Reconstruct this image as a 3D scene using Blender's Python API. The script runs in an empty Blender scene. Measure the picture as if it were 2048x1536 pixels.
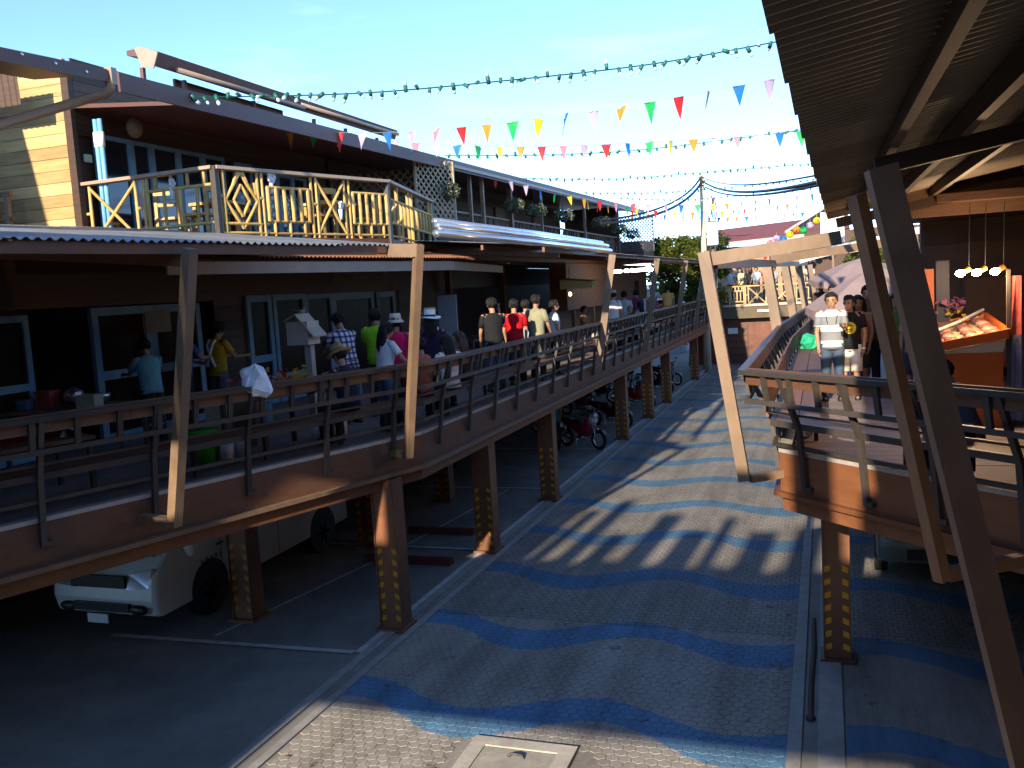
import bpy, bmesh, math, random
from mathutils import Vector, Matrix, Euler, noise
random.seed(7)
PI = math.pi
S = bpy.context.scene
COL = S.collection

# ------------------------------------------------------------------ camera, sky, sun, exposure
cam_data = bpy.data.cameras.new('camera')
cam = bpy.data.objects.new('camera', cam_data)
COL.objects.link(cam)
S.camera = cam
cam_data.sensor_fit = 'HORIZONTAL'
cam_data.sensor_width = 36.0
cam_data.lens = 36.0 * 1800 / 2048
cam_data.clip_start = 0.05
cam_data.clip_end = 3000
CAM_H = 4.5


def set_camera(f=1800.0, vp=(1650.0, 543.0), roll_deg=3.4):
    r = math.radians(roll_deg)
    dx, dy = vp[0] - 1024, -(vp[1] - 768)
    v = -dx * math.sin(r) + dy * math.cos(r)
    pitch = math.atan2(v, f)
    fwd = Vector((0, math.cos(pitch), -math.sin(pitch)))
    up0 = Vector((0, math.sin(pitch), math.cos(pitch)))
    r0 = Vector((1, 0, 0))
    R = r0 * math.cos(r) - up0 * math.sin(r)
    U = r0 * math.sin(r) + up0 * math.cos(r)
    d = R * dx + U * dy + fwd * f
    yaw = math.atan2(d.x, d.y)
    Z = Matrix.Rotation(yaw, 3, 'Z')
    R, U, F = Z @ R, Z @ U, Z @ fwd
    m = Matrix((R, U, -F)).transposed().to_4x4()
    m.translation = Vector((0, 0, CAM_H))
    cam.matrix_world = m


set_camera()

SUN_EL = math.radians(20.0)
SUN_H = Vector((-0.075, -1.0, 0)).normalized()          # horizontal direction towards the sun
SUN_DIR = Vector((SUN_H.x * math.cos(SUN_EL), SUN_H.y * math.cos(SUN_EL), math.sin(SUN_EL)))
world = bpy.data.worlds.new('World')
S.world = world
world.use_nodes = True
wn = world.node_tree
bg = wn.nodes['Background']
sky = wn.nodes.new('ShaderNodeTexSky')
sky.sky_type = 'NISHITA'
sky.sun_disc = False
sky.sun_elevation = SUN_EL
sky.sun_rotation = math.atan2(SUN_H.x, SUN_H.y)
sky.altitude = 6000
sky.air_density = 0.9
sky.dust_density = 0.0
sky.ozone_density = 2.0
tint = wn.nodes.new('ShaderNodeVectorMath'); tint.operation = 'MULTIPLY'      # cool white balance of the camera
tint.inputs[1].default_value = (0.92, 1.0, 1.02)
wn.links.new(sky.outputs[0], tint.inputs[0])
# faint streaks of high cloud
wtc = wn.nodes.new('ShaderNodeTexCoord'); wmp = wn.nodes.new('ShaderNodeMapping'); wmp.inputs['Scale'].default_value = (2.2, 3.5, 16)
wno = wn.nodes.new('ShaderNodeTexNoise'); wno.inputs['Scale'].default_value = 1.6; wno.inputs['Detail'].default_value = 7
wcr = wn.nodes.new('ShaderNodeValToRGB'); wcr.color_ramp.elements[0].position = 0.56; wcr.color_ramp.elements[1].position = 0.82
wcr.color_ramp.elements[1].color = (0.16, 0.16, 0.16, 1)
wmx = wn.nodes.new('ShaderNodeMix'); wmx.data_type = 'RGBA'; wmx.inputs[7].default_value = (5.0, 5.4, 5.8, 1)
wn.links.new(wtc.outputs['Generated'], wmp.inputs['Vector']); wn.links.new(wmp.outputs[0], wno.inputs['Vector']); wn.links.new(wno.outputs['Fac'], wcr.inputs[0])
wn.links.new(wcr.outputs[0], wmx.inputs[0]); wn.links.new(tint.outputs[0], wmx.inputs[6]); wn.links.new(wmx.outputs[2], bg.inputs[0])
bg.inputs[1].default_value = 0.15
sun_data = bpy.data.lights.new('sun', 'SUN')
sun_data.energy = 2.7
sun_data.angle = math.radians(0.7)
sun_data.color = (1.0, 0.86, 0.66)
sun = bpy.data.objects.new('sun', sun_data)
COL.objects.link(sun)
sun.rotation_euler = SUN_DIR.to_track_quat('Z', 'Y').to_euler()
S.view_settings.view_transform = 'Standard'
S.view_settings.look = 'None'
S.view_settings.gamma = 1.0
S.view_settings.use_curve_mapping = False
S.view_settings.exposure = 1.85
S.cycles.max_bounces = 6
S.cycles.diffuse_bounces = 3

# ------------------------------------------------------------------ materials
MATS = {}


def nt_new(name):
    m = bpy.data.materials.new(name)
    m.use_nodes = True
    nt = m.node_tree
    return m, nt, nt.nodes['Principled BSDF']


def mat(name, col, rough=0.7, var=0.25, scale=5.0, bump=0.15, metal=0.0, rnd=0.2, spec=0.4, stretch=(1, 1, 1), emit=None, alpha=None, dirt=0.0):
    if name in MATS:
        return MATS[name]
    m, nt, b = nt_new(name)
    N, L = nt.nodes, nt.links
    geo = N.new('ShaderNodeNewGeometry')
    mp = N.new('ShaderNodeMapping')
    mp.inputs['Scale'].default_value = stretch
    L.new(geo.outputs['Position'], mp.inputs['Vector'])
    no = N.new('ShaderNodeTexNoise')
    no.inputs['Scale'].default_value = scale
    no.inputs['Detail'].default_value = 5
    no.inputs['Roughness'].default_value = 0.65
    L.new(mp.outputs[0], no.inputs['Vector'])
    oi = N.new('ShaderNodeObjectInfo')
    # brightness factor = 1 + var*(noise-.5)*2 + rnd*(random-.5)*2
    m1 = N.new('ShaderNodeMath'); m1.operation = 'MULTIPLY_ADD'
    L.new(no.outputs['Fac'], m1.inputs[0]); m1.inputs[1].default_value = 2.6 * var; m1.inputs[2].default_value = 1 - 1.3 * var
    m2 = N.new('ShaderNodeMath'); m2.operation = 'MULTIPLY_ADD'
    L.new(oi.outputs['Random'], m2.inputs[0]); m2.inputs[1].default_value = 2 * rnd; m2.inputs[2].default_value = 1 - rnd
    m3 = N.new('ShaderNodeMath'); m3.operation = 'MULTIPLY'
    L.new(m1.outputs[0], m3.inputs[0]); L.new(m2.outputs[0], m3.inputs[1])
    mx = N.new('ShaderNodeVectorMath'); mx.operation = 'SCALE'
    mx.inputs[0].default_value = col
    L.new(m3.outputs[0], mx.inputs['Scale'])
    out = mx.outputs[0]
    if dirt:
        n2 = N.new('ShaderNodeTexNoise'); n2.inputs['Scale'].default_value = 0.9; n2.inputs['Detail'].default_value = 7
        L.new(geo.outputs['Position'], n2.inputs['Vector'])
        cr = N.new('ShaderNodeValToRGB'); cr.color_ramp.elements[0].position = 0.45; cr.color_ramp.elements[1].position = 0.75
        L.new(n2.outputs['Fac'], cr.inputs[0])
        mm = N.new('ShaderNodeMath'); mm.operation = 'MULTIPLY'; mm.inputs[1].default_value = dirt
        L.new(cr.outputs[0], mm.inputs[0])
        mix = N.new('ShaderNodeMix'); mix.data_type = 'RGBA'
        L.new(mm.outputs[0], mix.inputs[0]); L.new(out, mix.inputs[6]); mix.inputs[7].default_value = (0.06, 0.05, 0.04, 1)
        out = mix.outputs[2]
    L.new(out, b.inputs['Base Color'])
    b.inputs['Roughness'].default_value = rough
    b.inputs['Metallic'].default_value = metal
    b.inputs['Specular IOR Level'].default_value = spec
    if bump:
        bp = N.new('ShaderNodeBump'); bp.inputs['Strength'].default_value = bump; bp.inputs['Distance'].default_value = 0.02
        L.new(no.outputs['Fac'], bp.inputs['Height']); L.new(bp.outputs[0], b.inputs['Normal'])
    if emit:
        b.inputs['Emission Color'].default_value = (*emit[:3], 1); b.inputs['Emission Strength'].default_value = emit[3]
    MATS[name] = m
    return m


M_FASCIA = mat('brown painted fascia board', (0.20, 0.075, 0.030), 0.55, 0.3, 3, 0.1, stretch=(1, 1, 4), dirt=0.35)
M_COLUMN = mat('brown painted steel', (0.18, 0.07, 0.030), 0.5, 0.4, 6, 0.1, dirt=0.5)
M_RAIL = mat('dark grey brown steel', (0.055, 0.045, 0.038), 0.5, 0.25, 8, 0.08)
M_POST = mat('tan painted steel post', (0.20, 0.128, 0.078), 0.5, 0.35, 6, 0.12, dirt=0.5, stretch=(1, 1, 0.5))
M_BENCH = mat('brown bench boards', (0.15, 0.068, 0.036), 0.6, 0.35, 6, 0.2, stretch=(1, 0.3, 4))
M_DECK = mat('weathered grey deck boards', (0.23, 0.18, 0.17), 0.65, 0.3, 6, 0.2, rnd=0.12, dirt=0.3)
M_DECKEDGE = mat('pale deck edge', (0.42, 0.37, 0.32), 0.7, 0.3, 9, 0.2)
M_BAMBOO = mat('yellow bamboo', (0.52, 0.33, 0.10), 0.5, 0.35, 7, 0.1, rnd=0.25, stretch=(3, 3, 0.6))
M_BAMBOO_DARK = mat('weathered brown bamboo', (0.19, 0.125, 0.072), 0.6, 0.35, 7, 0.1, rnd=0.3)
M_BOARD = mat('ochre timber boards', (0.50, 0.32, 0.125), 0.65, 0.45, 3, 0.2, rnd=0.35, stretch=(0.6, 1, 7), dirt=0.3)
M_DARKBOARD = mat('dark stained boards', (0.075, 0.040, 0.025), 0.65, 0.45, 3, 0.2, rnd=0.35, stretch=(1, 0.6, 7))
M_ROOFBROWN = mat('brown roof metal', (0.115, 0.048, 0.036), 0.5, 0.25, 2, 0.04, rnd=0.1, dirt=0.3)
M_ROOFTRIM = mat('pale brown roof trim', (0.36, 0.27, 0.2), 0.5, 0.2, 3, 0.05)
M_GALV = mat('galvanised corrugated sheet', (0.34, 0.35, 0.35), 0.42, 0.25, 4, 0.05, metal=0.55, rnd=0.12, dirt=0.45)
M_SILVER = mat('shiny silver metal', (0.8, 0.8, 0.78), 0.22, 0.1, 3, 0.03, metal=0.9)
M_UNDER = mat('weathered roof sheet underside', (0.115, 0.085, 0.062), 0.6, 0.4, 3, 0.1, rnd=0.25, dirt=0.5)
M_DARKBEAM = mat('dark brown roof beam', (0.06, 0.038, 0.026), 0.6, 0.3, 4, 0.1)
M_POST_SHADED = mat('warmed shaded steel post', (0.26, 0.135, 0.072), 0.5, 0.35, 6, 0.12, dirt=0.4, stretch=(1, 1, 0.5))  # post colour warmed to offset bluish light on the shaded right posts
M_FASCIA_SHADE = mat('shade darkened fascia board', (0.125, 0.055, 0.030), 0.55, 0.35, 3, 0.12, stretch=(1, 1, 4), dirt=0.5)  # fascia brown darkened in colour for the shaded left side
M_AWN = mat('rust orange corrugated sheet', (0.30, 0.115, 0.048), 0.6, 0.35, 3, 0.1, rnd=0.15, dirt=0.35)
M_BLUEFRAME = mat('faded blue window frame', (0.15, 0.29, 0.40), 0.55, 0.25, 6, 0.1, rnd=0.1)
M_GLASS = mat('dark window glass', (0.012, 0.015, 0.02), 0.07, 0.2, 3, 0.0, spec=0.7)
M_LATTICE = mat('tan lattice strips', (0.42, 0.32, 0.2), 0.6, 0.25, 6, 0.1)
M_LATTICE_D = mat('dark lattice strips', (0.05, 0.05, 0.055), 0.6, 0.25, 6, 0.1)
M_YELLOW = mat('yellow hazard paint', (0.60, 0.28, 0.012), 0.55, 0.3, 12, 0.05)
M_WHITEPAINT = mat('worn white road paint', (0.60, 0.60, 0.58), 0.7, 0.5, 5, 0.05)
M_CONC = mat('grey concrete', (0.34, 0.33, 0.31), 0.8, 0.35, 5, 0.25, dirt=0.35)
M_CONC2 = mat('pale concrete cover', (0.46, 0.42, 0.35), 0.8, 0.35, 7, 0.3, dirt=0.3)
M_REDSTOP = mat('dark red parking stop', (0.13, 0.032, 0.022), 0.6, 0.3, 6, 0.1)
M_GLASS_D = mat('very dark shop glass', (0.022, 0.013, 0.008), 0.35, 0.9, 2.2, 0.0, spec=0.04)
M_BLACK = mat('black plastic', (0.012, 0.012, 0.013), 0.45, 0.3, 9, 0.05)
M_RUBBER = mat('black rubber', (0.014, 0.014, 0.014), 0.8, 0.3, 9, 0.1)
M_CHROME = mat('chrome', (0.7, 0.7, 0.7), 0.18, 0.1, 5, 0.0, metal=1.0)
M_VAN = mat('white van paint', (0.72, 0.72, 0.69), 0.28, 0.05, 2, 0.0, rnd=0, spec=0.5)
M_LAMPGLASS = mat('headlamp glass', (0.5, 0.52, 0.55), 0.08, 0.15, 9, 0.0, metal=0.4)
M_STALLORANGE = mat('orange stall panel', (0.55, 0.11, 0.012), 0.5, 0.15, 3, 0.04)
M_STALLWHITE = mat('cream stall panel', (0.55, 0.46, 0.30), 0.5, 0.15, 3, 0.04)
M_WHITE = mat('white plastic', (0.78, 0.78, 0.77), 0.45, 0.08, 4, 0.03)
M_STONE = mat('grey paver', (0.36, 0.33, 0.28), 0.8, 0.4, 5, 0.3)
M_POLE = mat('concrete utility pole', (0.45, 0.38, 0.29), 0.8, 0.25, 5, 0.15)
M_CABLE = mat('black cable', (0.015, 0.015, 0.016), 0.6, 0.2, 5, 0)
M_CORD = mat('thin grey cord', (0.25, 0.25, 0.25), 0.7, 0.2, 5, 0)
M_GREENWIRE = mat('dark green wire', (0.012, 0.06, 0.045), 0.5, 0.2, 9, 0)
M_GREENBULB = mat('green bulb holder', (0.015, 0.11, 0.075), 0.4, 0.2, 9, 0)
M_CLEARBULB = mat('clear bulb glass', (0.5, 0.6, 0.58), 0.1, 0.1, 9, 0, spec=0.8)
M_UMB = mat('mauve grey umbrella cloth', (0.25, 0.185, 0.18), 0.8, 0.15, 3, 0.1, rnd=0.05)
M_GREENBAG = mat('green plastic bag', (0.03, 0.42, 0.22), 0.35, 0.3, 12, 0.4)
M_REDROOF = mat('dull red roof sheet', (0.20, 0.062, 0.05), 0.6, 0.2, 2, 0.05)
M_BILL = mat('brown varnished panel', (0.13, 0.04, 0.02), 0.4, 0.6, 2.2, 0.1)
M_STEEL = mat('stainless steel', (0.55, 0.55, 0.55), 0.25, 0.1, 4, 0.03, metal=0.9)
M_CARD = mat('grey beige paper', (0.52, 0.47, 0.4), 0.8, 0.1, 5, 0.05)
M_SKIN = mat('tan skin', (0.36, 0.19, 0.115), 0.5, 0.1, 12, 0.05, rnd=0.18)
M_HAIR = mat('black hair', (0.010, 0.008, 0.007), 0.7, 0.5, 40, 0.8, stretch=(1, 1, 0.3), rnd=0.1)
M_HAIRBROWN = mat('brown hair', (0.06, 0.03, 0.016), 0.5, 0.5, 30, 0.5, stretch=(1, 1, 0.3), rnd=0.1)
M_EYE = mat('dark eye', (0.01, 0.008, 0.007), 0.2, 0.1, 9, 0)
M_LIP = mat('lips', (0.22, 0.07, 0.055), 0.5, 0.1, 9, 0)
M_JEANS = mat('blue denim', (0.045, 0.075, 0.125), 0.8, 0.35, 9, 0.2)
M_DARKPANTS = mat('dark trousers', (0.022, 0.022, 0.027), 0.8, 0.3, 9, 0.2)
M_SHOE = mat('dark shoes', (0.02, 0.018, 0.016), 0.6, 0.2, 9, 0.1)
M_PLASTICBAG = mat('thin plastic bag', (0.7, 0.7, 0.7), 0.3, 0.2, 9, 0.4)
M_TRUNK = mat('tree bark', (0.09, 0.065, 0.045), 0.9, 0.4, 12, 0.4)


def leaf_mat(name, col):
    if name in MATS:
        return MATS[name]
    m = mat(name, col, 0.5, 0.6, 1.7, 0, rnd=0.1)
    nt = m.node_tree
    b = nt.nodes['Principled BSDF']
    tr = nt.nodes.new('ShaderNodeBsdfTranslucent')
    tr.inputs[0].default_value = (col[0] * 1.3, col[1] * 1.5, col[2], 1)
    mx = nt.nodes.new('ShaderNodeMixShader'); mx.inputs[0].default_value = 0.3
    nt.links.new(b.outputs[0], mx.inputs[1]); nt.links.new(tr.outputs[0], mx.inputs[2])
    nt.links.new(mx.outputs[0], nt.nodes['Material Output'].inputs[0])
    return m


M_LEAF = leaf_mat('tree leaves', (0.105, 0.125, 0.022))
M_LEAF2 = leaf_mat('basket plant leaves', (0.085, 0.125, 0.05))
M_FLOWER = leaf_mat('pale flowers', (0.42, 0.36, 0.3))


def cloth(name, col, rough=0.85):
    return mat(name, col, rough, 0.3, 9, 0.8, rnd=0.04, spec=0.2)


def pennant_mat(name, col):
    m, nt, b = nt_new(name)
    b.inputs['Base Color'].default_value = (*col, 1)
    b.inputs['Roughness'].default_value = 0.55
    tr = nt.nodes.new('ShaderNodeBsdfTranslucent'); tr.inputs[0].default_value = (*col, 1)
    mx = nt.nodes.new('ShaderNodeMixShader'); mx.inputs[0].default_value = 0.35
    nt.links.new(b.outputs[0], mx.inputs[1]); nt.links.new(tr.outputs[0], mx.inputs[2])
    nt.links.new(mx.outputs[0], nt.nodes['Material Output'].inputs[0])
    return m


PEN = dict(r=pennant_mat('red pennant plastic', (0.75, 0.035, 0.035)), o=pennant_mat('orange pennant plastic', (0.85, 0.30, 0.03)),
           y=pennant_mat('yellow pennant plastic', (0.88, 0.66, 0.02)), g=pennant_mat('green pennant plastic', (0.02, 0.48, 0.10)),
           b=pennant_mat('blue pennant plastic', (0.02, 0.20, 0.55)), w=pennant_mat('white pennant plastic', (0.60, 0.46, 0.60)),
           p=pennant_mat('pink pennant plastic', (0.85, 0.30, 0.36)))


def road_material():
    m, nt, b = nt_new('painted paver road')
    N, L = nt.nodes, nt.links
    geo = N.new('ShaderNodeNewGeometry')
    sp = N.new('ShaderNodeSeparateXYZ'); L.new(geo.outputs['Position'], sp.inputs[0])

    def M(op, a, b_=None, c=None):
        n = N.new('ShaderNodeMath'); n.operation = op
        for i, v in enumerate((a, b_, c)):
            if v is None:
                continue
            if isinstance(v, (int, float)):
                n.inputs[i].default_value = v
            else:
                L.new(v, n.inputs[i])
        return n.outputs[0]
    X, Y = sp.outputs[0], sp.outputs[1]
    n0 = N.new('ShaderNodeTexNoise'); n0.inputs['Scale'].default_value = 9; n0.inputs['Detail'].default_value = 3
    L.new(geo.outputs['Position'], n0.inputs['Vector'])
    jit = M('MULTIPLY_ADD', n0.outputs['Fac'], 0.14, -0.07)
    c = M('COSINE', M('MULTIPLY_ADD', X, 2 * PI / 2.85, 2 * PI * 2.35 / 2.85))
    yy = M('SUBTRACT', M('ADD', Y, jit), M('MULTIPLY_ADD', c, 0.29, 8.62))
    # stripe thins towards the crest to the trough: phase shift between top and bottom edges
    c2 = M('COSINE', M('MULTIPLY_ADD', X, 2 * PI / 2.85, 2 * PI * 3.4 / 2.85))
    half = M('MULTIPLY_ADD', c2, 0.05, 0.285)
    md = M('MODULO', M('ADD', yy, 2.28 * 10 + 1.14), 2.28)
    d = M('ABSOLUTE', M('SUBTRACT', md, 1.14))
    mask = M('LESS_THAN', d, half)
    mask = M('MULTIPLY', mask, M('GREATER_THAN', X, -5.42))
    mask = M('MULTIPLY', mask, M('LESS_THAN', X, 2.6))
    mask = M('MULTIPLY', mask, M('GREATER_THAN', Y, 6.9))
    mask = M('MULTIPLY', mask, M('LESS_THAN', Y, 48))
    wear = N.new('ShaderNodeTexNoise'); wear.inputs['Scale'].default_value = 3.2; wear.inputs['Detail'].default_value = 8; wear.inputs['Roughness'].default_value = 0.75
    L.new(geo.outputs['Position'], wear.inputs['Vector'])
    mask = M('MULTIPLY', mask, M('MINIMUM', M('MULTIPLY_ADD', wear.outputs['Fac'], 2.2, -0.05), 0.9))
    big = N.new('ShaderNodeTexNoise'); big.inputs['Scale'].default_value = 0.55; big.inputs['Detail'].default_value = 6
    L.new(geo.outputs['Position'], big.inputs['Vector'])
    fine = N.new('ShaderNodeTexNoise'); fine.inputs['Scale'].default_value = 26; fine.inputs['Detail'].default_value = 4
    L.new(geo.outputs['Position'], fine.inputs['Vector'])
    oi = N.new('ShaderNodeObjectInfo')
    br = M('ADD', M('MULTIPLY_ADD', big.outputs['Fac'], 0.7, 0.62), M('MULTIPLY_ADD', fine.outputs['Fac'], 0.5, -0.25))
    br = M('MULTIPLY', br, M('MULTIPLY_ADD', oi.outputs['Random'], 0.22, 0.89))
    base = N.new('ShaderNodeMix'); base.data_type = 'RGBA'
    base.inputs[6].default_value = (0.315, 0.292, 0.258, 1); base.inputs[7].default_value = (0.085, 0.215, 0.37, 1)
    L.new(mask, base.inputs[0])
    sc = N.new('ShaderNodeVectorMath'); sc.operation = 'SCALE'
    L.new(base.outputs[2], sc.inputs[0]); L.new(br, sc.inputs['Scale'])
    trk = N.new('ShaderNodeTexNoise'); trk.inputs['Scale'].default_value = 1.0; trk.inputs['Detail'].default_value = 6; trk.inputs['Roughness'].default_value = 0.7
    tmp = N.new('ShaderNodeMapping'); tmp.inputs['Scale'].default_value = (1.6, 0.22, 1)
    L.new(geo.outputs['Position'], tmp.inputs['Vector']); L.new(tmp.outputs[0], trk.inputs['Vector'])
    tr_ = N.new('ShaderNodeValToRGB'); tr_.color_ramp.elements[0].position = 0.36; tr_.color_ramp.elements[0].color = (0.66, 0.63, 0.6, 1); tr_.color_ramp.elements[1].position = 0.58; tr_.color_ramp.elements[1].color = (1.08, 1.07, 1.05, 1)
    L.new(trk.outputs['Fac'], tr_.inputs[0])
    spk = N.new('ShaderNodeTexNoise'); spk.inputs['Scale'].default_value = 4.5; spk.inputs['Detail'].default_value = 2
    L.new(geo.outputs['Position'], spk.inputs['Vector'])
    sr_ = N.new('ShaderNodeValToRGB'); sr_.color_ramp.elements[0].position = 0.24; sr_.color_ramp.elements[0].color = (0.5, 0.48, 0.46, 1); sr_.color_ramp.elements[1].position = 0.34; sr_.color_ramp.elements[1].color = (1, 1, 1, 1)
    L.new(spk.outputs['Fac'], sr_.inputs[0])
    gm = N.new('ShaderNodeVectorMath'); gm.operation = 'MULTIPLY'; L.new(tr_.outputs[0], gm.inputs[0]); L.new(sr_.outputs[0], gm.inputs[1])
    gm2 = N.new('ShaderNodeVectorMath'); gm2.operation = 'MULTIPLY'; L.new(sc.outputs[0], gm2.inputs[0]); L.new(gm.outputs[0], gm2.inputs[1])
    sc = gm2
    # joints of the pavers further away (where single stones can no longer be told apart)
    bk = N.new('ShaderNodeTexBrick'); bk.inputs['Scale'].default_value = 1.0
    bk.inputs['Brick Width'].default_value = 0.13; bk.inputs['Row Height'].default_value = 0.11; bk.inputs['Mortar Size'].default_value = 0.008
    bk.inputs['Color1'].default_value = (1, 1, 1, 1); bk.inputs['Color2'].default_value = (0.86, 0.86, 0.86, 1); bk.inputs['Mortar'].default_value = (0.5, 0.5, 0.5, 1)
    L.new(geo.outputs['Position'], bk.inputs['Vector'])
    farm = M('GREATER_THAN', Y, 11.3)
    mj = N.new('ShaderNodeMix'); mj.data_type = 'RGBA'; mj.blend_type = 'MULTIPLY'
    L.new(farm, mj.inputs[0]); L.new(sc.outputs[0], mj.inputs[6]); L.new(bk.outputs['Color'], mj.inputs[7])
    L.new(mj.outputs[2], b.inputs['Base Color'])
    b.inputs['Roughness'].default_value = 0.72
    b.inputs['Specular IOR Level'].default_value = 0.3
    bp = N.new('ShaderNodeBump'); bp.inputs['Strength'].default_value = 0.25; bp.inputs['Distance'].default_value = 0.01
    L.new(fine.outputs['Fac'], bp.inputs['Height']); L.new(bp.outputs[0], b.inputs['Normal'])
    return m


M_ROAD = road_material()

# ------------------------------------------------------------------ mesh helpers


def V(*a):
    return Vector(a)


class MB:
    def __init__(s):
        s.v, s.f, s.m = [], [], []

    def add(s, vs, fs, mi=0):
        o = len(s.v)
        s.v += [Vector(p) for p in vs]
        s.f += [tuple(i + o for i in f) for f in fs]
        s.m += [mi] * len(fs)
        return s

    def box(s, c, d, rz=0, mi=0):
        hx, hy, hz = d[0] / 2, d[1] / 2, d[2] / 2
        R = Matrix.Rotation(rz, 3, 'Z')
        vs = [R @ V(x, y, z) + V(*c) for x in (-hx, hx) for y in (-hy, hy) for z in (-hz, hz)]
        return s.add(vs, [(0, 1, 3, 2), (4, 6, 7, 5), (0, 4, 5, 1), (2, 3, 7, 6), (0, 2, 6, 4), (1, 5, 7, 3)], mi)

    def beam(s, a, b, w, h, up=(0, 0, 1), mi=0):
        a, b = V(*a), V(*b)
        x = (b - a).normalized(); u = V(*up)
        y = u.cross(x)
        if y.length < 1e-4:
            y = V(0, 1, 0).cross(x)
        y.normalize(); z = x.cross(y)
        vs = [p + y * sy * w / 2 + z * sz * h / 2 for p in (a, b) for sy in (-1, 1) for sz in (-1, 1)]
        return s.add(vs, [(0, 1, 3, 2), (4, 6, 7, 5), (0, 4, 5, 1), (2, 3, 7, 6), (0, 2, 6, 4), (1, 5, 7, 3)], mi)

    def loft(s, rings, cap=True, mi=0, closed=True):
        n = len(rings[0]); o = len(s.v)
        for r in rings:
            s.v += [Vector(p) for p in r]
        k = n if closed else n - 1
        for i in range(len(rings) - 1):
            for j in range(k):
                a, b = o + i * n + j, o + i * n + (j + 1) % n
                s.f.append((a, b, b + n, a + n)); s.m.append(mi)
        if cap and closed:
            s.f.append(tuple(o + j for j in reversed(range(n)))); s.m.append(mi)
            e = o + (len(rings) - 1) * n
            s.f.append(tuple(e + j for j in range(n))); s.m.append(mi)
        return s

    def tube(s, pts, r, n=8, cap=True, mi=0):
        pts = [V(*p) for p in pts]
        rs = r if isinstance(r, (list, tuple)) else [r] * len(pts)
        rings = []
        t0 = (pts[1] - pts[0]).normalized()
        ref = V(0, 0, 1) if abs(t0.z) < 0.9 else V(1, 0, 0)
        nrm = t0.cross(ref).normalized()
        for i, p in enumerate(pts):
            t = (pts[min(i + 1, len(pts) - 1)] - pts[max(i - 1, 0)]).normalized()
            nrm = (nrm - t * nrm.dot(t))
            if nrm.length < 1e-5:
                nrm = t.orthogonal()
            nrm.normalize(); bi = t.cross(nrm)
            rings.append([p + (nrm * math.cos(2 * PI * j / n) + bi * math.sin(2 * PI * j / n)) * rs[i] for j in range(n)])
        return s.loft(rings, cap, mi)

    def ell(s, c, r, R=None, nu=14, nv=9, mi=0):
        c = V(*c); rings = []
        for i in range(nv + 1):
            ph = PI * (0.02 + 0.96 * i / nv)
            ring = []
            for j in range(nu):
                th = 2 * PI * j / nu
                p = V(r[0] * math.sin(ph) * math.cos(th), r[1] * math.sin(ph) * math.sin(th), -r[2] * math.cos(ph))
                if R is not None:
                    p = R @ p
                ring.append(c + p)
            rings.append(ring)
        return s.loft(rings, True, mi)

    def capsule(s, a, b, ra, rb, n=10, mi=0):
        a, b = V(*a), V(*b)
        t = (b - a); ln = t.length; t.normalize()
        pts, rs = [], []
        for k in range(4):
            an = PI / 2 * (1 - k / 3.0)
            pts.append(a - t * ra * math.sin(an)); rs.append(max(ra * math.cos(an), ra * 0.05))
        for k in range(4):
            an = PI / 2 * k / 3.0
            pts.append(b + t * rb * math.sin(an)); rs.append(max(rb * math.cos(an), rb * 0.05))
        return s.tube(pts, rs, n, True, mi)

    def prism(s, base, off, mi=0):
        off = V(*off); base = [V(*p) for p in base]
        return s.loft([base, [p + off for p in base]], True, mi)

    def mesh(s, name, mats, smooth=False):
        me = bpy.data.meshes.new(name)
        me.from_pydata([tuple(p) for p in s.v], [], s.f)
        for m_ in (mats if isinstance(mats, (list, tuple)) else [mats]):
            me.materials.append(m_)
        me.polygons.foreach_set('material_index', s.m)
        if smooth:
            me.polygons.foreach_set('use_smooth', [True] * len(s.f))
        bm = bmesh.new(); bm.from_mesh(me)
        bmesh.ops.recalc_face_normals(bm, faces=bm.faces)
        bm.to_mesh(me); bm.free()
        me.update()
        return me

    def build(s, name, mats, parent=None, smooth=False, local=False):
        if parent is not None and not local:
            inv = ORIGIN[parent.name].inverted()
            s.v = [inv @ p for p in s.v]
        o = bpy.data.objects.new(name, s.mesh(name, mats, smooth))
        COL.objects.link(o)
        if parent is not None:
            o.parent = parent
            ORIGIN[o.name] = ORIGIN[parent.name] if not local else ORIGIN[parent.name]
        else:
            ORIGIN[o.name] = Matrix.Identity(4)
        return o


ORIGIN = {}


def thing(name, label, cat, loc=(0, 0, 0), rz=0.0, group=None):
    o = bpy.data.objects.new(name, None)
    o.empty_display_size = 0.2
    COL.objects.link(o)
    o.location = loc; o.rotation_euler = (0, 0, rz)
    o['label'] = label; o['category'] = cat
    if group:
        o['group'] = group
    ORIGIN[o.name] = Matrix.Translation(V(*loc)) @ Matrix.Rotation(rz, 4, 'Z')
    return o


def tag(o, label, cat, group=None):
    o['label'] = label; o['category'] = cat
    if group:
        o['group'] = group
    return o


def struct(o):
    o['kind'] = 'structure'
    return o


UNIT = {}


def unit_mesh(kind, m):
    k = (kind, m.name)
    if k not in UNIT:
        mb = MB()
        if kind == 'box':
            mb.box((0, 0, 0), (1, 1, 1)); me = mb.mesh('piece', m)
        elif kind == 'cyl':
            mb.tube([(-0.5, 0, 0), (-0.17, 0, 0), (-0.16, 0, 0), (0.16, 0, 0), (0.17, 0, 0), (0.5, 0, 0)], [0.48, 0.48, 0.52, 0.52, 0.48, 0.48], 8); me = mb.mesh('piece', m, True)
        UNIT[k] = me
    return UNIT[k]


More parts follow.
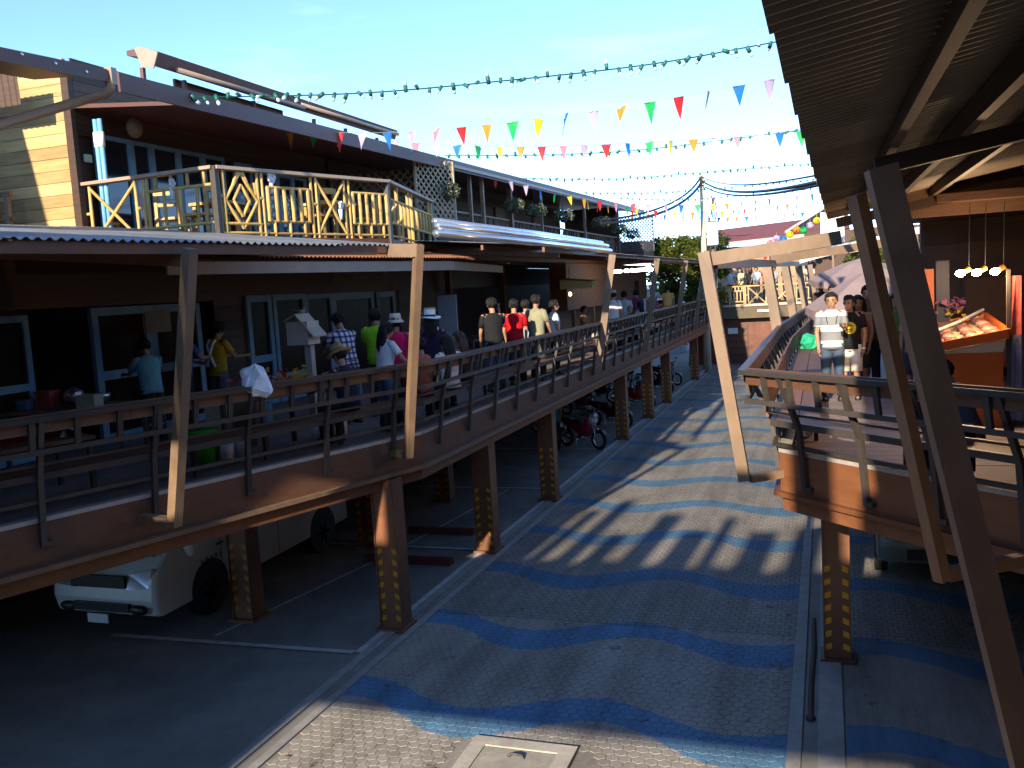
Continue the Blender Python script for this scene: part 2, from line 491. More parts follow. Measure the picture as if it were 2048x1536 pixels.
def bar(name, a, b, w, h, m, parent, up=(0, 0, 1), kind='box'):
    """one straight piece between two world points, as an object of its own sharing a unit mesh"""
    a, b = V(*a), V(*b)
    x = b - a; ln = x.length; x.normalize(); u = V(*up)
    y = u.cross(x)
    if y.length < 1e-4:
        y = V(0, 1, 0).cross(x)
    y.normalize(); z = x.cross(y)
    mw = Matrix((x * ln, y * w, z * h)).transposed().to_4x4(); mw.translation = (a + b) / 2
    o = bpy.data.objects.new(name, unit_mesh(kind, m))
    COL.objects.link(o)
    if parent is not None:
        o.parent = parent
        o.matrix_basis = ORIGIN[parent.name].inverted() @ mw
    else:
        o.matrix_basis = mw
    return o


def inst(name, me, mw, parent):
    o = bpy.data.objects.new(name, me); COL.objects.link(o)
    if parent is not None:
        o.parent = parent
        o.matrix_basis = ORIGIN[parent.name].inverted() @ mw
    else:
        o.matrix_basis = mw
    return o


def lerp(a, b, t):
    return V(*a) + (V(*b) - V(*a)) * t


# ================================================================== GROUND AND ROAD
mb = MB()
mb.add([(-260, -80, -0.012), (260, -80, -0.012), (260, 600, -0.012), (-260, 600, -0.012)], [(0, 1, 2, 3)])
struct(mb.build('ground', mat('parking ground concrete', (0.21, 0.20, 0.18), 0.8, 0.3, 2.5, 0.2, dirt=0.4)))
mb = MB()
mb.add([(-5.34, 11.3, 0.0), (-0.42, 11.3, 0.0), (-0.42, 49, 0.0), (-5.34, 49, 0.0)], [(0, 1, 2, 3)])
mb.add([(-5.34, 3.5, -0.008), (-0.42, 3.5, -0.008), (-0.42, 11.3, -0.008), (-5.34, 11.3, -0.008)], [(0, 1, 2, 3)])
mb.add([(0.10, 3.5, -0.006), (3.0, 3.5, -0.006), (3.0, 49, -0.006), (0.10, 49, -0.006)], [(0, 1, 2, 3)])
road = struct(mb.build('road', M_ROAD))
# hexagonal pavers of the near road, each a raised stone
PW, PH = 0.125, 0.108


def hexa(x, y, z, s=1.0):
    a, h = PW / 2 * 0.955 * s, PH * 0.625 * s
    t = 0.010
    ring = [(x - a, y - h * 0.5), (x, y - h), (x + a, y - h * 0.5), (x + a, y + h * 0.5), (x, y + h), (x - a, y + h * 0.5)]
    lo = [V(p[0], p[1], -0.009) for p in ring]
    hi = [V(x + (p[0] - x) * 0.93, y + (p[1] - y) * 0.93, z) for p in ring]
    return lo, hi


mb = MB(); hex_me = None
cnt = 0; row = 0; y = 6.75
singles = []
while y < 11.3:
    x = -5.27 + (PW / 2 if row % 2 else 0)
    while x < -0.46:
        in_cover = (-3.62 < x < -2.2 and y < 8.05)
        if not in_cover:
            z = -0.002 + random.uniform(-0.0012, 0.0016)
            if y < 8.6 and x > -5.0 and len(singles) < 300:
                singles.append((x, y, z))
            else:
                lo, hi = hexa(x, y, z)
                mb.loft([lo, hi], False); o = len(mb.v) - 6
                mb.f.append(tuple(o + j for j in range(6))); mb.m.append(0)
        x += PW
    y += PH * 0.955; row += 1
o = mb.build('paver_bed', M_ROAD, road); o['kind'] = 'stuff'
mb = MB(); lo, hi = hexa(0, 0, 0.0)
mb.loft([lo, hi], True)
hex_me = mb.mesh('paver', M_ROAD)
for (x, y, z) in singles:
    inst('paver', hex_me, Matrix.Translation((x, y, z)) @ Matrix.Rotation(random.uniform(-0.03, 0.03), 4, 'Z'), road)

# edge strips and drain channels
mb = MB()
for (xa, xb, z) in ((-5.70, -5.58, 0.012), (-5.44, -5.34, 0.012)):
    mb.box(((xa + xb) / 2, 26, z - 0.05), (xb - xa, 47, 0.1))
mb.box((-5.51, 26, -0.045), (0.14, 47, 0.06))
struct(mb.build('drain_channel', M_CONC))
mb = MB()
for (xa, xb, z) in ((-0.44, -0.31, 0.014), (-0.16, 0.08, 0.014)):
    mb.box(((xa + xb) / 2, 27, z - 0.05), (xb - xa, 46, 0.1))
mb.box((-0.235, 27, -0.05), (0.15, 46, 0.06))
struct(mb.build('drain_channel', M_CONC))
mb = MB()
mb.tube([(-0.235, 9.2, -0.01), (-0.24, 10.0, -0.01), (-0.22, 11.0, -0.005), (-0.235, 12.0, -0.02)], 0.03, 8)
mb.ell((-0.235, 9.18, 0.0), (0.05, 0.07, 0.035))
tag(mb.build('drain_pipe', mat('rusty brown pipe', (0.07, 0.04, 0.03), 0.7)), 'dark rusty drain pipe lying in the gutter at the right road edge', 'pipe')
# inspection cover
t = thing('inspection_cover', 'pale concrete inspection cover with raised frame in the pavers at the front', 'manhole cover', (-2.92, 7.35, 0))
mb = MB()
for a, b in (((-3.45, 7.97), (-2.38, 7.97)), ((-3.45, 6.75), (-2.38, 6.75))):
    mb.beam((a[0], a[1], 0.006), (b[0], b[1], 0.006), 0.16, 0.05)
for xx in (-3.45, -2.38):
    mb.beam((xx + (0.08 if xx < -3 else -0.08), 6.83, 0.006), (xx + (0.08 if xx < -3 else -0.08), 7.89, 0.006), 0.16, 0.05)
mb.build('cover_frame', M_CONC2, t)
mb = MB(); mb.box((-2.915, 7.35, 0.0), (0.74, 1.04, 0.045)); mb.build('cover_slab', M_CONC2, t)
mb = MB(); mb.tube([(-2.99, 7.72, 0.02), (-2.97, 7.735, 0.05), (-2.91, 7.74, 0.055), (-2.85, 7.735, 0.05), (-2.83, 7.72, 0.02)], 0.012, 6)
mb.build('lifting_handle', M_BLACK, t)

# painted lines of the parking bays (thin sheets above the ground)
mb = MB()


def line(a, b, w=0.10, z=0.004):
    a, b = V(*a, z), V(*b, z); d = (b - a).normalized(); n = V(-d.y, d.x, 0) * w / 2
    mb.add([a - n, b - n, b + n, a + n], [(0, 1, 2, 3)])


line((-5.76, 9.78), (-5.76, 46), 0.09, 0.004)
line((-9.6, 9.66), (-5.82, 9.78), 0.10)
for yb in (14.33, 19.06, 23.9, 28.5, 33.2):
    line((-11, yb), (-5.82, yb), 0.09)
line((-8.05, 9.9), (-7.3, 14.2), 0.06); line((-7.3, 14.45), (-6.9, 18.9), 0.06)
struct(mb.build('parking_line', M_WHITEPAINT))
for (x0, x1, yy) in ((-7.64, -6.0, 13.46), (-7.65, -6.3, 15.28)):
    mb = MB(); mb.loft([[V(x, yy - 0.09, -0.01), V(x, yy + 0.09, -0.01), V(x, yy + 0.06, 0.10), V(x, yy - 0.06, 0.10)] for x in (x0, x1)])
    tag(mb.build('wheel_stop', M_REDSTOP), 'dark red wheel stop on the ground %s the second hazard striped column' % ('in front of' if yy < 14 else 'just behind'), 'wheel stop', 'parking wheel stops')

# ================================================================== STEEL COLUMNS UNDER THE WALKWAYS
ZD = 2.6


def column(x, y, h, label, w=0.30, marks=True):
    t = thing('steel_column', label, 'column', (x, y, 0), 0, 'brown columns carrying the walkways')
    mb = MB()
    mb.box((x, y, h / 2), (w, w * 0.86, h))
    mb.build('shaft', M_COLUMN, t)
    mb = MB()
    for sx in (-1, 1):
        mb.box((x + sx * (w / 2 + 0.008), y, h / 2), (0.016, w * 1.02, h))
    mb.build('flange', M_COLUMN, t)
    mb = MB(); mb.box((x, y, 0.012), (w + 0.12, w + 0.12, 0.05)); mb.build('base_plate', M_COLUMN, t)
    if marks:
        mb = MB(); f = y - w * 0.43 - 0.003; sd = w / 2 + 0.019
        for k in range(7):
            z = 0.12 + k * 0.155
            for s in (-1, 1):
                cx = x + s * w * 0.36
                a = 0.034; up_ = 0.028
                zl, zr = (z, z + up_) if s < 0 else (z + up_, z)
                mb.prism([(cx - a, f, zl), (cx + a, f, zr), (cx + a, f, zr + 0.068), (cx - a, f, zl + 0.068)], (0, 0.004, 0))
        mb.build('hazard_marks', M_YELLOW, t)
    return t


for i, (yy, nm) in enumerate(((10.7, 'nearest the camera on the left road edge'), (14.32, 'second from the front on the left road edge'),
                              (18.1, 'third from the front on the left road edge, before the red motorcycle'), (25.5, 'just beyond the red motorcycle on the left road edge'),
                              (29.6, 'between the parked motorcycles, fifth along the left road edge'), (33.3, 'sixth along the left road edge by the black motorcycle'),
                              (41.0, 'far along the left road edge, last but one'), (45.5, 'farthest on the left road edge by the brown panels'))):
    column(-5.66, yy, 2.08, 'brown column with yellow hazard marks, ' + nm)
for i, (yy, nm) in enumerate(((10.63, 'beside the white van front wheel'), (14.32, 'beside the rear of the white van'), (17.85, 'in the dark row behind the third roadside column'))):
    column(-8.0, yy, 2.08, 'dark brown column with hazard marks in the back row, ' + nm)
column(0.045, 10.78, 2.05, 'sunlit brown column with yellow hazard marks under the right walkway corner', 0.27)

# ================================================================== WALKWAYS


def offset_poly(poly, p, side):
    """offset a 2D polyline to its outward side (side=+1: right of travel direction) with mitres"""
    out = []
    n = len(poly)
    nr = []
    for i in range(n - 1):
        d = (V(*poly[i + 1]) - V(*poly[i])).normalized()
        nr.append(V(d.y, -d.x) * side)
    for i in range(n):
        if i == 0:
            m_ = nr[0]; k = 1
        elif i == n - 1:
            m_ = nr[-1]; k = 1
        else:
            m_ = (nr[i - 1] + nr[i]).normalized(); k = 1 / max(0.3, m_.dot(nr[i]))
        out.append(V(*poly[i]) + m_ * p * k)
    return out


LEFT = [V(-11.1, -5.0), V(-5.38, 11.3), V(-5.38, 46.0)]       # outward = right of travel
RIGHT = [V(4.6, 4.8), V(-0.5, 9.9), V(-0.5, 18.0), V(0.0, 31.0), V(0.4, 46.0)]  # outward = left of travel


def ribbon(name, poly, side, p0, p1, z0, z1, m, parent, segs=None):
    """straight board pieces along an edge, one object per segment piece of limited length"""
    a = offset_poly(poly, p0, side); b = offset_poly(poly, p1, side)
    for i in range(len(poly) - 1):
        ln = (poly[i + 1] - poly[i]).length
        k = 1 if segs is None else max(1, round(ln / segs))
        for j in range(k):
            t0, t1 = j / k, (j + 1) / k
            g = 0.003 / ln if k > 1 else 0
            q = [a[i].lerp(a[i + 1], t0 + g), a[i].lerp(a[i + 1], t1 - g), b[i].lerp(b[i + 1], t1 - g), b[i].lerp(b[i + 1], t0 + g)]
            mb = MB()
            mb.prism([V(v.x, v.y, z0) for v in q], (0, 0, z1 - z0))
            mb.build(name, m, parent)


def along(poly, side, p, step, start=0.3):
    """points every step along an offset edge, with the outward normal"""
    a = offset_poly(poly, p, side); res = []
    for i in range(len(poly) - 1):
        d = poly[i + 1] - poly[i]; ln = d.length; d.normalize()
        n = V(d.y, -d.x) * side
        k = max(1, int(round(ln / step)))
        for j in range(k):
            t = (j + 0.5) / k if i or start else j / k
            res.append((a[i].lerp(a[i + 1], t), n, i))
    return res


def walkway(poly, side, inner, label, plank_lines, zD=ZD):
    t = thing('raised_walkway', label, 'walkway', (poly[0].x, poly[0].y, 0))
    ribbon('fascia_board', poly, side, -0.06, 0.0, zD - 0.45, zD - 0.03, M_FASCIA if side < 0 else M_FASCIA_SHADE, t, 6)
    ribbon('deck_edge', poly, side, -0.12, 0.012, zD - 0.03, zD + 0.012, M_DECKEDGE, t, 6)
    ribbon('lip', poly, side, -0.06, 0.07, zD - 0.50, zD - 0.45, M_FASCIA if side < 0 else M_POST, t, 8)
    ribbon('edge_beam', poly, side, -0.55, -0.02, zD - 0.66, zD - 0.50, M_COLUMN, t, 8)
    return t


wl = walkway(LEFT, 1, None, 'long raised market walkway with brown fascia on the left of the road', None)
mb = MB()
e = offset_poly(LEFT, -0.10, 1)
mb.prism([V(e[0].x, e[0].y, ZD - 0.12), V(e[1].x, e[1].y, ZD - 0.12), V(e[2].x, e[2].y, ZD - 0.12), V(-14.5, 46, ZD - 0.12), V(-14.5, -5, ZD - 0.12)], (0, 0, 0.119))
mb.build('deck', M_DECK, wl)
mb = MB()
for yy in range(2, 46, 2):
    mb.beam((-14, yy + 0.5, ZD - 0.24), (min(-6.4, -5.9 - 0.351 * (11.3 - yy - 0.5)), yy + 0.5, ZD - 0.24), 0.12, 0.24)
mb.build('floor_joist', M_COLUMN, wl)

wr = walkway(RIGHT, -1, None, 'raised walkway with sunlit brown fascia turning a corner on the right of the road', None, 2.64)
e = offset_poly(RIGHT, -0.12, -1)
ZR = 2.52
# deck boards of the right walkway, each its own plank across the walk
yy = 9.7; k = 0
edge = e


def edge_x(yq):
    for i in range(1, len(edge) - 1):
        a, b = edge[i], edge[i + 1]
        if a.y <= yq <= b.y:
            return a.x + (b.x - a.x) * (yq - a.y) / (b.y - a.y)
    return edge[-1].x


while yy < 46:
    w = 0.24 if yy < 22 else 0.6
    x0 = max(edge_x(yy), edge_x(yy + w)) if yy > 9.95 else -0.2
    bar('plank', (x0, yy + w / 2, ZR - 0.03), (6.5, yy + w / 2, ZR - 0.03), w - 0.008, 0.06, M_DECK, wr)
    yy += w
x = 0.0
k = 0
while k < 24:
    o_ = 0.12 + 0.24 * k
    # boards parallel to the near edge of the corner deck
    a = V(-0.42 + 0.08, 9.68) + V(0.7071, 0.7071) * 0
    k += 1
mb = MB()
mb.prism([V(edge[0].x, edge[0].y, ZR - 0.05), V(6.5, 4.8, ZR - 0.05), V(6.5, 9.69, ZR - 0.05), V(-0.16, 9.69, ZR - 0.05)], (0, 0, 0.048))
mb.build('corner_deck', M_DECK, wr)
mb = MB(); mb.prism([V(0.0, 10.2, ZR - 0.3), V(6.5, 5.8, ZR - 0.3), V(6.5, 46, ZR - 0.3), V(0.6, 46, ZR - 0.3)], (0, 0, 0.2))
mb.build('floor_joist', M_COLUMN, wr)


def bench_rail(poly, side, label, zd, lean, step_b=0.42, step_k=1.15):
    t = thing('bench_railing', label, 'railing', (poly[1].x, poly[1].y, zd))
    pr = lean
    ribbon('top_rail', poly, side, pr - 0.035, pr + 0.035, zd + 0.95, zd + 1.0, M_RAIL, t, 6)
    ribbon('back_board', poly, side, pr - 0.075, pr - 0.04, zd + 0.84, zd + 1.015, M_BENCH, t, 4)
    ribbon('mid_rail', poly, side, pr - 0.07, pr - 0.02, zd + 0.64, zd + 0.69, M_RAIL, t, 6)
    ribbon('seat_board', poly, side, -0.42, -0.20, zd + 0.40, zd + 0.44, M_BENCH, t, 4)
    ribbon('seat_board', poly, side, -0.19, 0.03, zd + 0.40, zd + 0.44, M_BENCH, t, 4)
    ribbon('seat_rail', poly, side, 0.035, 0.085, zd + 0.38, zd + 0.445, M_RAIL, t, 6)
    ribbon('thin_rail', poly, side, 0.09, 0.115, zd + 0.52, zd + 0.545, M_RAIL, t, 6)
    ribbon('lower_rail', poly, side, 0.03, 0.07, zd + 0.16, zd + 0.20, M_RAIL, t, 6)
    if side < 0:
        ribbon('back_board', poly[1:], side, 0.10, 0.13, zd + 0.47, zd + 0.78, M_BENCH, t, 4)
    for (p, n, i) in along(poly, side, 0, step_b):
        a = V(p.x + n.x * (pr - 0.045), p.y + n.y * (pr - 0.045), zd + 0.685); b = V(p.x + n.x * pr, p.y + n.y * pr, zd + 0.955)
        bar('baluster', a, b, 0.055, 0.035, M_RAIL, t, up=(n.x, n.y, 0))
    for (p, n, i) in along(poly, side, 0, step_k):
        f = V(p.x + n.x * 0.03, p.y + n.y * 0.03, zd - 0.24)
        s_ = V(p.x + n.x * 0.10, p.y + n.y * 0.10, zd + 0.40)
        r_ = V(p.x + n.x * (pr + 0.0), p.y + n.y * (pr + 0.0), zd + 0.97)
        mb = MB()
        mb.beam(f, s_, 0.055, 0.05, up=(n.x, n.y, 0)); mb.beam(s_, r_, 0.05, 0.05, up=(n.x, n.y, 0))
        d = V(-n.y, n.x, 0) * 0.09
        mb.beam(f - d * 0.3, f + d, 0.05, 0.045)
        mb.build('bracket', M_RAIL, t)
    for (p, n, i) in along(poly, side, -0.36, 2.3):
        bar('bench_leg', (p.x, p.y, zd + 0.01), (p.x, p.y, zd + 0.40), 0.05, 0.05, M_RAIL, t)
    return t


bench_rail(LEFT, 1, 'dark bench railing with slatted back along the edge of the left walkway', ZD, 0.26)
bench_rail(RIGHT, -1, 'sunlit bench railing with slatted back wrapping the right walkway corner', ZR, 0.36, 0.36, 0.8)

# ================================================================== CANOPIES


def corr_mesh(name, w, ln, m, waves, amp=0.012, under=None):
    """corrugated sheet: ridges along +y (0..ln), width along x (0..w)"""
    mb = MB(); n = waves * 6
    top = [[V(w * i / n, y, amp * math.sin(2 * PI * waves * i / n)) for i in range(n + 1)] for y in (0, ln)]
    mb.loft(top, False, 0, closed=False)
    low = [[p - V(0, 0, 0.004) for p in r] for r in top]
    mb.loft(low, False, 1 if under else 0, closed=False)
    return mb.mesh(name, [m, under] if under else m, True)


def sheet_frame(origin, xdir, ydir):
    x = V(*xdir).normalized(); y = V(*ydir); y = (y - x * y.dot(x)).normalized(); z = x.cross(y)
    mw = Matrix((x, y, z)).transposed().to_4x4(); mw.translation = V(*origin)
    return mw


# left canopy: sheets run from the outer (low) edge back to the building
cl = thing('canopy_roof', 'grey corrugated walkway canopy with wavy edge on slanted posts, left side', 'canopy', (-6, 10, 5.1))
e0 = [V(-8.0, -5.3), V(-5.05, 10.35), V(-4.75, 44.5)]
sheet = corr_mesh('roof_sheet', 0.80, 3.6, M_GALV, 8, 0.014, M_UNDER)


def sheet_row(parent, a, b, z0, z1, slope, inward, me, w):
    d = (b - a); ln = d.length; d.normalize(); k = int(ln / w)
    for i in range(k + 1):
        p = a + d * (i * w)
        z = z0 + (z1 - z0) * i / max(1, k)
        zz = z + random.uniform(-0.006, 0.006)
        nn = V(inward[0], inward[1], slope)
        mw = sheet_frame((p.x, p.y, zz), (d.x, d.y, 0) if True else 0, nn)
        if mw.col[2].z < 0:
            mw = mw @ Matrix.Diagonal((1, 1, -1, 1))
        inst('roof_sheet', me, mw, parent)


sheet_long = corr_mesh('roof_sheet', 0.80, 5.2, M_GALV, 8, 0.014, M_UNDER)
sheet_row(cl, e0[0], e0[1] + V(-0.05, -0.3), 5.10, 5.14, 0.125, (-0.985, 0.17), sheet_long, 0.78)
sheet_row(cl, V(-4.98, 21.2), V(-4.76, 44.3), 5.26, 5.26, 0.10, (-1, 0), sheet, 0.78)
sheet_row(cl, V(-5.04, 17.0), V(-4.98, 20.6), 5.34, 5.30, 0.10, (-1, 0), sheet, 0.78)
# purlins and rafters
for off in (0.12, 1.4, 2.8):
    bar('purlin', (e0[0].x - off, e0[0].y, 5.03 + 0.125 * off), (e0[1].x - off, e0[1].y - 0.4, 5.06 + 0.125 * off), 0.05, 0.10, M_COLUMN, cl)
    bar('purlin', (-5.06 - off, 17.0, 5.24 + 0.1 * off), (-4.85 - off, 44.4, 5.17 + 0.1 * off), 0.05, 0.10, M_COLUMN, cl)
for yy in (3.2, 7.1):
    bar('rafter', (-7.83 + 0.225 * yy + 0.65, yy, 4.95), (-10, yy + 0.2, 5.38), 0.07, 0.12, M_COLUMN, cl)
for yy in (18.0, 22.3, 26.4, 30.5, 35.0, 40.0):
    bar('rafter', (-5.15, yy, 5.15), (-9, yy, 5.55), 0.07, 0.10, M_COLUMN, cl)


def post(foot, top, brk, label, w=0.12, d=0.15, head=None, group='slanted canopy posts', pm=None):
    M_POST = pm or globals()['M_POST']
    t = thing('canopy_post', label, 'post', foot, 0, group)
    foot, top = V(*foot), V(*top)
    n = V(top.x - foot.x, top.y - foot.y, 0)
    n = n.normalized() if n.length > 1e-3 else V(1, 0, 0)
    mb = MB(); mb.beam(foot - V(0, 0, 0.03), top, w, d, up=n); mb.build('post', M_POST, t)
    mb = MB(); mb.beam(foot - n * d * 0.45, brk, w, 0.09); mb.build('foot_bracket', M_POST, t)
    if head:
        mb = MB(); mb.beam(top - V(0, 0, 0.07), head, 0.09, 0.16); mb.build('head_beam', M_POST, t)
    return t


post((-6.17, 7.15, 2.40), (-5.55, 7.0, 5.06), (-7.0, 7.45, 2.36), 'brown slanted canopy post left of the yellow shirted stall keeper, sunlit at its foot', 0.10, 0.115)
post((-5.25, 10.6, 2.42), (-4.68, 10.15, 5.12), (-5.75, 10.85, 2.40), 'sunlit tan slanted canopy post in front of the pink shirted shopper', 0.095, 0.11, head=(-5.12, 10.2, 5.08))
for (yy, nm) in ((21.2, 'the first beyond the khaki shirted man'), (27.3, 'the second beyond the khaki shirted man'), (33.3, 'the third beyond the khaki shirted man'),
                 (38.6, 'the fourth, beside the tan shirt'), (43.6, 'last one beside the leafy tree')):
    post((-5.25, yy, 2.45), (-4.78, yy + 0.1, 5.2), (-5.7, yy, 2.42), 'tan slanted post on the left walkway edge, ' + nm, 0.13, 0.16)
# silver gutters lying along the canopy edge
g = thing('gutter_stack', 'shiny silver metal gutters lying along the edge of the left canopy', 'gutter', (-4.9, 16, 5.3))
for k, (dx, dz, r) in enumerate(((0.02, -0.02, 0.055), (-0.02, 0.09, 0.05), (-0.12, 0.16, 0.05))):
    mb = MB(); mb.tube([(-4.72 + dx, 10.75 + 0.15 * k, 5.30 + dz), (-4.66 + dx, 15.5, 5.30 + dz), (-4.62 + dx, 20.3 - 0.1 * k, 5.27 + dz)], r, 10)
    mb.build('gutter', M_SILVER, g, True)

# ---- right canopy roof over the photographer's side
cr_ = thing('canopy_roof', 'dark underside of the corrugated roof hanging over the right walkway', 'canopy', (0, 8, 5.3))
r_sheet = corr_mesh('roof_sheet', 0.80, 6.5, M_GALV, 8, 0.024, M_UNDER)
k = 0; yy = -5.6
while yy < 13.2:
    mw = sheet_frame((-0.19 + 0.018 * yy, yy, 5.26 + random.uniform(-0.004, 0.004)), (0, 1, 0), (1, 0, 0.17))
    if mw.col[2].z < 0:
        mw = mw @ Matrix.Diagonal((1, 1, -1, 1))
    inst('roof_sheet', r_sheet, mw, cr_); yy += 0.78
for (xo, hh) in ((0.42, 0.09), (0.80, 0.12), (1.30, 0.10), (2.3, 0.10), (3.6, 0.10)):
    zt = 5.24 + 0.17 * xo
    bar('purlin', (xo, -5.4, zt - hh / 2 - 0.02), (xo - 0.03, 12.6, zt - hh / 2 - 0.02), 0.05, hh, M_DARKBEAM, cr_)
bar('rafter', (0.30, 6.0, 5.11), (6.0, 6.0, 6.02), 0.08, 0.10, M_DARKBEAM, cr_)
bar('rafter', (0.15, 12.3, 5.10), (6.0, 12.3, 6.0), 0.08, 0.12, M_DARKBEAM, cr_)
post((0.74, 6.85, 2.30), (0.20, 6.3, 4.98), (1.65, 7.55, 2.30), 'tan slanted post behind the big foreground post on the right', 0.085, 0.09, pm=M_POST_SHADED)
post((0.86, 4.35, 2.02), (0.235, 4.25, 4.93), (2.2, 5.8, 2.02), 'big brown slanted post closest to the camera at the right', 0.11, 0.12, pm=M_POST_SHADED)
post((-0.86, 9.72, 2.36), (-1.2, 9.72, 4.78), (-0.42, 9.95, 2.38), 'sunlit tan slanted post at the right walkway corner with a long beam on top', 0.11, 0.12)
mb = MB(); mb.beam((-1.17, 9.82, 4.70), (0.16, 10.0, 4.84), 0.08, 0.14)
tag(mb.build('roof_beam', M_POST), 'sunlit tan beam running from the corner post to the dark right roof', 'beam')
for (fx, tx, yy, nm) in ((-0.76, -1.06, 18.2, 'first one behind the corner post'), (-0.62, -0.93, 23.5, 'second one behind the corner post'), (-0.42, -0.75, 28.5, 'third one behind the corner post'), (-0.25, -0.5, 32.5, 'by the parasols, last of the row')):
    post((fx, yy, 2.36), (tx, yy, 4.76), (fx + 0.4, yy, 2.36), 'tan slanted post along the far right railing, ' + nm, 0.16, 0.2)
mb = MB(); mb.beam((-1.0, 18.3, 4.78), (3.5, 19.5, 5.2), 0.12, 0.16); mb.beam((-1.12, 9.9, 4.66), (-0.6, 33, 4.80), 0.08, 0.12)
tag(mb.build('roof_beam', M_POST), 'tan beam linking the tops of the slanted posts along the far right railing', 'beam')
mb = MB()
mb.loft([[V(-0.5 + 3.4 * t, 20.2 - 0.05 * math.sin(6 * t), 4.79 + 0.55 * t + 0.02 * math.sin(14 * t)), V(-0.5 + 3.4 * t, 20.9, 4.93 + 0.55 * t), V(-0.5 + 3.4 * t, 20.9, 4.92 + 0.55 * t), V(-0.5 + 3.4 * t, 20.15, 4.70 + 0.55 * t + 0.03 * math.sin(11 * t))] for t in [i / 16 for i in range(17)]])
tag(mb.build('rolled_awning', cloth('white awning cloth', (0.8, 0.8, 0.79))), 'rolled white awning glowing in the sun below the right tan beam', 'awning')


# ================================================================== UNSEEN FOOTBRIDGE BEHIND THE CAMERA (plank screen added to shade the near road)
bt = thing('footbridge', 'unseen timber footbridge under the photographer, with a plank screen added to shade the road', 'bridge', (-2, 0.0, 3.0))
mb = MB(); mb.box((-2.4, 0.02, 3.30), (9.0, 1.04, 0.10)); mb.build('deck', M_DECK, bt)
mb = MB(); mb.box((-2.4, 0.57, 3.14), (9.0, 0.05, 0.24)); mb.build('fascia_board', M_FASCIA, bt)
mb = MB(); mb.box((-2.4, 0.57, 3.58), (9.0, 0.05, 0.62)); mb.build('front_rail', M_BENCH, bt)
for xx in (-6.6, 2.0):
    bar('bridge_post', (xx, -0.2, 0), (xx, -0.2, 3.0), 0.22, 0.22, M_COLUMN, bt)
rnd = random.Random(3)
xx = -8.0
while xx < 0.0:
    w = rnd.choice((0.16, 0.2, 0.24))
    bar('plank', (xx + w / 2, -0.52, 3.24), (xx + w / 2, -0.52, 5.27 + rnd.uniform(-0.06, 0.06)), w + 0.02, 0.03, M_BENCH, bt, up=(0, 1, 0)); xx += w  # unseen screen planks, added to shade the near road
xx = -8.0
while xx < -6.15:
    bar('plank', (xx + 0.11, -0.52, 5.98), (xx + 0.11, -0.52, 8.1), 0.21, 0.03, M_BENCH, bt, up=(0, 1, 0)); xx += 0.22  # added high panel, shades the upper near left canopy post
bar('plank', (-6.22, -0.54, 5.2), (-6.22, -0.54, 6.0), 0.55, 0.03, M_BENCH, bt, up=(0, 1, 0))  # added plank, keeps sun off the nearest left column
xx = -5.9
while xx < -0.15:
    w = rnd.uniform(0.22, 0.48)
    bar('shade_slat', (xx + w / 2, -0.56, 5.0), (xx + w / 2 + rnd.uniform(-0.1, 0.1), -0.56, 6.15 + rnd.uniform(-0.4, 0.8)), w, 0.03, M_BENCH, bt, up=(0, 1, 0))  # added slats, cast the shadow streaks along the road
    xx += w + rnd.uniform(0.14, 0.34)

xx = -0.02
while xx < 6.0:
    bar('plank', (xx + 0.15, -0.52, 2.98), (xx + 0.15, -0.52, 7.0 + 0.17 * xx), 0.30, 0.03, M_BENCH, bt, up=(0, 1, 0)); xx += 0.29  # added planks, keep sun off the near right posts
# unseen buildings added around the photographer to hold back sky and sun
hb = thing('occluder_building', 'unseen dark market hall added behind the right walkway roof to cut sky light', 'building', (8, 15, 0))
mb = MB(); mb.box((8.2, 12, 3.8), (3.0, 60, 7.6)); mb.build('wall', M_DARKBOARD, hb)
hb2 = thing('occluder_building', 'unseen low block added behind the photographer on the left to stop sunlight', 'building', (-11, -4, 0))
mb = MB(); mb.box((-10.35, -5.2, 1.75), (8.1, 9.6, 3.5)); mb.build('wall', M_DARKBOARD, hb2)  # added block, keeps low sun off the ground at the left
hb3 = thing('occluder_building', 'unseen low market building added far behind the photographer to cut sky light', 'building', (-2, -20, 0))
mb = MB(); mb.box((-2.0, -20, 3.4), (40, 6, 6.8)); mb.build('wall', M_DARKBOARD, hb3)

# ================================================================== LEFT TWO-STOREY SHOP HOUSES
XW = -11.2         # upper front wall
b1 = thing('shop_house', 'near two storey timber shop house with sunlit ochre end boards and blue windows', 'building', (XW, 14, 0))
# core volumes (dark boards)
mb = MB(); mb.box((-14.3, 15.4, 6.9), (6.1, 7.6, 2.9)); mb.build('upper_wall', M_DARKBOARD, b1)
mb = MB(); mb.box((-12.7, 10.2, 3.9), (3.4, 20.0, 2.6)); mb.build('lower_wall', M_DARKBOARD, b1)
# end wall boards facing the sun
z = 5.3; k = 0
while z < 8.5:
    h = 0.19
    xl = -12.4 - 0.02 * k
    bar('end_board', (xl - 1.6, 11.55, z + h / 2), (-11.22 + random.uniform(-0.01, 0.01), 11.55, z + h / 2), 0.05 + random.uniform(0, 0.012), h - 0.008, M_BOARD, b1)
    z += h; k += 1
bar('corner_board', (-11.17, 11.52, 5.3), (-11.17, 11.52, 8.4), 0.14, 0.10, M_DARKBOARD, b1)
# front wall horizontal boards above the windows and beside them
for k in range(7):
    z = 7.45 + k * 0.17
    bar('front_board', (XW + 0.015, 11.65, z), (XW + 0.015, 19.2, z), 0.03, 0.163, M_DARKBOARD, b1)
for k in range(11):
    z = 5.65 + k * 0.165
    bar('front_board', (XW + 0.015, 18.3, z), (XW + 0.015, 19.2, z), 0.03, 0.158, M_DARKBOARD, b1)
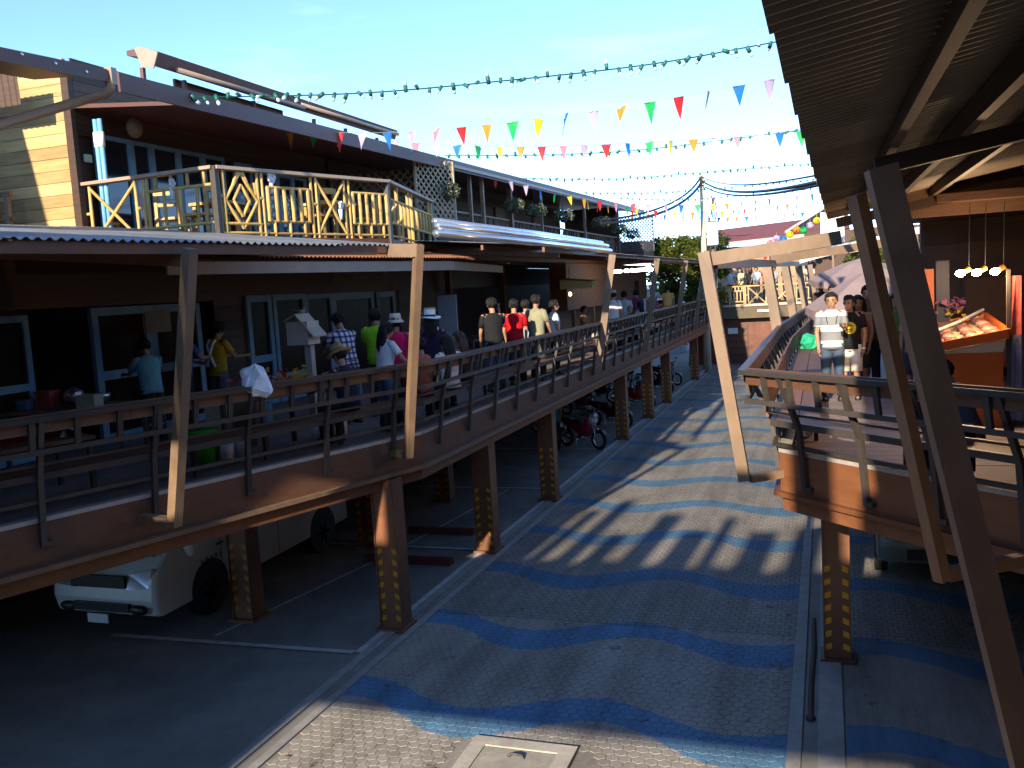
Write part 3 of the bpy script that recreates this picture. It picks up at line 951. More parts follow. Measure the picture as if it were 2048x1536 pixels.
# upper windows
def window_band(parent, x, ys, z0, z1, name='window', fw=0.07, mid=None, trans=None):
    for i in range(len(ys) - 1):
        y0, y1 = ys[i], ys[i + 1]
        mb = MB()
        mb.box((x, y0 + fw / 2, (z0 + z1) / 2), (0.07, fw, z1 - z0)); mb.box((x, y1 - fw / 2, (z0 + z1) / 2), (0.07, fw, z1 - z0))
        mb.box((x + 0.003, (y0 + y1) / 2, z1 - fw / 2), (0.07, y1 - y0 - 2 * fw, fw)); mb.box((x + 0.003, (y0 + y1) / 2, z0 + fw / 2), (0.07, y1 - y0 - 2 * fw, fw))
        if mid:
            mb.box((x + 0.003, (y0 + y1) / 2, mid), (0.06, y1 - y0 - 2 * fw, fw * 1.1))
        w = mb.build(name, M_BLUEFRAME, parent)
        mb = MB(); mb.box((x - 0.012, (y0 + y1) / 2, (z0 + z1) / 2), (0.012, y1 - y0 - 2 * fw, z1 - z0 - 2 * fw)); mb.build('pane', M_GLASS if z0 > 5 else M_GLASS_D, w)


window_band(b1, XW + 0.05, [11.95, 12.75, 13.25, 13.95, 14.65, 15.3], 5.7, 7.42)
window_band(b1, XW + 0.05, [15.6, 16.2], 5.7, 7.38)
window_band(b1, XW + 0.05, [16.5, 17.1, 17.7, 18.25], 5.7, 7.3)
# floor slab edge, roof and fascia
mb = MB(); mb.box((-10.2, 15.2, 5.42), (3.0, 8.4, 0.2)); mb.build('upper_floor', M_COLUMN, b1)
EZ = 7.72
XE, EN, EF = -8.3, 7.42, 7.92
mb = MB()
mb.add([(XE, 9.4, EN), (XE, 44.2, EF), (-12.6, 44.2, EF + 0.45), (-12.6, 11.58, EN + 0.48), (-9.1, 11.45, EN + 0.12), (XE, 9.4, EN + 0.06), (XE, 44.2, EF + 0.06), (-12.6, 44.2, EF + 0.51), (-12.6, 11.58, EN + 0.54), (-9.1, 11.45, EN + 0.18)], [(0, 1, 2, 3, 4), (5, 6, 7, 8, 9), (0, 1, 6, 5), (1, 2, 7, 6), (2, 3, 8, 7), (3, 4, 9, 8), (4, 0, 5, 9)])
rf = mb.build('roof', M_ROOFBROWN, b1)
mb = MB(); mb.beam((XE + 0.03, 9.38, EN - 0.05), (XE + 0.03, 44.25, EF - 0.05), 0.035, 0.24); mb.build('fascia', M_ROOFBROWN, rf)
mb = MB(); mb.beam((XE + 0.08, 19.5, EN + 0.06), (XE + 0.08, 44.2, EF - 0.11), 0.05, 0.07); mb.build('eave_gutter', M_ROOFTRIM, rf)
# raised ridge monitor with its own small roof
mb = MB(); ys = (13.45, 22.9)
prof = [(-10.95, 9.02), (-11.3, 9.14), (-11.62, 9.12), (-11.62, 9.04), (-11.3, 8.98), (-11.05, 8.78)]
mb.prism([(x, ys[0], z) for x, z in prof], (0, ys[1] - ys[0], 0)); mo = mb.build('ridge_monitor', M_ROOFBROWN, b1)
mb = MB(); mb.prism([(-10.93, ys[0] - 0.03, 9.0), (-11.3, ys[0] - 0.03, 9.15), (-11.42, ys[0] - 0.03, 9.12), (-11.30, ys[0] - 0.03, 8.80), (-11.05, ys[0] - 0.03, 8.74)], (0, 0.025, 0)); mb.build('end_cap', M_ROOFTRIM, mo)
mb = MB(); mb.tube([(-10.93, 13.9, 8.80), (-10.91, 18.1, 8.83)], 0.045, 8); mb.build('monitor_gutter', M_ROOFTRIM, mo, True)
mb = MB(); mb.tube([(-10.92, 18.0, 8.88), (-10.90, 22.8, 8.90)], 0.045, 8); mb.build('monitor_gutter', M_ROOFTRIM, mo, True)
for yy in (13.5, 14.6, 16.8, 19.2, 20.7, 22.4):
    bar('monitor_strut', (-11.35, yy, 8.2), (-11.35, yy, 8.8), 0.07, 0.07, M_ROOFBROWN, b1)
mb = MB(); mb.box((-11.5, 16.3, 8.5), (0.05, 3.6, 0.66)); mb.build('monitor_panel', M_ROOFBROWN, b1)
# ground floor: board wall, blue windows and doors at x = -10
XG = -10.0
mb = MB(); mb.box((-10.6, 9.9, 5.0), (1.2, 20.6, 0.75)); mb.build('lintel_wall', M_DARKBOARD, b1)
for k in range(14):
    z = 2.65 + k * 0.145
    bar('lower_board', (XG - 0.02, 13.1, z + 0.07), (XG - 0.02, 13.92, z + 0.07), 0.03, 0.14, M_DARKBOARD, b1)
    bar('lower_board', (XG - 0.02, 20.3, z + 0.07), (XG - 0.02, 22.5, z + 0.07), 0.03, 0.14, M_DARKBOARD, b1)
window_band(b1, XG + 0.02, [13.96, 14.75], 2.62, 4.68, 'shutter_door', 0.12, 3.5)
window_band(b1, XG + 0.02, [14.8, 15.95], 2.62, 4.68, 'shutter_door', 0.11, 3.1)
window_band(b1, XG + 0.02, [15.95, 17.0], 2.62, 4.66, 'window', 0.10)
window_band(b1, XG + 0.02, [17.0, 18.9], 2.62, 4.66, 'window', 0.15)
window_band(b1, XG + 0.06, [18.95, 19.9], 2.62, 4.64, 'shutter_door', 0.12, 3.7)
window_band(b1, XG - 0.02, [6.2, 7.2, 8.2, 9.2], 2.62, 4.55, 'window', 0.09, 3.6)
window_band(b1, XG - 0.02, [10.3, 11.5, 12.7], 2.62, 4.6, 'window', 0.12, 3.6)
# unreadable ochre lettering on the wall board above the blue windows
mb = MB()
rl = random.Random(5)
for row, (z0, n, h) in enumerate(((5.02, 11, 0.16), (4.86, 8, 0.10))):
    for k in range(n):
        y0 = 16.2 + k * 0.26
        mb.tube([(XG + 0.612, y0, z0), (XG + 0.612, y0 + rl.uniform(0, 0.03), z0 + h), (XG + 0.612, y0 + 0.12, z0 + h * rl.uniform(0.8, 1.1)), (XG + 0.612, y0 + 0.15, z0 + h * 0.1)], 0.012, 5)
o = mb.build('painted_lettering', mat('faded ochre paint', (0.26, 0.17, 0.05), 0.7), b1); o['kind'] = 'stuff'

# second, longer shop house with the shaded balcony
b2 = thing('shop_house', 'long two storey shop house with a shaded balcony and hanging flower baskets', 'building', (XW, 30, 0))
mb = MB(); mb.box((-14.3, 29.6, 6.9), (6.0, 20.6, 2.9)); mb.build('upper_wall', M_DARKBOARD, b2)
mb = MB(); mb.box((-13.4, 31.0, 3.9), (4.6, 17.5, 2.6)); mb.build('lower_wall', M_DARKBOARD, b2)
mb = MB(); mb.box((-9.9, 29.4, 5.44), (2.8, 20.6, 0.22)); mb.build('balcony_floor', M_COLUMN, b2)
mb = MB(); mb.box((-10.3, 28.5, 4.95), (0.12, 18, 0.6)); mb.build('lintel_wall', M_DARKBOARD, b2)
mb = MB(); mb.box((-9.95, 40.35, 6.75), (2.5, 0.12, 2.4)); mb.build('end_wall', M_DARKBOARD, b2)
for k in range(17):
    z = 5.62 + k * 0.15
    bar('front_board', (-11.26, 19.5, z), (-11.26, 39.6, z), 0.03, 0.144, M_DARKBOARD, b2)
for (yy, w) in ((21.5, 1.0), (26.5, 1.0), (31.5, 1.0), (36.0, 1.0)):
    mb = MB(); mb.box((-11.2, yy, 6.55), (0.06, w, 1.9)); d = mb.build('balcony_door', M_BENCH, b2)
for (yy, m_) in ((22.0, M_POST), (22.9, M_POST), (25.15, M_COLUMN), (28.2, M_POST), (33.8, M_POST), (39.6, M_COLUMN)):
    bar('balcony_post', (-8.6, yy, 5.5), (-8.6, yy, EZ - 0.05), 0.09 if m_ is M_POST else 0.13, 0.09 if m_ is M_POST else 0.13, m_, b2)
for yy in (23.5, 28, 34):
    bar('lower_post', (-10.0, yy, ZD), (-10.0, yy, 5.4), 0.16, 0.16, M_BENCH, b2)
mb = MB(); mb.box((-8.6, 42.6, 5.9), (1.6, 2.6, 1.0)); mb.build('end_parapet', M_BENCH, b2)

# the brown-roofed building in front of them at the left edge of the picture
b0 = thing('brown_roof_house', 'house with a brown sheet roof and downpipe cut off by the left picture edge', 'building', (-12, 9, 0))
mb = MB()
mb.prism([(-9.0, 10.05, 7.70), (-9.0, 1.0, 7.21), (-10.3, 1.0, 7.3), (-10.3, 10.05, 7.79)], (0, 0, 0.04)); rf0 = mb.build('roof', M_ROOFBROWN, b0)
mb = MB(); mb.beam((-8.98, 1.0, 7.17), (-8.98, 9.98, 7.66), 0.04, 0.16); mb.build('fascia', M_ROOFBROWN, rf0)
mb = MB(); mb.box((-8.98, 10.05, 7.66), (0.12, 0.10, 0.22)); mb.build('gutter_end', M_ROOFTRIM, rf0)
mb = MB(); mb.tube([(-8.98, 10.03, 7.6), (-8.98, 10.0, 7.48), (-8.99, 9.9, 7.40), (-9.0, 9.7, 7.33), (-9.0, 8.9, 7.02), (-9.0, 8.2, 6.75), (-9.0, 7.0, 6.3)], 0.062, 10); mb.build('downpipe', mat('orange brown pipe', (0.27, 0.135, 0.06), 0.5, 0.25, 5, 0.08), rf0, True)
for yy in (8.6, 9.1, 9.6):
    mb = MB(); mb.ell((-8.955, yy, 7.63), (0.012, 0.022, 0.022)); mb.build('bolt', M_STEEL, rf0)
mb = MB(); mb.box((-14.6, 5.5, 6.9), (4.4, 8.0, 3.6)); mb.build('side_wall', M_DARKBOARD, b0)
mwp = corr_mesh('hung_sheet', 1.7, 0.5, M_DARKBOARD, 14, 0.014)  # dark board colour stands in for shade on this brown sheet
inst('hung_sheet', mwp, sheet_frame((-13.2, 10.9, 8.25), (1, 0, 0), (0, 0.05, -1)), b0)
mb = MB(); mb.box((-12.6, 11.0, 5.5), (2.6, 1.0, 0.1)); mb.build('upper_floor', M_COLUMN, b0)
for k in range(6):
    bar('rail_post', (-13.4 + k * 0.22, 11.2, 5.6), (-13.4 + k * 0.22, 11.2, 6.5), 0.07, 0.07, M_BAMBOO_DARK, b0)
bar('rail_bar', (-13.5, 11.2, 6.5), (-12.2, 11.2, 6.5), 0.07, 0.07, M_BAMBOO_DARK, b0)
bar('rail_bar', (-13.5, 11.2, 6.1), (-12.2, 11.2, 6.1), 0.05, 0.05, M_BAMBOO_DARK, b0)
# blue and white pipes up the corner
t = thing('pipe_bundle', 'pair of blue pipes with a white joint running up the timber house corner', 'pipe', (-10.75, 11.62, 5.5))
for dx in (0, 0.09):
    mb = MB(); mb.tube([(-10.78 + dx, 11.62, 5.5), (-10.78 + dx, 11.62, 7.55)], 0.038, 8); mb.build('pipe', mat('pale blue plastic pipe', (0.16, 0.38, 0.58), 0.4), t, True)
    mb = MB(); mb.tube([(-10.78 + dx, 11.62, 7.12), (-10.78 + dx, 11.62, 7.35)], 0.05, 8); mb.build('pipe_joint', M_WHITE, t, True)

# bamboo balcony of the first house
P0, P1, P2, P3 = V(-11.2, 11.6, 5.55), V(-8.52, 11.45, 5.55), V(-7.4, 14.85, 5.55), V(-8.3, 18.8, 5.55)
mb = MB(); mb.prism([P0 - V(0, 0, 0.2), P1 - V(0, 0, 0.2), P2 - V(0, 0, 0.2), P3 - V(0, 0, 0.2), V(-11.1, 18.8, 5.35)], (0, 0, 0.19)); mb.build('balcony_floor', M_COLUMN, b1)
mb = MB()
for a, b in ((P0, P1), (P1, P2), (P2, P3)):
    mb.beam(a - V(0, 0, 0.13), b - V(0, 0, 0.13), 0.04, 0.26)
mb.build('balcony_fascia', M_FASCIA, b1)


def bamboo_panel(t, a, b, pat, m, r=0.05, H=1.0):
    d = b - a
    def pt(u, z):
        return a + d * u + V(0, 0, z)
    def bb(u0, z0, u1, z1, rr=r):
        bar('bamboo_pole', pt(u0, z0), pt(u1, z1), rr, rr, m, t, kind='cyl')
    bb(0, 0.06, 1, 0.06, r * 0.9)
    if pat == 'x':
        bb(0.02, 0.0, 0.02, H); bb(0.98, 0, 0.98, H); bb(0.14, 0.08, 0.86, H - 0.05); bb(0.14, H - 0.05, 0.86, 0.08); bb(0.14, 0, 0.14, H); bb(0.86, 0, 0.86, H)
        bb(0.02, 0.55, 0.14, 0.55); bb(0.86, 0.55, 0.98, 0.55)
    elif pat == 'v':
        bb(0.0, H * 0.78, 1, H * 0.78); bb(0, 0.22, 1, 0.22)
        for k in range(5):
            u = 0.02 + 0.96 * k / 4
            bb(u, 0.0 if k in (0, 4) else 0.22, u, H if k in (0, 4) else H * 0.78)
        for k in range(4):
            u = 0.14 + 0.96 * k / 4
            bb(u, H * 0.78, u, H)
    elif pat == 'd':
        c = 0.5
        for (w, h) in ((0.34, 0.42), (0.17, 0.24)):
            for sx in (-1, 1):
                for sz in (-1, 1):
                    bb(c + sx * w, 0.55, c, 0.55 + sz * h)
        for sx in (-1, 1):
            bb(c + sx * 0.17, 0.76, c + sx * 0.17 * 0.3, 0.98); bb(c + sx * 0.46, 0, c + sx * 0.46, H); bb(c + sx * 0.36, 0, c + sx * 0.36, H); bb(c + sx * 0.36, 0.6, c + sx * 0.46, 0.6)
        bb(0.1, 0.2, 0.9, 0.2)
    elif pat == 's':
        bb(0.0, H * 0.78, 1, H * 0.78); bb(0, 0.25, 1, 0.25)
        for k in range(6):
            u = 0.03 + 0.94 * k / 5
            bb(u, 0.25, u, H * 0.78, r * 1.5)
        for k in range(3):
            u = 0.15 + 0.7 * k / 2
            bb(u, 0.02, u, 0.25, r)
    elif pat == 'm':
        bb(0.0, H * 0.72, 1, H * 0.72); bb(0, 0.3, 1, 0.3)
        for k in range(7):
            u = 0.03 + 0.94 * k / 6
            bb(u, random.choice((0.0, 0.3)), u, H * random.choice((0.72, 1.0)), r * 1.5)


def railing(label, segs, pats, m, r=0.05, H=1.0, top_m=None, topw=0.10, group=None):
    a0 = segs[0]
    t = thing('bamboo_railing', label, 'railing', tuple(a0), 0, group)
    for (a, b), pp in zip(zip(segs[:-1], segs[1:]), pats):
        bar('top_rail', a + V(0, 0, H + 0.02), b + V(0, 0, H + 0.02), topw, 0.05, top_m or m, t)
        n = len(pp)
        for i, q in enumerate(pp):
            bamboo_panel(t, a.lerp(b, i / n + 0.005), a.lerp(b, (i + 1) / n - 0.005), q, m, r, H)
    for q in segs:
        bar('corner_post', q + V(0.0, 0, -0.1), q + V(0, 0, H + 0.04), 0.09, 0.09, M_RAIL, t)
    return t


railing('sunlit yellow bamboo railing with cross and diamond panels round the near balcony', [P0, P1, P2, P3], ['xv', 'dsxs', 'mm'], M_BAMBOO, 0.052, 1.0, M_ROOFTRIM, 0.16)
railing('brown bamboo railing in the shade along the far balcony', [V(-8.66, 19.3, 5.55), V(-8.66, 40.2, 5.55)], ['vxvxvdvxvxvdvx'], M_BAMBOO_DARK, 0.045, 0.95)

# lattice screens


def lattice(label, cx, cy, z0, z1, w, ang, m, step=0.13):
    t = thing('lattice_screen', label, 'lattice', (cx, cy, z0))
    d = V(math.cos(ang), math.sin(ang), 0); h = z1 - z0
    c = V(cx, cy, z0)
    def clip(u0, v0, du, dv):
        t0, t1 = -1e9, 1e9
        for p, q, lo, hi in ((u0, du, 0, w), (v0, dv, 0, h)):
            a, b = (lo - p) / q, (hi - p) / q
            t0, t1 = max(t0, min(a, b)), min(t1, max(a, b))
        return (t0, t1) if t1 - t0 > 0.08 else None
    nrm = V(-d.y, d.x, 0)
    k = -h
    while k < w:
        for s, off in ((1, 0.008), (-1, -0.008)):
            u0 = k if s > 0 else k + h
            r_ = clip(u0, 0, s, 1)
            if r_:
                a = c + d * (u0 + s * r_[0]) + V(0, 0, r_[0]) + nrm * off; b = c + d * (u0 + s * r_[1]) + V(0, 0, r_[1]) + nrm * off
                bar('lattice_strip', a, b, 0.012, 0.035, m, t, up=(0, 0, 1))
        k += step
    for u in (0, w):
        bar('frame_post', c + d * u, c + d * u + V(0, 0, h), 0.05, 0.05, m, t)
    return t


lattice('tan lattice screen at the far end of the sunlit balcony', -8.55, 18.6, 6.2, 7.55, 1.3, math.radians(72), M_LATTICE, 0.17)
lattice('brown lattice on the wall end of the near balcony', -10.9, 19.0, 5.7, 7.4, 2.2, 0.05, M_BAMBOO_DARK, 0.2)
lattice('dark blue grey lattice screen at the far end of the shaded balcony', -8.9, 40.3, 5.9, 7.5, 1.9, math.radians(35), M_LATTICE_D, 0.16)

# lower rust awning in front of the blue windows
aw = thing('corrugated_awning', 'rust orange corrugated awning with pale timber fascia over the blue shop windows', 'awning', (-8, 15, 5.2))
A1, A2, A3 = V(-7.9, 9.6, 5.16), V(-6.75, 16.4, 5.16), V(-7.6, 21.6, 5.16)
me = corr_mesh('awning_sheet', 0.76, 3.2, M_AWN, 8, 0.016)
for (a, b) in ((A1, A2), (A2, A3)):
    d = (b - a); ln = d.length; d.normalize(); n = V(-d.y, d.x, 0)
    k = 0
    while k * 0.75 < ln:
        p = a + d * (k * 0.75)
        mw = sheet_frame((p.x, p.y, 5.19), (d.x, d.y, 0), (n.x, n.y, 0.17))
        if mw.col[2].z < 0:
            mw = mw @ Matrix.Diagonal((1, 1, -1, 1))
        inst('awning_sheet', me, mw, aw); k += 1
    bar('fascia', a + V(-0.1, 0, -0.12) , b + V(-0.1, 0, -0.12), 0.04, 0.17, M_ROOFTRIM, aw)
    bar('batten', a + n * 0.4 + V(0, 0, -0.03), b + n * 0.4 + V(0, 0, -0.03), 0.06, 0.08, M_COLUMN, aw)


# ================================================================== FAR END OF THE STREET
fb = thing('end_building', 'brown walled building with a crowded railed terrace closing the far end of the road', 'building', (-3, 48, 0))
mb = MB(); mb.box((-2.6, 50.5, 1.15), (8.4, 5.0, 2.3)); mb.build('lower_wall', M_BILL, fb)
mb = MB(); mb.box((-2.6, 50.2, 2.68), (8.4, 5.7, 0.62)); mb.build('terrace_edge', mat('olive brown terrace edge', (0.13, 0.10, 0.06), 0.7, 0.3, 3), fb)
mb = MB(); mb.box((-2.6, 47.32, 3.02), (8.5, 0.12, 0.10)); mb.build('edge_strip', M_DECKEDGE, fb)
for k in range(5):
    bar('shutter_slat', (-5.3, 47.95, 0.5 + k * 0.33), (-3.9, 47.95, 0.5 + k * 0.33), 0.04, 0.06, M_RAIL, fb)
bar('panel_edge', (-3.85, 47.95, 0), (-3.85, 47.95, 2.2), 0.06, 0.06, M_RAIL, fb)
mb = MB(); mb.box((-4.58, 47.9, 1.72), (0.5, 0.05, 0.30)); tag(mb.build('notice_board', M_WHITE), 'small white notice on the brown end wall, below the crowded terrace', 'sign')
mb = MB(); mb.box((-2.95, 47.28, 2.72), (0.66, 0.05, 0.11)); tag(mb.build('name_plate', M_WHITE), 'small bright name plate on the olive terrace edge', 'sign')
mb = MB(); mb.box((-2.6, 53.8, 4.4), (10.0, 0.3, 3.0)); mb.build('back_wall', mat('tan back wall', (0.30, 0.2, 0.12), 0.7, 0.4, 1.2), fb)
t = thing('terrace_railing', 'sunlit yellow railing with crossed panels along the far terrace', 'railing', (-3, 47.4, 3.05))
segs = [V(-5.4, 47.8, 3.0), V(-3.9, 47.45, 3.0), V(-1.4, 47.45, 3.0), V(-0.2, 47.8, 3.0)]
for (a, b), pp in zip(zip(segs[:-1], segs[1:]), ('vv', 'xx', 'v')):
    bar('top_rail', a + V(0, 0, 1.0), b + V(0, 0, 1.0), 0.08, 0.07, M_BAMBOO, t)
    for i, q in enumerate(pp):
        bamboo_panel(t, a.lerp(b, i / len(pp) + 0.01), a.lerp(b, (i + 1) / len(pp) - 0.01), q, mat('pale railing timber', (0.55, 0.38, 0.2), 0.6), 0.075, 0.98)  # panels in one pale timber colour

rb = thing('red_roof_hall', 'hall with a long dull red sheet roof beyond the end terrace', 'building', (-3, 62, 0))
mb = MB(); mb.prism([(-6.9, 59.5, 6.62), (1.5, 59.5, 6.95), (1.5, 64, 8.1), (-6.9, 64, 7.7)], (0, 0, 0.08)); mb.build('roof', M_REDROOF, rb)
mb = MB(); mb.beam((-6.95, 59.45, 6.55), (1.5, 59.45, 6.88), 0.08, 0.22); mb.build('eave_board', M_DECKEDGE, rb)
mb = MB(); mb.box((-2.7, 62.5, 3.3), (8.0, 3.5, 6.3)); mb.build('wall', M_DARKBOARD, rb)
gb = thing('grey_gable_house', 'house with a grey sheet gable half hidden by the dark right roof', 'building', (1.5, 52, 0))
mb = MB(); mb.prism([(-1.95, 50, 6.60), (4.5, 50, 10.2), (4.5, 56, 10.2), (-1.95, 56, 6.60)], (0, 0, 0.14)); mb.build('roof', mat('pale grey roof sheet', (0.3, 0.3, 0.3), 0.5, 0.2, 2, dirt=0.3), gb)
mb = MB(); mb.box((2.0, 53, 3.3), (6.0, 5.0, 6.6)); mb.build('wall', M_DARKBOARD, gb)
# lanterns under the gable
for k in range(9):
    u = k / 8.0
    c = V(-2.5 + 2.5 * u, 46.0, 6.02 + 0.95 * u + 0.10 * math.sin(k * 2.1))
    q = 'pwbyogwyb'[k]
    mb = MB(); mb.ell(c, (0.19, 0.19, 0.17), nu=10, nv=6); mb.tube([c + V(0, 0, 0.16), c + V(0, 0, 0.3)], 0.01, 4)
    nm = dict(p='pink', w='white', b='blue', y='yellow', o='orange', g='green')[q]
    tag(mb.build('paper_lantern', PEN[q], None, True), '%s paper lantern above the tan beam, number %s from the left of the row' % (nm, ('one', 'two', 'three', 'four', 'five', 'six', 'seven', 'eight', 'nine')[k]), 'lantern', 'lanterns strung under the grey gable')

# utility poles, cables and signs
up = thing('utility_pole', 'weathered concrete utility pole rising beside the white light box sign', 'pole', (-5.42, 44, 0))
mb = MB(); mb.tube([(-5.42, 44, 0), (-5.42, 44, 9.45)], [0.17, 0.11], 10); mb.build('shaft', M_POLE, up, True)
mb = MB(); mb.tube([(-5.42, 43.86, 9.0), (-5.42, 43.8, 9.0), (-5.42, 43.8, 9.3)], 0.05, 6); mb.build('insulator', M_RAIL, up)
mb = MB(); mb.box((-5.35, 44, 9.1), (0.5, 0.1, 0.08)); mb.build('cross_arm', M_POLE, up)
sg = thing('lightbox_sign', 'tall white light box sign hung on the utility pole', 'sign', (-4.98, 43.9, 6.1))
mb = MB(); mb.box((-4.98, 43.9, 6.6), (0.50, 0.16, 1.08)); mb.build('panel', M_WHITE, sg)
for z in (6.04, 7.16):
    mb = MB(); mb.box((-4.98, 43.9, z), (0.54, 0.2, 0.05)); mb.build('frame', M_BLACK, sg)
mb = MB(); mb.box((-4.96, 43.81, 6.34), (0.05, 0.02, 0.10)); mb.build('printed_mark', M_RAIL, sg)
mb = MB(); mb.box((-5.15, 43.9, 7.3), (0.05, 0.05, 0.3)); mb.build('bracket', M_RAIL, sg)
for dx in (-0.25, 0.1):
    bar('sign_post', (-5.12 + dx * 0.9, 44.3, 4.0), (-5.12 + dx * 0.9, 44.3, 6.1), 0.14, 0.14, M_POST, sg)
fp = thing('flag_pole', 'slim flag pole with a drooping flag of red, white and blue beside the utility pole', 'flag', (-4.95, 44.6, 4))
mb = MB(); mb.tube([(-4.93, 44.6, 4.0), (-4.98, 44.6, 8.9)], 0.025, 6); mb.build('pole', M_WHITE, fp)
for k, q in enumerate(('r', 'w', 'b', 'w', 'r')):
    mb = MB()
    mb.loft([[V(-4.97 + 0.05 * math.sin(z * 5 + k) + (0.05 * k - 0.12), 44.55 + 0.03 * math.sin(3 * z + k * 1.3), 8.45 - z) for k_ in (0,)] + [V(-4.97 + 0.05 * math.sin(z * 5 + k) + (0.05 * k - 0.06), 44.52 - 0.03 * math.sin(3 * z + k * 1.3), 8.45 - z)] for z in [0.1 * i + 0.08 * k for i in range(11)]], False, closed=False)
    mb.build('flag_stripe', PEN[q], fp)


def cable(pts, r, m, label, group='cables strung from the utility pole'):
    mb = MB(); P = []
    for i in range(len(pts) - 2):
        pass
    n = 18
    a, c, b = [V(*p) for p in pts]
    ctrl = c * 2 - (a + b) / 2
    P = [a * (1 - t) ** 2 + ctrl * 2 * t * (1 - t) + b * t * t for t in [i / n for i in range(n + 1)]]
    mb.tube(P, r, 5)
    return tag(mb.build('cable', m), label, 'cable', group)


cable([(-5.45, 44, 9.3), (-6.1, 38.5, 7.7), (-7.9, 33.5, 6.9)], 0.045, M_CABLE, 'thick black cable falling left from the pole top to the balcony, upper one')
cable([(-5.45, 44, 9.0), (-6.2, 38.5, 7.45), (-7.9, 33.5, 6.8)], 0.06, M_CABLE, 'thick black cable falling left from the pole to the balcony, lower one')
cable([(-5.4, 44, 9.3), (-2.77, 31.3, 7.55), (0.3, 15.2, 6.05)], 0.02, M_CABLE, 'thin black cable sagging right from the pole top, topmost')
cable([(-5.4, 44, 9.1), (-2.77, 31.3, 7.32), (0.3, 15.2, 5.95)], 0.04, M_CABLE, 'thick black cable sagging right from the pole, middle')
cable([(-5.4, 44, 8.9), (-2.77, 31.3, 7.2), (0.3, 15.2, 5.9)], 0.03, M_CABLE, 'thick black cable sagging right from the pole, lowest')
p2 = thing('utility_pole', 'distant utility pole with cross arm above the far canopy end', 'pole', (-9.7, 60, 0))
mb = MB(); mb.tube([(-9.7, 60, 0), (-9.65, 60, 7.7)], [0.2, 0.14], 8); mb.build('shaft', M_POLE, p2)
mb = MB(); mb.box((-9.65, 60, 7.3), (1.7, 0.1, 0.1)); mb.build('cross_arm', M_POLE, p2)
for dx in (-0.7, -0.3, 0.3, 0.7):
    mb = MB(); mb.box((-9.65 + dx, 60, 7.42), (0.08, 0.08, 0.16)); mb.build('insulator', M_RAIL, p2)
p3 = thing('utility_pole', 'thin grey pole with small fittings left of the distant utility pole', 'pole', (-10.5, 62, 0))
mb = MB(); mb.tube([(-10.5, 62, 0), (-10.5, 62, 6.3)], [0.12, 0.08], 8); mb.build('shaft', M_RAIL, p3)
for z in (5.3, 5.8, 6.2):
    mb = MB(); mb.box((-10.5, 62, z), (0.5, 0.08, 0.07)); mb.build('fitting', M_RAIL, p3)
for k, z in enumerate((7.5, 7.1)):
    cable([(-9.7, 60, z), (-4, 61, z - 0.35), (4, 63, z + 0.1)], 0.018, M_CABLE, 'thin wire crossing behind the red roof from the distant pole, %s' % ('upper' if k == 0 else 'lower'), 'wires of the distant pole')
wbd = thing('white_board', 'large white board standing beside the edge of the dark right roof', 'sign', (0.2, 27, 4.8))
mb = MB(); mb.box((0.22, 27, 5.72), (0.62, 0.08, 0.85)); mb.build('panel', M_WHITE, wbd)
mb = MB(); mb.box((0.22, 27.06, 5.0), (0.06, 0.06, 1.6)); mb.build('stem', M_POST, wbd)


# trees


def tree(label, x, y, h, r, n, m, seed, trunk_h=None):
    rr = random.Random(seed)
    t = thing('leafy_tree', label, 'tree', (x, y, 0))
    mb = MB(); mb.tube([(x, y, 0), (x + 0.1, y, h * 0.35), (x - 0.1, y + 0.1, h * 0.75)], [0.16, 0.11, 0.05], 8)
    for k in range(7):
        an = k * 2.4; z = h * (0.3 + 0.07 * k)
        mb.tube([(x, y, z), (x + math.cos(an) * r * 0.45, y + math.sin(an) * r * 0.45, z + h * 0.12), (x + math.cos(an) * r * 0.8, y + math.sin(an) * r * 0.8, z + h * 0.2)], [0.06, 0.035, 0.015], 6)
    mb.build('trunk', M_TRUNK, t)
    mb = MB(); clumps = []
    for k in range(44):
        u = rr.uniform(0.06, 1.0); a = rr.uniform(0, 2 * PI); rad = r * rr.uniform(0.1, 1.0) * (1.05 - 0.65 * abs(u - 0.5))
        clumps.append((V(x + rad * math.cos(a), y + rad * math.sin(a), h * (0.2 + 0.8 * u)), r * rr.uniform(0.2, 0.42)))
    for k in range(n):
        c, cr0 = rr.choice(clumps)
        d = V(rr.gauss(0, 1), rr.gauss(0, 1), rr.gauss(0, 0.8)); d = d.normalized() * cr0 * rr.random() ** 0.4
        p = c + d; s_ = rr.uniform(0.08, 0.16)
        q = Euler((rr.uniform(-0.9, 0.9), rr.uniform(-0.9, 0.9), rr.uniform(0, 6.3))).to_matrix()
        mb.add([p + q @ V(*w) for w in ((-s_, 0, 0), (0, -s_ * 0.55, 0.01), (s_, 0, 0), (0, s_ * 0.55, 0.01))], [(0, 1, 2, 3)])
    mb.build('crown', m, t)
    return t


tree('leafy yellow green tree standing at the far end of the left canopy', -6.7, 47.5, 6.5, 2.0, 26000, M_LEAF, 4)
tree('green tree crown showing between the rolled awning and the parasols', 2.6, 48, 6.2, 2.0, 9000, M_LEAF, 9)
sv = thing('silver_shed', 'pale blue grey shed wall between the distant pole and the tree', 'building', (-9.3, 56, 0))
mb = MB(); mb.box((-9.6, 57, 2.0), (2.2, 2.5, 4.0)); mb.build('wall', mat('pale blue grey wall', (0.2, 0.24, 0.28), 0.6), sv)
mb = MB(); mb.prism([(-10.9, 55.6, 4.0), (-8.3, 55.6, 4.0), (-8.3, 58.4, 4.25), (-10.9, 58.4, 4.25)], (0, 0, 0.08)); mb.build('roof', M_GALV, sv)

# ================================================================== BUNTING AND LIGHT STRINGS


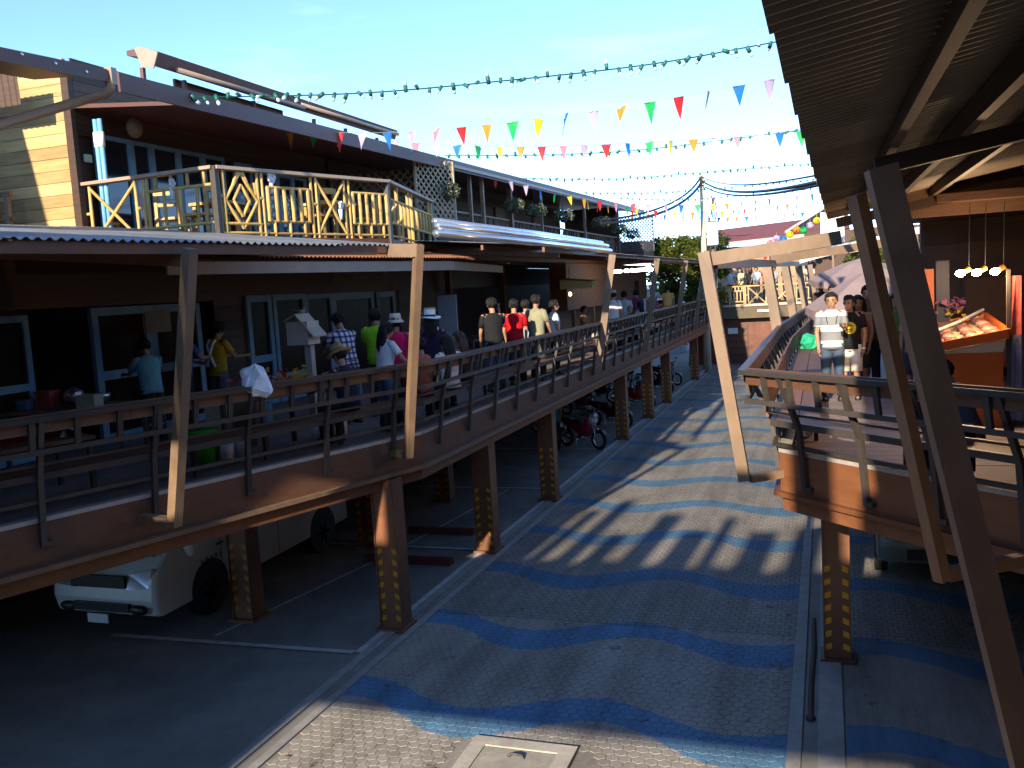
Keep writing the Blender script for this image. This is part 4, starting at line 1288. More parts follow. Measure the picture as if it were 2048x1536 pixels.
def curve_pts(ctrl, n):
    P = [V(*p) for p in ctrl]; out = []
    for i in range(n + 1):
        u = i / n * (len(P) - 1); k = min(int(u), len(P) - 2); f = u - k
        p0, p1, p2, p3 = P[max(k - 1, 0)], P[k], P[k + 1], P[min(k + 2, len(P) - 1)]
        out.append(0.5 * ((2 * p1) + (p2 - p0) * f + (2 * p0 - 5 * p1 + 4 * p2 - p3) * f * f + (3 * p1 - p0 - 3 * p2 + p3) * f ** 3))
    return out


def resample(pts, step):
    out = []; acc = 0.0; nxt = step * 0.5
    for a, b in zip(pts[:-1], pts[1:]):
        ln = (b - a).length
        while nxt <= acc + ln:
            out.append((a.lerp(b, (nxt - acc) / ln), (b - a).normalized())); nxt += step
        acc += ln
    return out


PEN_ME = {}
for q, m_ in PEN.items():
    mb = MB(); rings = []
    for j in range(5):
        v = j / 4.0; w = 0.105 * (1 - v) + 0.002
        rings.append([V(-w, 0.012 * math.sin(v * 3), -0.30 * v), V(-w * 0.3, 0.022 * (1 - v), -0.30 * v), V(w * 0.4, -0.015 * (1 - v), -0.30 * v), V(w, 0.010 * math.cos(v * 4), -0.30 * v)])
    mb.loft(rings, False, closed=False)
    PEN_ME[q] = mb.mesh('pennant', m_, True)
BULB_ME = {}
mb = MB(); mb.tube([(0, 0, 0.015), (0, 0, -0.05)], [0.019, 0.022], 7); mb.ell((0, 0, -0.072), (0.020, 0.020, 0.028), nu=7, nv=5)
mb.m = [0] * 9 + [1] * (len(mb.f) - 9)
BULB = mb.mesh('bulb', [M_GREENBULB, M_CLEARBULB], True)


def bunting(label, ctrl, colors, step, scale=1.0, start=0, seed=1):
    rr = random.Random(seed)
    pts = curve_pts(ctrl, 60)
    t = thing('bunting_string', label, 'bunting', tuple(pts[0]), 0, 'pennant strings over the street')
    mb = MB(); mb.tube(pts[::2], 0.004, 4); mb.build('cord', M_CORD, t)
    for k, (p, d) in enumerate(resample(pts, step)):
        dxy = V(d.x, d.y, 0).normalized()
        z = V(rr.uniform(-0.2, 0.2), rr.uniform(-0.4, 0.4), 1).normalized()
        y = z.cross(dxy).normalized(); a = rr.gauss(0, 0.42)
        x = (dxy * math.cos(a) + y * math.sin(a)).normalized(); z = (z - x * z.dot(x)).normalized(); y = z.cross(x)
        s_ = scale * rr.uniform(0.9, 1.08)
        mw = Matrix((x * s_ * rr.uniform(0.75, 1.05), y * s_, z * s_)).transposed().to_4x4(); mw.translation = p
        inst('pennant', PEN_ME[colors[(k + start) % len(colors)]], mw, t)


def lights(label, ctrl, step, seed=2):
    rr = random.Random(seed)
    pts = curve_pts(ctrl, 60)
    t = thing('light_string', label, 'string lights', tuple(pts[0]), 0, 'strings of unlit bulbs over the street')
    mb = MB(); mb.tube(pts[::2], 0.009, 4); mb.build('wire', M_GREENWIRE, t)
    for k, (p, d) in enumerate(resample(pts, step)):
        e_ = Euler((rr.gauss(0, 0.5), rr.gauss(0, 0.5), 0)).to_matrix()
        if rr.random() < 0.16:
            e_ = Euler((PI + rr.gauss(0, 0.6), 0, 0)).to_matrix()
        mw = (e_ * rr.uniform(1.1, 1.5)).to_4x4(); mw.translation = p + V(0, 0, rr.uniform(-0.01, 0.02))
        inst('bulb', BULB, mw, t)


bunting('highest and nearest string of big bright pennants, ending at the dark right roof', [(-9.41, 14.62, 7.65), (-7.07, 14.88, 7.41), (-3.87, 14.94, 7.35), (-0.71, 15.01, 7.52), (0.4, 14.8, 7.58)], 'ogrwbwprogybw', 0.47, 1.15, 0, 3)
bunting('second string of pennants, below the nearest one, sharing a line of bulbs', [(-10.52, 18.02, 8.17), (-8.22, 18.79, 7.83), (-5.65, 19.46, 7.59), (-2.49, 20.24, 7.51), (-0.45, 20.97, 7.55), (0.6, 21.3, 7.62)], 'rbgyowpwbgyorpw', 0.47, 1.1, 2, 5)
bunting('pennant string running down along the shaded balcony eave and out across the street', [(-8.44, 22.95, 7.59), (-6.61, 26.74, 7.05), (-3.75, 29.85, 6.87), (-0.59, 33.13, 7.16), (0.87, 33.66, 7.24)], 'rwwbgyorp', 0.62, 1.0, 0, 7)
bunting('far pennant string crossing before the utility pole, upper of the far pair', [(-7.58, 29.62, 7.31), (-6.18, 33.29, 7.13), (-4.29, 37.16, 7.13), (-1.73, 40.22, 7.40), (0.70, 43.25, 7.73)], 'ryrobgypr', 0.62, 1.0, 1, 8)
bunting('farthest pennant string just above the red roof hall', [(-8.41, 37.89, 7.65), (-7.04, 41.56, 7.50), (-4.56, 45.62, 7.41), (-2.11, 48.64, 7.55), (0.83, 51.82, 7.71)], 'obygwprbo', 0.66, 1.0, 4, 9)
lights('string of green bulbs, nearest and highest across the sky', [(-8.63, 10.61, 7.44), (-6.17, 11.46, 7.34), (-4.20, 12.16, 7.39), (-2.23, 12.87, 7.50), (-0.62, 13.46, 7.70), (0.4, 13.75, 7.80)], 0.165, 2)
lights('string of green bulbs running beside the second pennant string', [(-8.31, 19.81, 7.71), (-6.00, 20.61, 7.58), (-3.79, 21.39, 7.58), (-0.59, 22.54, 7.80), (0.5, 22.9, 7.9)], 0.22, 3)
lights('string of bulbs meeting the top of the utility pole in view', [(-8.50, 26.15, 7.81), (-6.18, 28.03, 7.75), (-3.70, 29.99, 7.90), (-0.38, 31.17, 7.97), (0.84, 31.60, 7.99)], 0.25, 4)
lights('string of bulbs passing below the top of the utility pole', [(-8.07, 31.63, 7.78), (-5.99, 33.43, 7.74), (-4.03, 35.20, 7.85), (0.5, 37.8, 8.1)], 0.28, 5)
lights('lowest string of bulbs among the far pennants', [(-7.77, 36.02, 7.91), (-4.91, 39.15, 7.85), (0.5, 43.2, 8.2)], 0.32, 6)
mb = MB(); P = curve_pts([(-2.0, 45.5, 5.55), (-3.6, 45.6, 4.95), (-5.2, 45.6, 4.85)], 20)
bunting('short string of muted pennants under the red roof eave, above the tan beam', [(-5.0, 46, 5.55), (-3.5, 46, 5.35), (-1.9, 46, 5.5)], 'prwbgyro', 0.24, 0.9, 0, 11)

# ================================================================== HANGING BASKETS


def basket(label, x, y, z, r, n, seed, flower):
    rr = random.Random(seed)
    t = thing('hanging_basket', label, 'hanging plant', (x, y, z), 0, 'flower baskets hanging along the shaded balcony')
    mb = MB(); mb.ell((x, y, z - 0.12), (0.13, 0.13, 0.1), nu=10, nv=6); mb.build('pot', M_DARKBOARD, t)
    mb = MB()
    for k in range(3):
        a = k * 2.1
        mb.tube([(x + 0.12 * math.cos(a), y + 0.12 * math.sin(a), z - 0.08), (x, y, z + 0.75)], 0.006, 4)
    mb.build('hanger', M_CABLE, t)
    for nm, m_, cnt_, s0 in (('foliage', M_LEAF2, n, 0.05), ('flowers', M_FLOWER, int(n * flower), 0.038)):
        mb = MB()
        for k in range(cnt_):
            a = rr.uniform(0, 2 * PI); e_ = rr.uniform(-0.6, 1.0); q_ = r * rr.uniform(0.5, 1.0)
            p = V(x + q_ * math.cos(a) * math.cos(e_), y + q_ * math.sin(a) * math.cos(e_), z + q_ * 0.75 * math.sin(e_))
            s_ = s0 * rr.uniform(0.7, 1.5); Q = Euler((rr.uniform(-1, 1), rr.uniform(-1, 1), rr.uniform(0, 6.3))).to_matrix()
            mb.add([p + Q @ V(*w) for w in ((-s_, 0, 0), (0, -s_ * 0.5, 0.01), (s_, 0, -0.01), (0, s_ * 0.5, 0.01))], [(0, 1, 2, 3)])
        o = mb.build(nm, m_, t); o['kind'] = 'stuff'


for k, (y, z, r, nm) in enumerate(((19.6, 6.85, 0.34, 'nearest, beside the tan lattice'), (24.5, 6.86, 0.33, 'second, left of the brown balcony post'), (26.5, 6.84, 0.34, 'third, close to a tan post'),
                               (29.6, 6.86, 0.38, 'fourth, in the middle of the shaded balcony'), (35.0, 6.9, 0.4, 'fifth, near the last balcony bay'), (38.3, 6.8, 0.36, 'last, near the dark blue lattice'))):
    basket('hanging basket of pale flowers, ' + nm, -8.25, y, z, r, 300, 20 + k, 0.6)
basket('bushy plant in a pot on the end parapet by the dark lattice', -8.5, 42.3, 6.75, 0.45, 350, 31, 0.1)

# ================================================================== RIGHT SHOP AND STALL
rs = thing('shop_interior', 'dark brown shop front behind the orange stall on the right', 'building', (4, 17, 2.5))
mb = MB(); mb.box((4.6, 17.6, 4.2), (6.0, 0.2, 3.4)); mb.build('back_wall', mat('dim tan shop wall', (0.10, 0.06, 0.035), 0.7, 0.5, 2), rs)
mb = MB(); mb.box((5.6, 12.0, 4.2), (0.2, 11.0, 3.6)); mb.build('side_wall', M_DARKBOARD, rs)
mb = MB(); mb.box((3.55, 14.9, 5.30), (4.5, 5.4, 0.10)); mb.build('ceiling', M_DARKBOARD, rs)
mb = MB(); mb.box((3.6, 12.55, 5.75), (5.8, 0.08, 1.3)); mb.build('front_gable', M_DARKBOARD, rs)
for k in range(9):
    bar('wall_board', (1.65, 17.47, 2.7 + k * 0.33), (5.4, 17.47, 2.7 + k * 0.33), 0.03, 0.31, M_DARKBOARD, rs)
mb = MB(); mb.box((2.9, 16.9, 3.5), (1.4, 0.5, 1.5)); tag(mb.build('shelf_cabinet', M_BENCH), 'brown cabinet against the dim shop wall behind the stall lamps', 'cabinet')
st = thing('food_stall', 'orange and cream food stall counter with a tilted display tray', 'stall', (1.9, 12.6, ZR))
mb = MB(); mb.box((1.66, 12.75, 2.97), (0.64, 1.5, 0.90)); mb.build('counter', M_STALLORANGE, st)
mb = MB(); mb.loft([[V(x, y, 3.425) for x, y in ((1.34, 11.98), (1.98, 11.98), (1.98, 13.5), (1.34, 13.5))], [V(1.33, 11.95, 3.46), V(2.0, 11.95, 3.58), V(2.0, 13.52, 3.70), V(1.33, 13.52, 3.58)]]); mb.build('counter_band', M_STALLWHITE, st)
T0, TX, TY = V(1.31, 11.93, 3.47), V(0.71, 0, 0.125), V(0, 1.62, 0.125)


def tp(u, v, h=0.0):
    return T0 + TX * u + TY * v + V(0, 0, h)


for a, b in (((0, 0), (1, 0)), ((0, 1), (1, 1)), ((0, 0), (0, 1)), ((1, 0), (1, 1))):
    bar('tray_rim', tp(*a, 0.05), tp(*b, 0.05), 0.05, 0.11, M_STALLORANGE, st)
mb = MB(); mb.loft([[tp(0.02, 0.02, 0.012), tp(0.98, 0.02, 0.012), tp(0.98, 0.98, 0.012), tp(0.02, 0.98, 0.012)], [tp(0.02, 0.02, 0.03), tp(0.98, 0.02, 0.03), tp(0.98, 0.98, 0.03), tp(0.02, 0.98, 0.03)]]); mb.build('tray_floor', M_STALLWHITE, st)
rr = random.Random(12)
m_pk = [mat('brown snack packets', (0.22, 0.085, 0.05), 0.35, 0.5, 20, 0.3), mat('clear wrapped sweets', (0.42, 0.24, 0.2), 0.25, 0.5, 20, 0.3)]
for i in range(3):
    for j in range(6):
        c = tp(0.18 + 0.32 * i, 0.1 + 0.16 * j, 0.07)
        mb = MB(); mb.ell(c, (0.10 * rr.uniform(0.8, 1.05), 0.11 * rr.uniform(0.8, 1.05), 0.045), Matrix.Rotation(rr.uniform(-0.4, 0.4), 3, 'Z'), 8, 5)
        tag(mb.build('snack_packet', m_pk[(i + j) % 2], None, True), 'wrapped snack packets lying in the tilted tray of the orange stall', 'packet', 'snack packets in the stall tray')
mb = MB(); mb.tube([tp(0.0, 0.45, 0.13), tp(0.45, 0.62, 0.15), tp(0.95, 0.95, 0.16)], 0.02, 6)
tag(mb.build('plastic_cover', M_PLASTICBAG), 'rolled edge of a clear plastic cover across the stall tray', 'cover')
fl = thing('flower_display', 'heap of purple and yellow flower packets at the back of the orange stall', 'flowers', (1.5, 13.6, 3.75))
for nm, col, n, dz in (('purple_flower', (0.42, 0.16, 0.3), 60, 0.14), ('yellow_flower', (0.5, 0.33, 0.04), 50, 0.0)):
    mb = MB(); m_ = leaf_mat(nm.replace('_', ' ') + ' petals', col)
    for k in range(n):
        c = V(1.15 + rr.uniform(0, 0.62), 13.35 + rr.uniform(0, 0.4), 3.72 + dz + rr.uniform(0, 0.18)); s_ = rr.uniform(0.03, 0.05)
        Q = Euler((rr.uniform(-1, 1), rr.uniform(-1, 1), rr.uniform(0, 6))).to_matrix()
        mb.add([c + Q @ V(*w) for w in ((-s_, 0, 0), (0, -s_, 0.02), (s_, 0, 0), (0, s_, 0.02))], [(0, 1, 2, 3)])
    o = mb.build(nm + 's', m_, fl); o['kind'] = 'stuff'
mb = MB(); mb.box((1.47, 13.55, 3.66), (0.75, 0.5, 0.14)); mb.build('crate', M_BENCH, fl)
bn = thing('cloth_banner', 'tall hanging banner with a red top and grey blue foot right of the orange stall', 'banner', (2.1, 12.0, 2.6))
for (z0, z1, q) in ((3.62, 4.32, 'dull red cloth'), (2.6, 3.62, 'grey blue cloth')):
    mb = MB(); mb.loft([[V(2.06 + 0.22 * u, 12.0 + 0.02 * math.sin(9 * u), z0) for u in (0, 0.25, 0.5, 0.75, 1)] + [V(2.06 + 0.22 * u, 12.03 + 0.02 * math.sin(9 * u), z0) for u in (1, 0.75, 0.5, 0.25, 0)], [V(2.06 + 0.22 * u, 12.0 + 0.02 * math.sin(9 * u + 1), z1) for u in (0, 0.25, 0.5, 0.75, 1)] + [V(2.06 + 0.22 * u, 12.03 + 0.02 * math.sin(9 * u + 1), z1) for u in (1, 0.75, 0.5, 0.25, 0)]])
    mb.build('cloth_panel', cloth(q, (0.26, 0.05, 0.045) if 'red' in q else (0.13, 0.13, 0.2)), bn)
bar('pole', (2.04, 12.02, ZR), (2.04, 12.02, 4.4), 0.04, 0.04, M_RAIL, bn)
mb = MB(); mb.box((1.28, 13.4, 3.9), (0.2, 0.05, 1.1)); tag(mb.build('orange_panel', mat('orange red board', (0.38, 0.07, 0.02), 0.5)), 'narrow orange red upright board left of the stall lamps', 'panel')
mb = MB(); mb.box((1.50, 13.5, 3.95), (0.16, 0.05, 1.2)); tag(mb.build('blue_panel', mat('dark blue board', (0.02, 0.025, 0.07), 0.5)), 'narrow dark blue upright board beside the orange red board', 'panel')
M_BULB_ON = mat('lit warm bulb', (1, 0.9, 0.7), 0.4, 0, 3, 0, rnd=0, emit=(1, 0.66, 0.36, 60))
for k, (x, nm) in enumerate(((1.525, 'left one'), (1.70, 'middle one'), (1.895, 'right one'))):
    t = thing('stall_lamp', 'lit warm bulb over the orange stall, %s of three in a row' % nm, 'lamp', (x, 12, 4.38), 0, 'lit bulbs above the stall')
    mb = MB(); mb.ell((x, 12, 4.38), (0.052, 0.045, 0.04), nu=10, nv=7); mb.build('bulb', M_BULB_ON, t, True)
    mb = MB(); mb.tube([(x + 0.045, 12.02, 4.40), (x + 0.10, 12.05, 4.43)], [0.03, 0.035], 8); mb.build('socket', M_STALLORANGE, t)
    pl = bpy.data.lights.new('bulb_light', 'POINT'); pl.energy = 9; pl.color = (1, 0.66, 0.36); pl.shadow_soft_size = 0.05
    po = bpy.data.objects.new('bulb_light', pl); COL.objects.link(po); po.parent = t; po.location = (-0.02, -0.10, -0.06)
    mb = MB(); mb.tube([(x + 0.10, 12.05, 4.43), (x + 0.12, 12.1, 5.2)], 0.004, 5); mb.build('cable', M_CABLE, t)


def parasol(label, x, y, z, r, h, tilt=0.0):
    t = thing('parasol', label, 'parasol', (x, y, ZR), 0, 'mauve grey parasols on the right walkway')
    n = 8; R = Matrix.Rotation(tilt, 3, 'X')
    mb = MB(); rings = []
    for v in (0.02, 0.35, 0.7, 1.0):
        rings.append([V(x, y, z) + R @ V(r * v * (1 if j % 2 == 0 else 0.94) * math.cos(PI * j / n), r * v * (1 if j % 2 == 0 else 0.94) * math.sin(PI * j / n), -h * v ** 1.3 + (0.0 if j % 2 == 0 else -0.03 * v)) for j in range(2 * n)])
    rings.append([p + V(0, 0, -0.14 - 0.02 * (j % 2)) for j, p in enumerate(rings[-1])])
    mb.loft(rings, False); mb.build('canopy', M_UMB, t)
    for j in range(n):
        a = V(x, y, z) + R @ V(0, 0, -0.03); b = V(x, y, z) + R @ V(r * 0.97 * math.cos(2 * PI * j / n), r * 0.97 * math.sin(2 * PI * j / n), -h - 0.01)
        bar('rib', a, b, 0.015, 0.015, M_RAIL, t)
    mb = MB(); mb.tube([(x, y, ZR), V(x, y, z) + R @ V(0, 0, 0.05)], 0.022, 8); mb.build('pole', M_RAIL, t)


parasol('mauve grey parasol standing just behind the group in the sun', 0.75, 18.2, 4.46, 1.12, 0.62, 0.1)
parasol('mauve grey parasol farther back, above and behind the nearest parasol', 0.85, 24.5, 4.78, 1.25, 0.45, 0.12)

# ================================================================== PEOPLE
BODIES = []


def person(label, x, y, z, H, face, shirt, pants=None, sleeves='short', legs='long', lean=0.0, aL=(5, 8, 12), aR=(5, 8, 12), seat=None, hair='short', hairm=None, hat=None, hatm=None,
           hy=0.0, hp=0.0, feats=False, shoe=None, stance=0.0, twist=0.0, hem=-0.03, detail=False, sitleg=85, voxel=None, skinm=None):
    pants = pants or M_DARKPANTS; hairm = hairm or M_HAIR; shoe = shoe or M_SHOE; skin = skinm or M_SKIN
    t = thing('person', label, 'person', (x, y, z), math.radians(face))
    hz = 0.525 * H if seat is None else seat + 0.055 * H
    hip = V(0, 0, hz)
    RL = Matrix.Rotation(-math.radians(lean), 3, 'X') @ Matrix.Rotation(math.radians(twist), 3, 'Z')

    def U(a, b, c):
        return hip + RL @ (V(a, b, c) * H)
    # ---- joints
    nk, hd = U(0, 0.005, 0.315), U(0, 0.018, 0.405)
    sh = {s: U(s * 0.108, 0, 0.285) for s in (-1, 1)}
    arm = {}
    for s, (fl_, ab, el) in ((-1, aL), (1, aR)):
        f_, a_, e_ = map(math.radians, (fl_, ab, el))
        d1 = RL @ V(s * math.sin(a_), math.sin(f_) * math.cos(a_), -math.cos(f_) * math.cos(a_))
        elb = sh[s] + d1 * 0.172 * H
        a2 = a_ * 0.3 - math.radians(8)
        d2 = RL @ V(s * math.sin(a2), math.sin(f_ + e_) * math.cos(a2), -math.cos(f_ + e_) * math.cos(a2))
        wr_ = elb + d2 * 0.145 * H
        arm[s] = (elb, wr_, d1, d2)
    leg = {}
    for s in (-1, 1):
        hj = hip + V(s * 0.052, 0, -0.01) * H
        if seat is None:
            st_ = stance * s
            kn = hj + V(s * 0.006, 0.012 + st_ * 0.5, -0.243) * H
            an = V(s * 0.068 * H, (-0.01 + st_) * H, 0.042 * H)
        else:
            q = math.radians(sitleg)
            kn = hj + V(s * 0.035, math.sin(q) * 0.24, -math.cos(q) * 0.24) * H
            an = V(kn.x * 1.05, kn.y - 0.02 * H, max(0.042 * H, kn.z - 0.24 * H))
        leg[s] = (hj, kn, an)
    # ---- continuous body
    b = MB()
    for s in (-1, 1):
        hj, kn, an = leg[s]; elb, wr_, d1, d2 = arm[s]
        b.capsule(hj, kn, 0.050 * H, 0.034 * H); b.capsule(kn, an, 0.033 * H, 0.021 * H)
        b.ell(kn.lerp(an, 0.3) + V(0, -0.008 * H, 0), (0.030 * H, 0.034 * H, 0.06 * H))
        b.capsule(an + V(0, -0.012 * H, -0.018 * H), an + V(0, 0.085 * H, -0.024 * H), 0.022 * H, 0.018 * H)
        b.capsule(sh[s], elb, 0.027 * H, 0.022 * H); b.capsule(elb, wr_, 0.022 * H, 0.0145 * H)
        b.capsule(wr_, wr_ + d2 * 0.035 * H, 0.015 * H, 0.019 * H)
    b.ell(U(0, 0, 0.0), (0.088 * H, 0.062 * H, 0.075 * H)); b.ell(U(0, 0, 0.1), (0.078 * H, 0.056 * H, 0.10 * H), RL)
    b.ell(U(0, 0, 0.215), (0.096 * H, 0.060 * H, 0.10 * H), RL); b.capsule(sh[-1], sh[1], 0.032 * H, 0.032 * H)
    b.capsule(U(0, -0.004, 0.27), hd - RL @ V(0, 0.01, 0.02) * H, 0.034 * H, 0.029 * H)
    HR = RL @ Matrix.Rotation(math.radians(hy), 3, 'Z') @ Matrix.Rotation(math.radians(hp + lean * 0.4), 3, 'X')

    def Hd(a, c, e):
        return hd + HR @ (V(a, c, e) * H)
    b.ell(Hd(0, -0.004, 0.018), (0.046 * H, 0.055 * H, 0.055 * H), HR); b.ell(Hd(0, 0.014, -0.026), (0.036 * H, 0.042 * H, 0.042 * H), HR)
    b.capsule(Hd(0, 0.052, -0.002), Hd(0, 0.064, -0.016), 0.0055 * H, 0.0085 * H)
    for s in (-1, 1):
        b.ell(Hd(s * 0.047, -0.004, -0.004), (0.006 * H, 0.012 * H, 0.019 * H), HR, 8, 6)
    body = b.build('body', skin, t, True, True)
    rm = body.modifiers.new('merge', 'REMESH'); rm.mode = 'VOXEL'; rm.voxel_size = (voxel or 0.0085) * H; rm.use_smooth_shade = True
    sm_ = body.modifiers.new('soft', 'SMOOTH'); sm_.factor = 0.5; sm_.iterations = 3
    # five fingers per hand, rooted in the palm, slightly curled
    fg = MB()
    for s in (-1, 1):
        elb, wr_, d1, d2 = arm[s]
        side = RL @ V(0, 1, 0); side = (side - d2 * side.dot(d2)).normalized(); nrm = d2.cross(side) * s
        palm = wr_ + d2 * 0.048 * H
        for k in range(4):
            ln_ = (0.036, 0.043, 0.041, 0.032)[k] * H
            p0 = palm + side * (0.013 - 0.0088 * k) * H
            p1 = p0 + d2 * ln_ * 0.55 - nrm * 0.004 * H; p2 = p1 + d2 * ln_ * 0.45 - nrm * 0.013 * H
            fg.tube([p0 - d2 * 0.012 * H, p0, p1, p2], [0.0055 * H, 0.0055 * H, 0.005 * H, 0.0038 * H], 6)
        q0 = wr_ + d2 * 0.02 * H + side * 0.014 * H
        fg.tube([q0, q0 + (side * 0.017 + d2 * 0.014) * H, q0 + (side * 0.020 + d2 * 0.034) * H - nrm * 0.005 * H], [0.0065 * H, 0.006 * H, 0.0045 * H], 6)
    BODIES.append((body, fg))
    # ---- shirt
    n = 16; mb = MB(); rings = []
    for (zz, rx, ry, yo) in ((hem, 0.108, 0.080, 0), (0.05, 0.101, 0.074, 0.002), (0.12, 0.100, 0.072, 0.003), (0.20, 0.110, 0.075, 0.004), (0.255, 0.118, 0.070, 0.0), (0.295, 0.095, 0.055, -0.002), (0.315, 0.056, 0.044, -0.002), (0.325, 0.040, 0.038, 0.0)):
        rings.append([U(rx * math.cos(2 * PI * j / n), yo + ry * math.sin(2 * PI * j / n), zz + (0.003 * math.sin(3 * j) if zz == hem else 0)) for j in range(n)])
    mb.loft(rings, True)
    if sleeves != 'none':
        for s in (-1, 1):
            elb, wr_, d1, d2 = arm[s]
            p0 = sh[s] - d1 * 0.02 * H - RL @ V(s * 0.03 * H, 0, 0)
            if sleeves == 'short':
                mb.tube([p0, sh[s], sh[s] + d1 * 0.06 * H, sh[s] + d1 * 0.115 * H], [0.024 * H, 0.035 * H, 0.036 * H, 0.039 * H], 10)
            else:
                mb.tube([p0, sh[s], sh[s] + d1 * 0.09 * H, elb, elb + d2 * 0.07 * H, wr_ - d2 * 0.01 * H], [0.024 * H, 0.035 * H, 0.035 * H, 0.031 * H, 0.028 * H, 0.024 * H], 10)
    mb.build('shirt', shirt, t, True, True)
    # ---- trousers / shorts / skirt
    mb = MB(); rings = []
    for (zz, rx, ry) in ((0.045, 0.094, 0.068), (0.0, 0.098, 0.073), (-0.045, 0.098, 0.074)):
        rings.append([hip + V(rx * math.cos(2 * PI * j / n), ry * math.sin(2 * PI * j / n), zz) * H for j in range(n)])
    if legs == 'skirt':
        for zz, r_ in ((-0.13, 0.105), (-0.24, 0.115)):
            rings.append([hip + V(r_ * math.cos(2 * PI * j / n) * (1 + 0.05 * math.sin(4 * j)), r_ * 0.85 * math.sin(2 * PI * j / n), zz) * H for j in range(n)])
    mb.loft(rings, True)
    if legs != 'skirt':
        for s in (-1, 1):
            hj, kn, an = leg[s]
            if legs == 'long':
                mb.tube([hj + V(0, 0, 0.02 * H), hj.lerp(kn, 0.45), kn, kn.lerp(an, 0.5), an.lerp(kn, 0.03)], [0.056 * H, 0.055 * H, 0.043 * H, 0.039 * H, 0.036 * H], 12)
            else:
                mb.tube([hj + V(0, 0, 0.02 * H), hj.lerp(kn, 0.5), kn.lerp(hj, 0.02)], [0.057 * H, 0.058 * H, 0.055 * H], 12)
    mb.build('trousers' if legs == 'long' else ('skirt' if legs == 'skirt' else 'shorts'), pants, t, True, True)
    if seat is None or True:
        for s in (-1, 1):
            hj, kn, an = leg[s]
            mb = MB(); mb.loft([[an + V(w * math.cos(2 * PI * j / 10), l0 + w2 * math.sin(2 * PI * j / 10), zz - 0.042) * H for j in range(10)] for (w, w2, l0, zz) in ((0.030, 0.075, 0.035, -0.004), (0.031, 0.077, 0.035, 0.012), (0.026, 0.066, 0.03, 0.03), (0.02, 0.03, 0.0, 0.045))])
            mb.build('shoe', shoe, t, True, True)
    # ---- hair
    if hair:
        mb = MB(); rr_ = random.Random(hash(label) % 999 if False else len(label) * 7); nu, nv = 20, 12
        g = []
        for i in range(nv + 1):
            ph = PI * (0.01 + 0.80 * i / nv); row_ = []
            for j in range(nu):
                th = 2 * PI * j / nu
                k_ = 1.0 + 0.05 * math.sin(5 * th + i) * (i / nv) + rr_.uniform(-0.02, 0.03)
                fr = max(0.0, math.sin(th))           # front side
                lim = 1.0 - 0.55 * fr ** 0.7 if ph > PI * 0.33 else 1.0
                pz = math.cos(ph)
                if fr > 0.25 and pz < 0.42:
                    pz = 0.42 - 0.04 * rr_.random(); sp_ = math.sqrt(1 - pz * pz)
                else:
                    sp_ = math.sin(ph)
                row_.append(Hd(0.0525 * k_ * sp_ * math.cos(th), -0.006 + 0.063 * k_ * sp_ * math.sin(th), 0.020 + 0.0635 * k_ * pz))
            g.append(row_)
        mb.loft(g, True)
        for q_ in range(46):          # loose locks break up the outline
            th = rr_.uniform(0, 2 * PI); fr = max(0.0, math.sin(th))
            ph0 = rr_.uniform(0.05, 0.30) * PI; ph1 = (rr_.uniform(0.60, 0.84) if fr < 0.25 else rr_.uniform(0.33, 0.40)) * PI
            pts = []
            for u in (0, 0.35, 0.7, 1.0):
                ph = ph0 + (ph1 - ph0) * u; kk = 1.03 + 0.05 * rr_.random() + 0.03 * math.sin(9 * u + q_); t2 = th + 0.35 * math.sin(q_) * u
                pts.append(Hd(0.0525 * kk * math.sin(ph) * math.cos(t2), -0.006 + 0.063 * kk * math.sin(ph) * math.sin(t2), 0.020 + 0.0635 * kk * math.cos(ph)))
            mb.tube(pts, [0.004 * H, 0.0085 * H, 0.0075 * H, 0.0015 * H], 5)
        if hair == 'long':
            rg = []
            for (zz, w, yb) in ((0.03, 0.05, -0.035), (-0.03, 0.056, -0.04), (-0.09, 0.058, -0.055), (-0.15, 0.05, -0.062), (-0.19, 0.03, -0.06)):
                rg.append([hd + RL @ (V(w * math.cos(2 * PI * j / 12), yb + 0.024 * math.sin(2 * PI * j / 12), zz) * H) for j in range(12)])
            mb.loft(rg, True)
            for q_ in range(30):
                a = rr_.uniform(PI * 0.95, PI * 2.05); w = 0.054
                mb.tube([hd + RL @ (V(w * k3 * math.cos(a), -0.045 - 0.004 * q3 + 0.027 * k3 * math.sin(a), z3 + rr_.uniform(-0.01, 0.01)) * H) for z3, k3, q3 in ((0.03, 0.95, 0), (-0.05, 1.12, 2), (-0.12, 1.08, 4), (-0.19 + rr_.uniform(-0.03, 0.02), 0.8, 5))], [0.006 * H, 0.009 * H, 0.008 * H, 0.0015 * H], 5)
        mb.build('hair', hairm, t, True, True)
    if hat:
        mb = MB(); k_ = 0.0
        cr2, br, bh = {'fedora': (0.056, 0.105, 0.065), 'bucket': (0.058, 0.085, 0.06), 'cap': (0.058, 0.06, 0.05)}[hat]
        rg = []
        prof = [(0.0, br * 1.0, 0.022), (0.0, br, 0.028), (0.0, cr2 * 1.04, 0.040), (0.0, cr2, 0.062), (0.0, cr2 * 0.86, 0.040 + bh), (0.0, cr2 * 0.45, 0.034 + bh)]
        for (_, r_, zz) in prof:
            rg.append([Hd(r_ * math.cos(2 * PI * j / 18), -0.004 + r_ * 1.12 * math.sin(2 * PI * j / 18), zz - (0.012 if r_ > 0.07 and hat == 'bucket' else 0) + (0.010 * math.sin(2 * 2 * PI * j / 18) if r_ > 0.09 else 0)) for j in range(18)])
        if hat == 'cap':
            rg = rg[2:]
        mb.loft(rg, True)
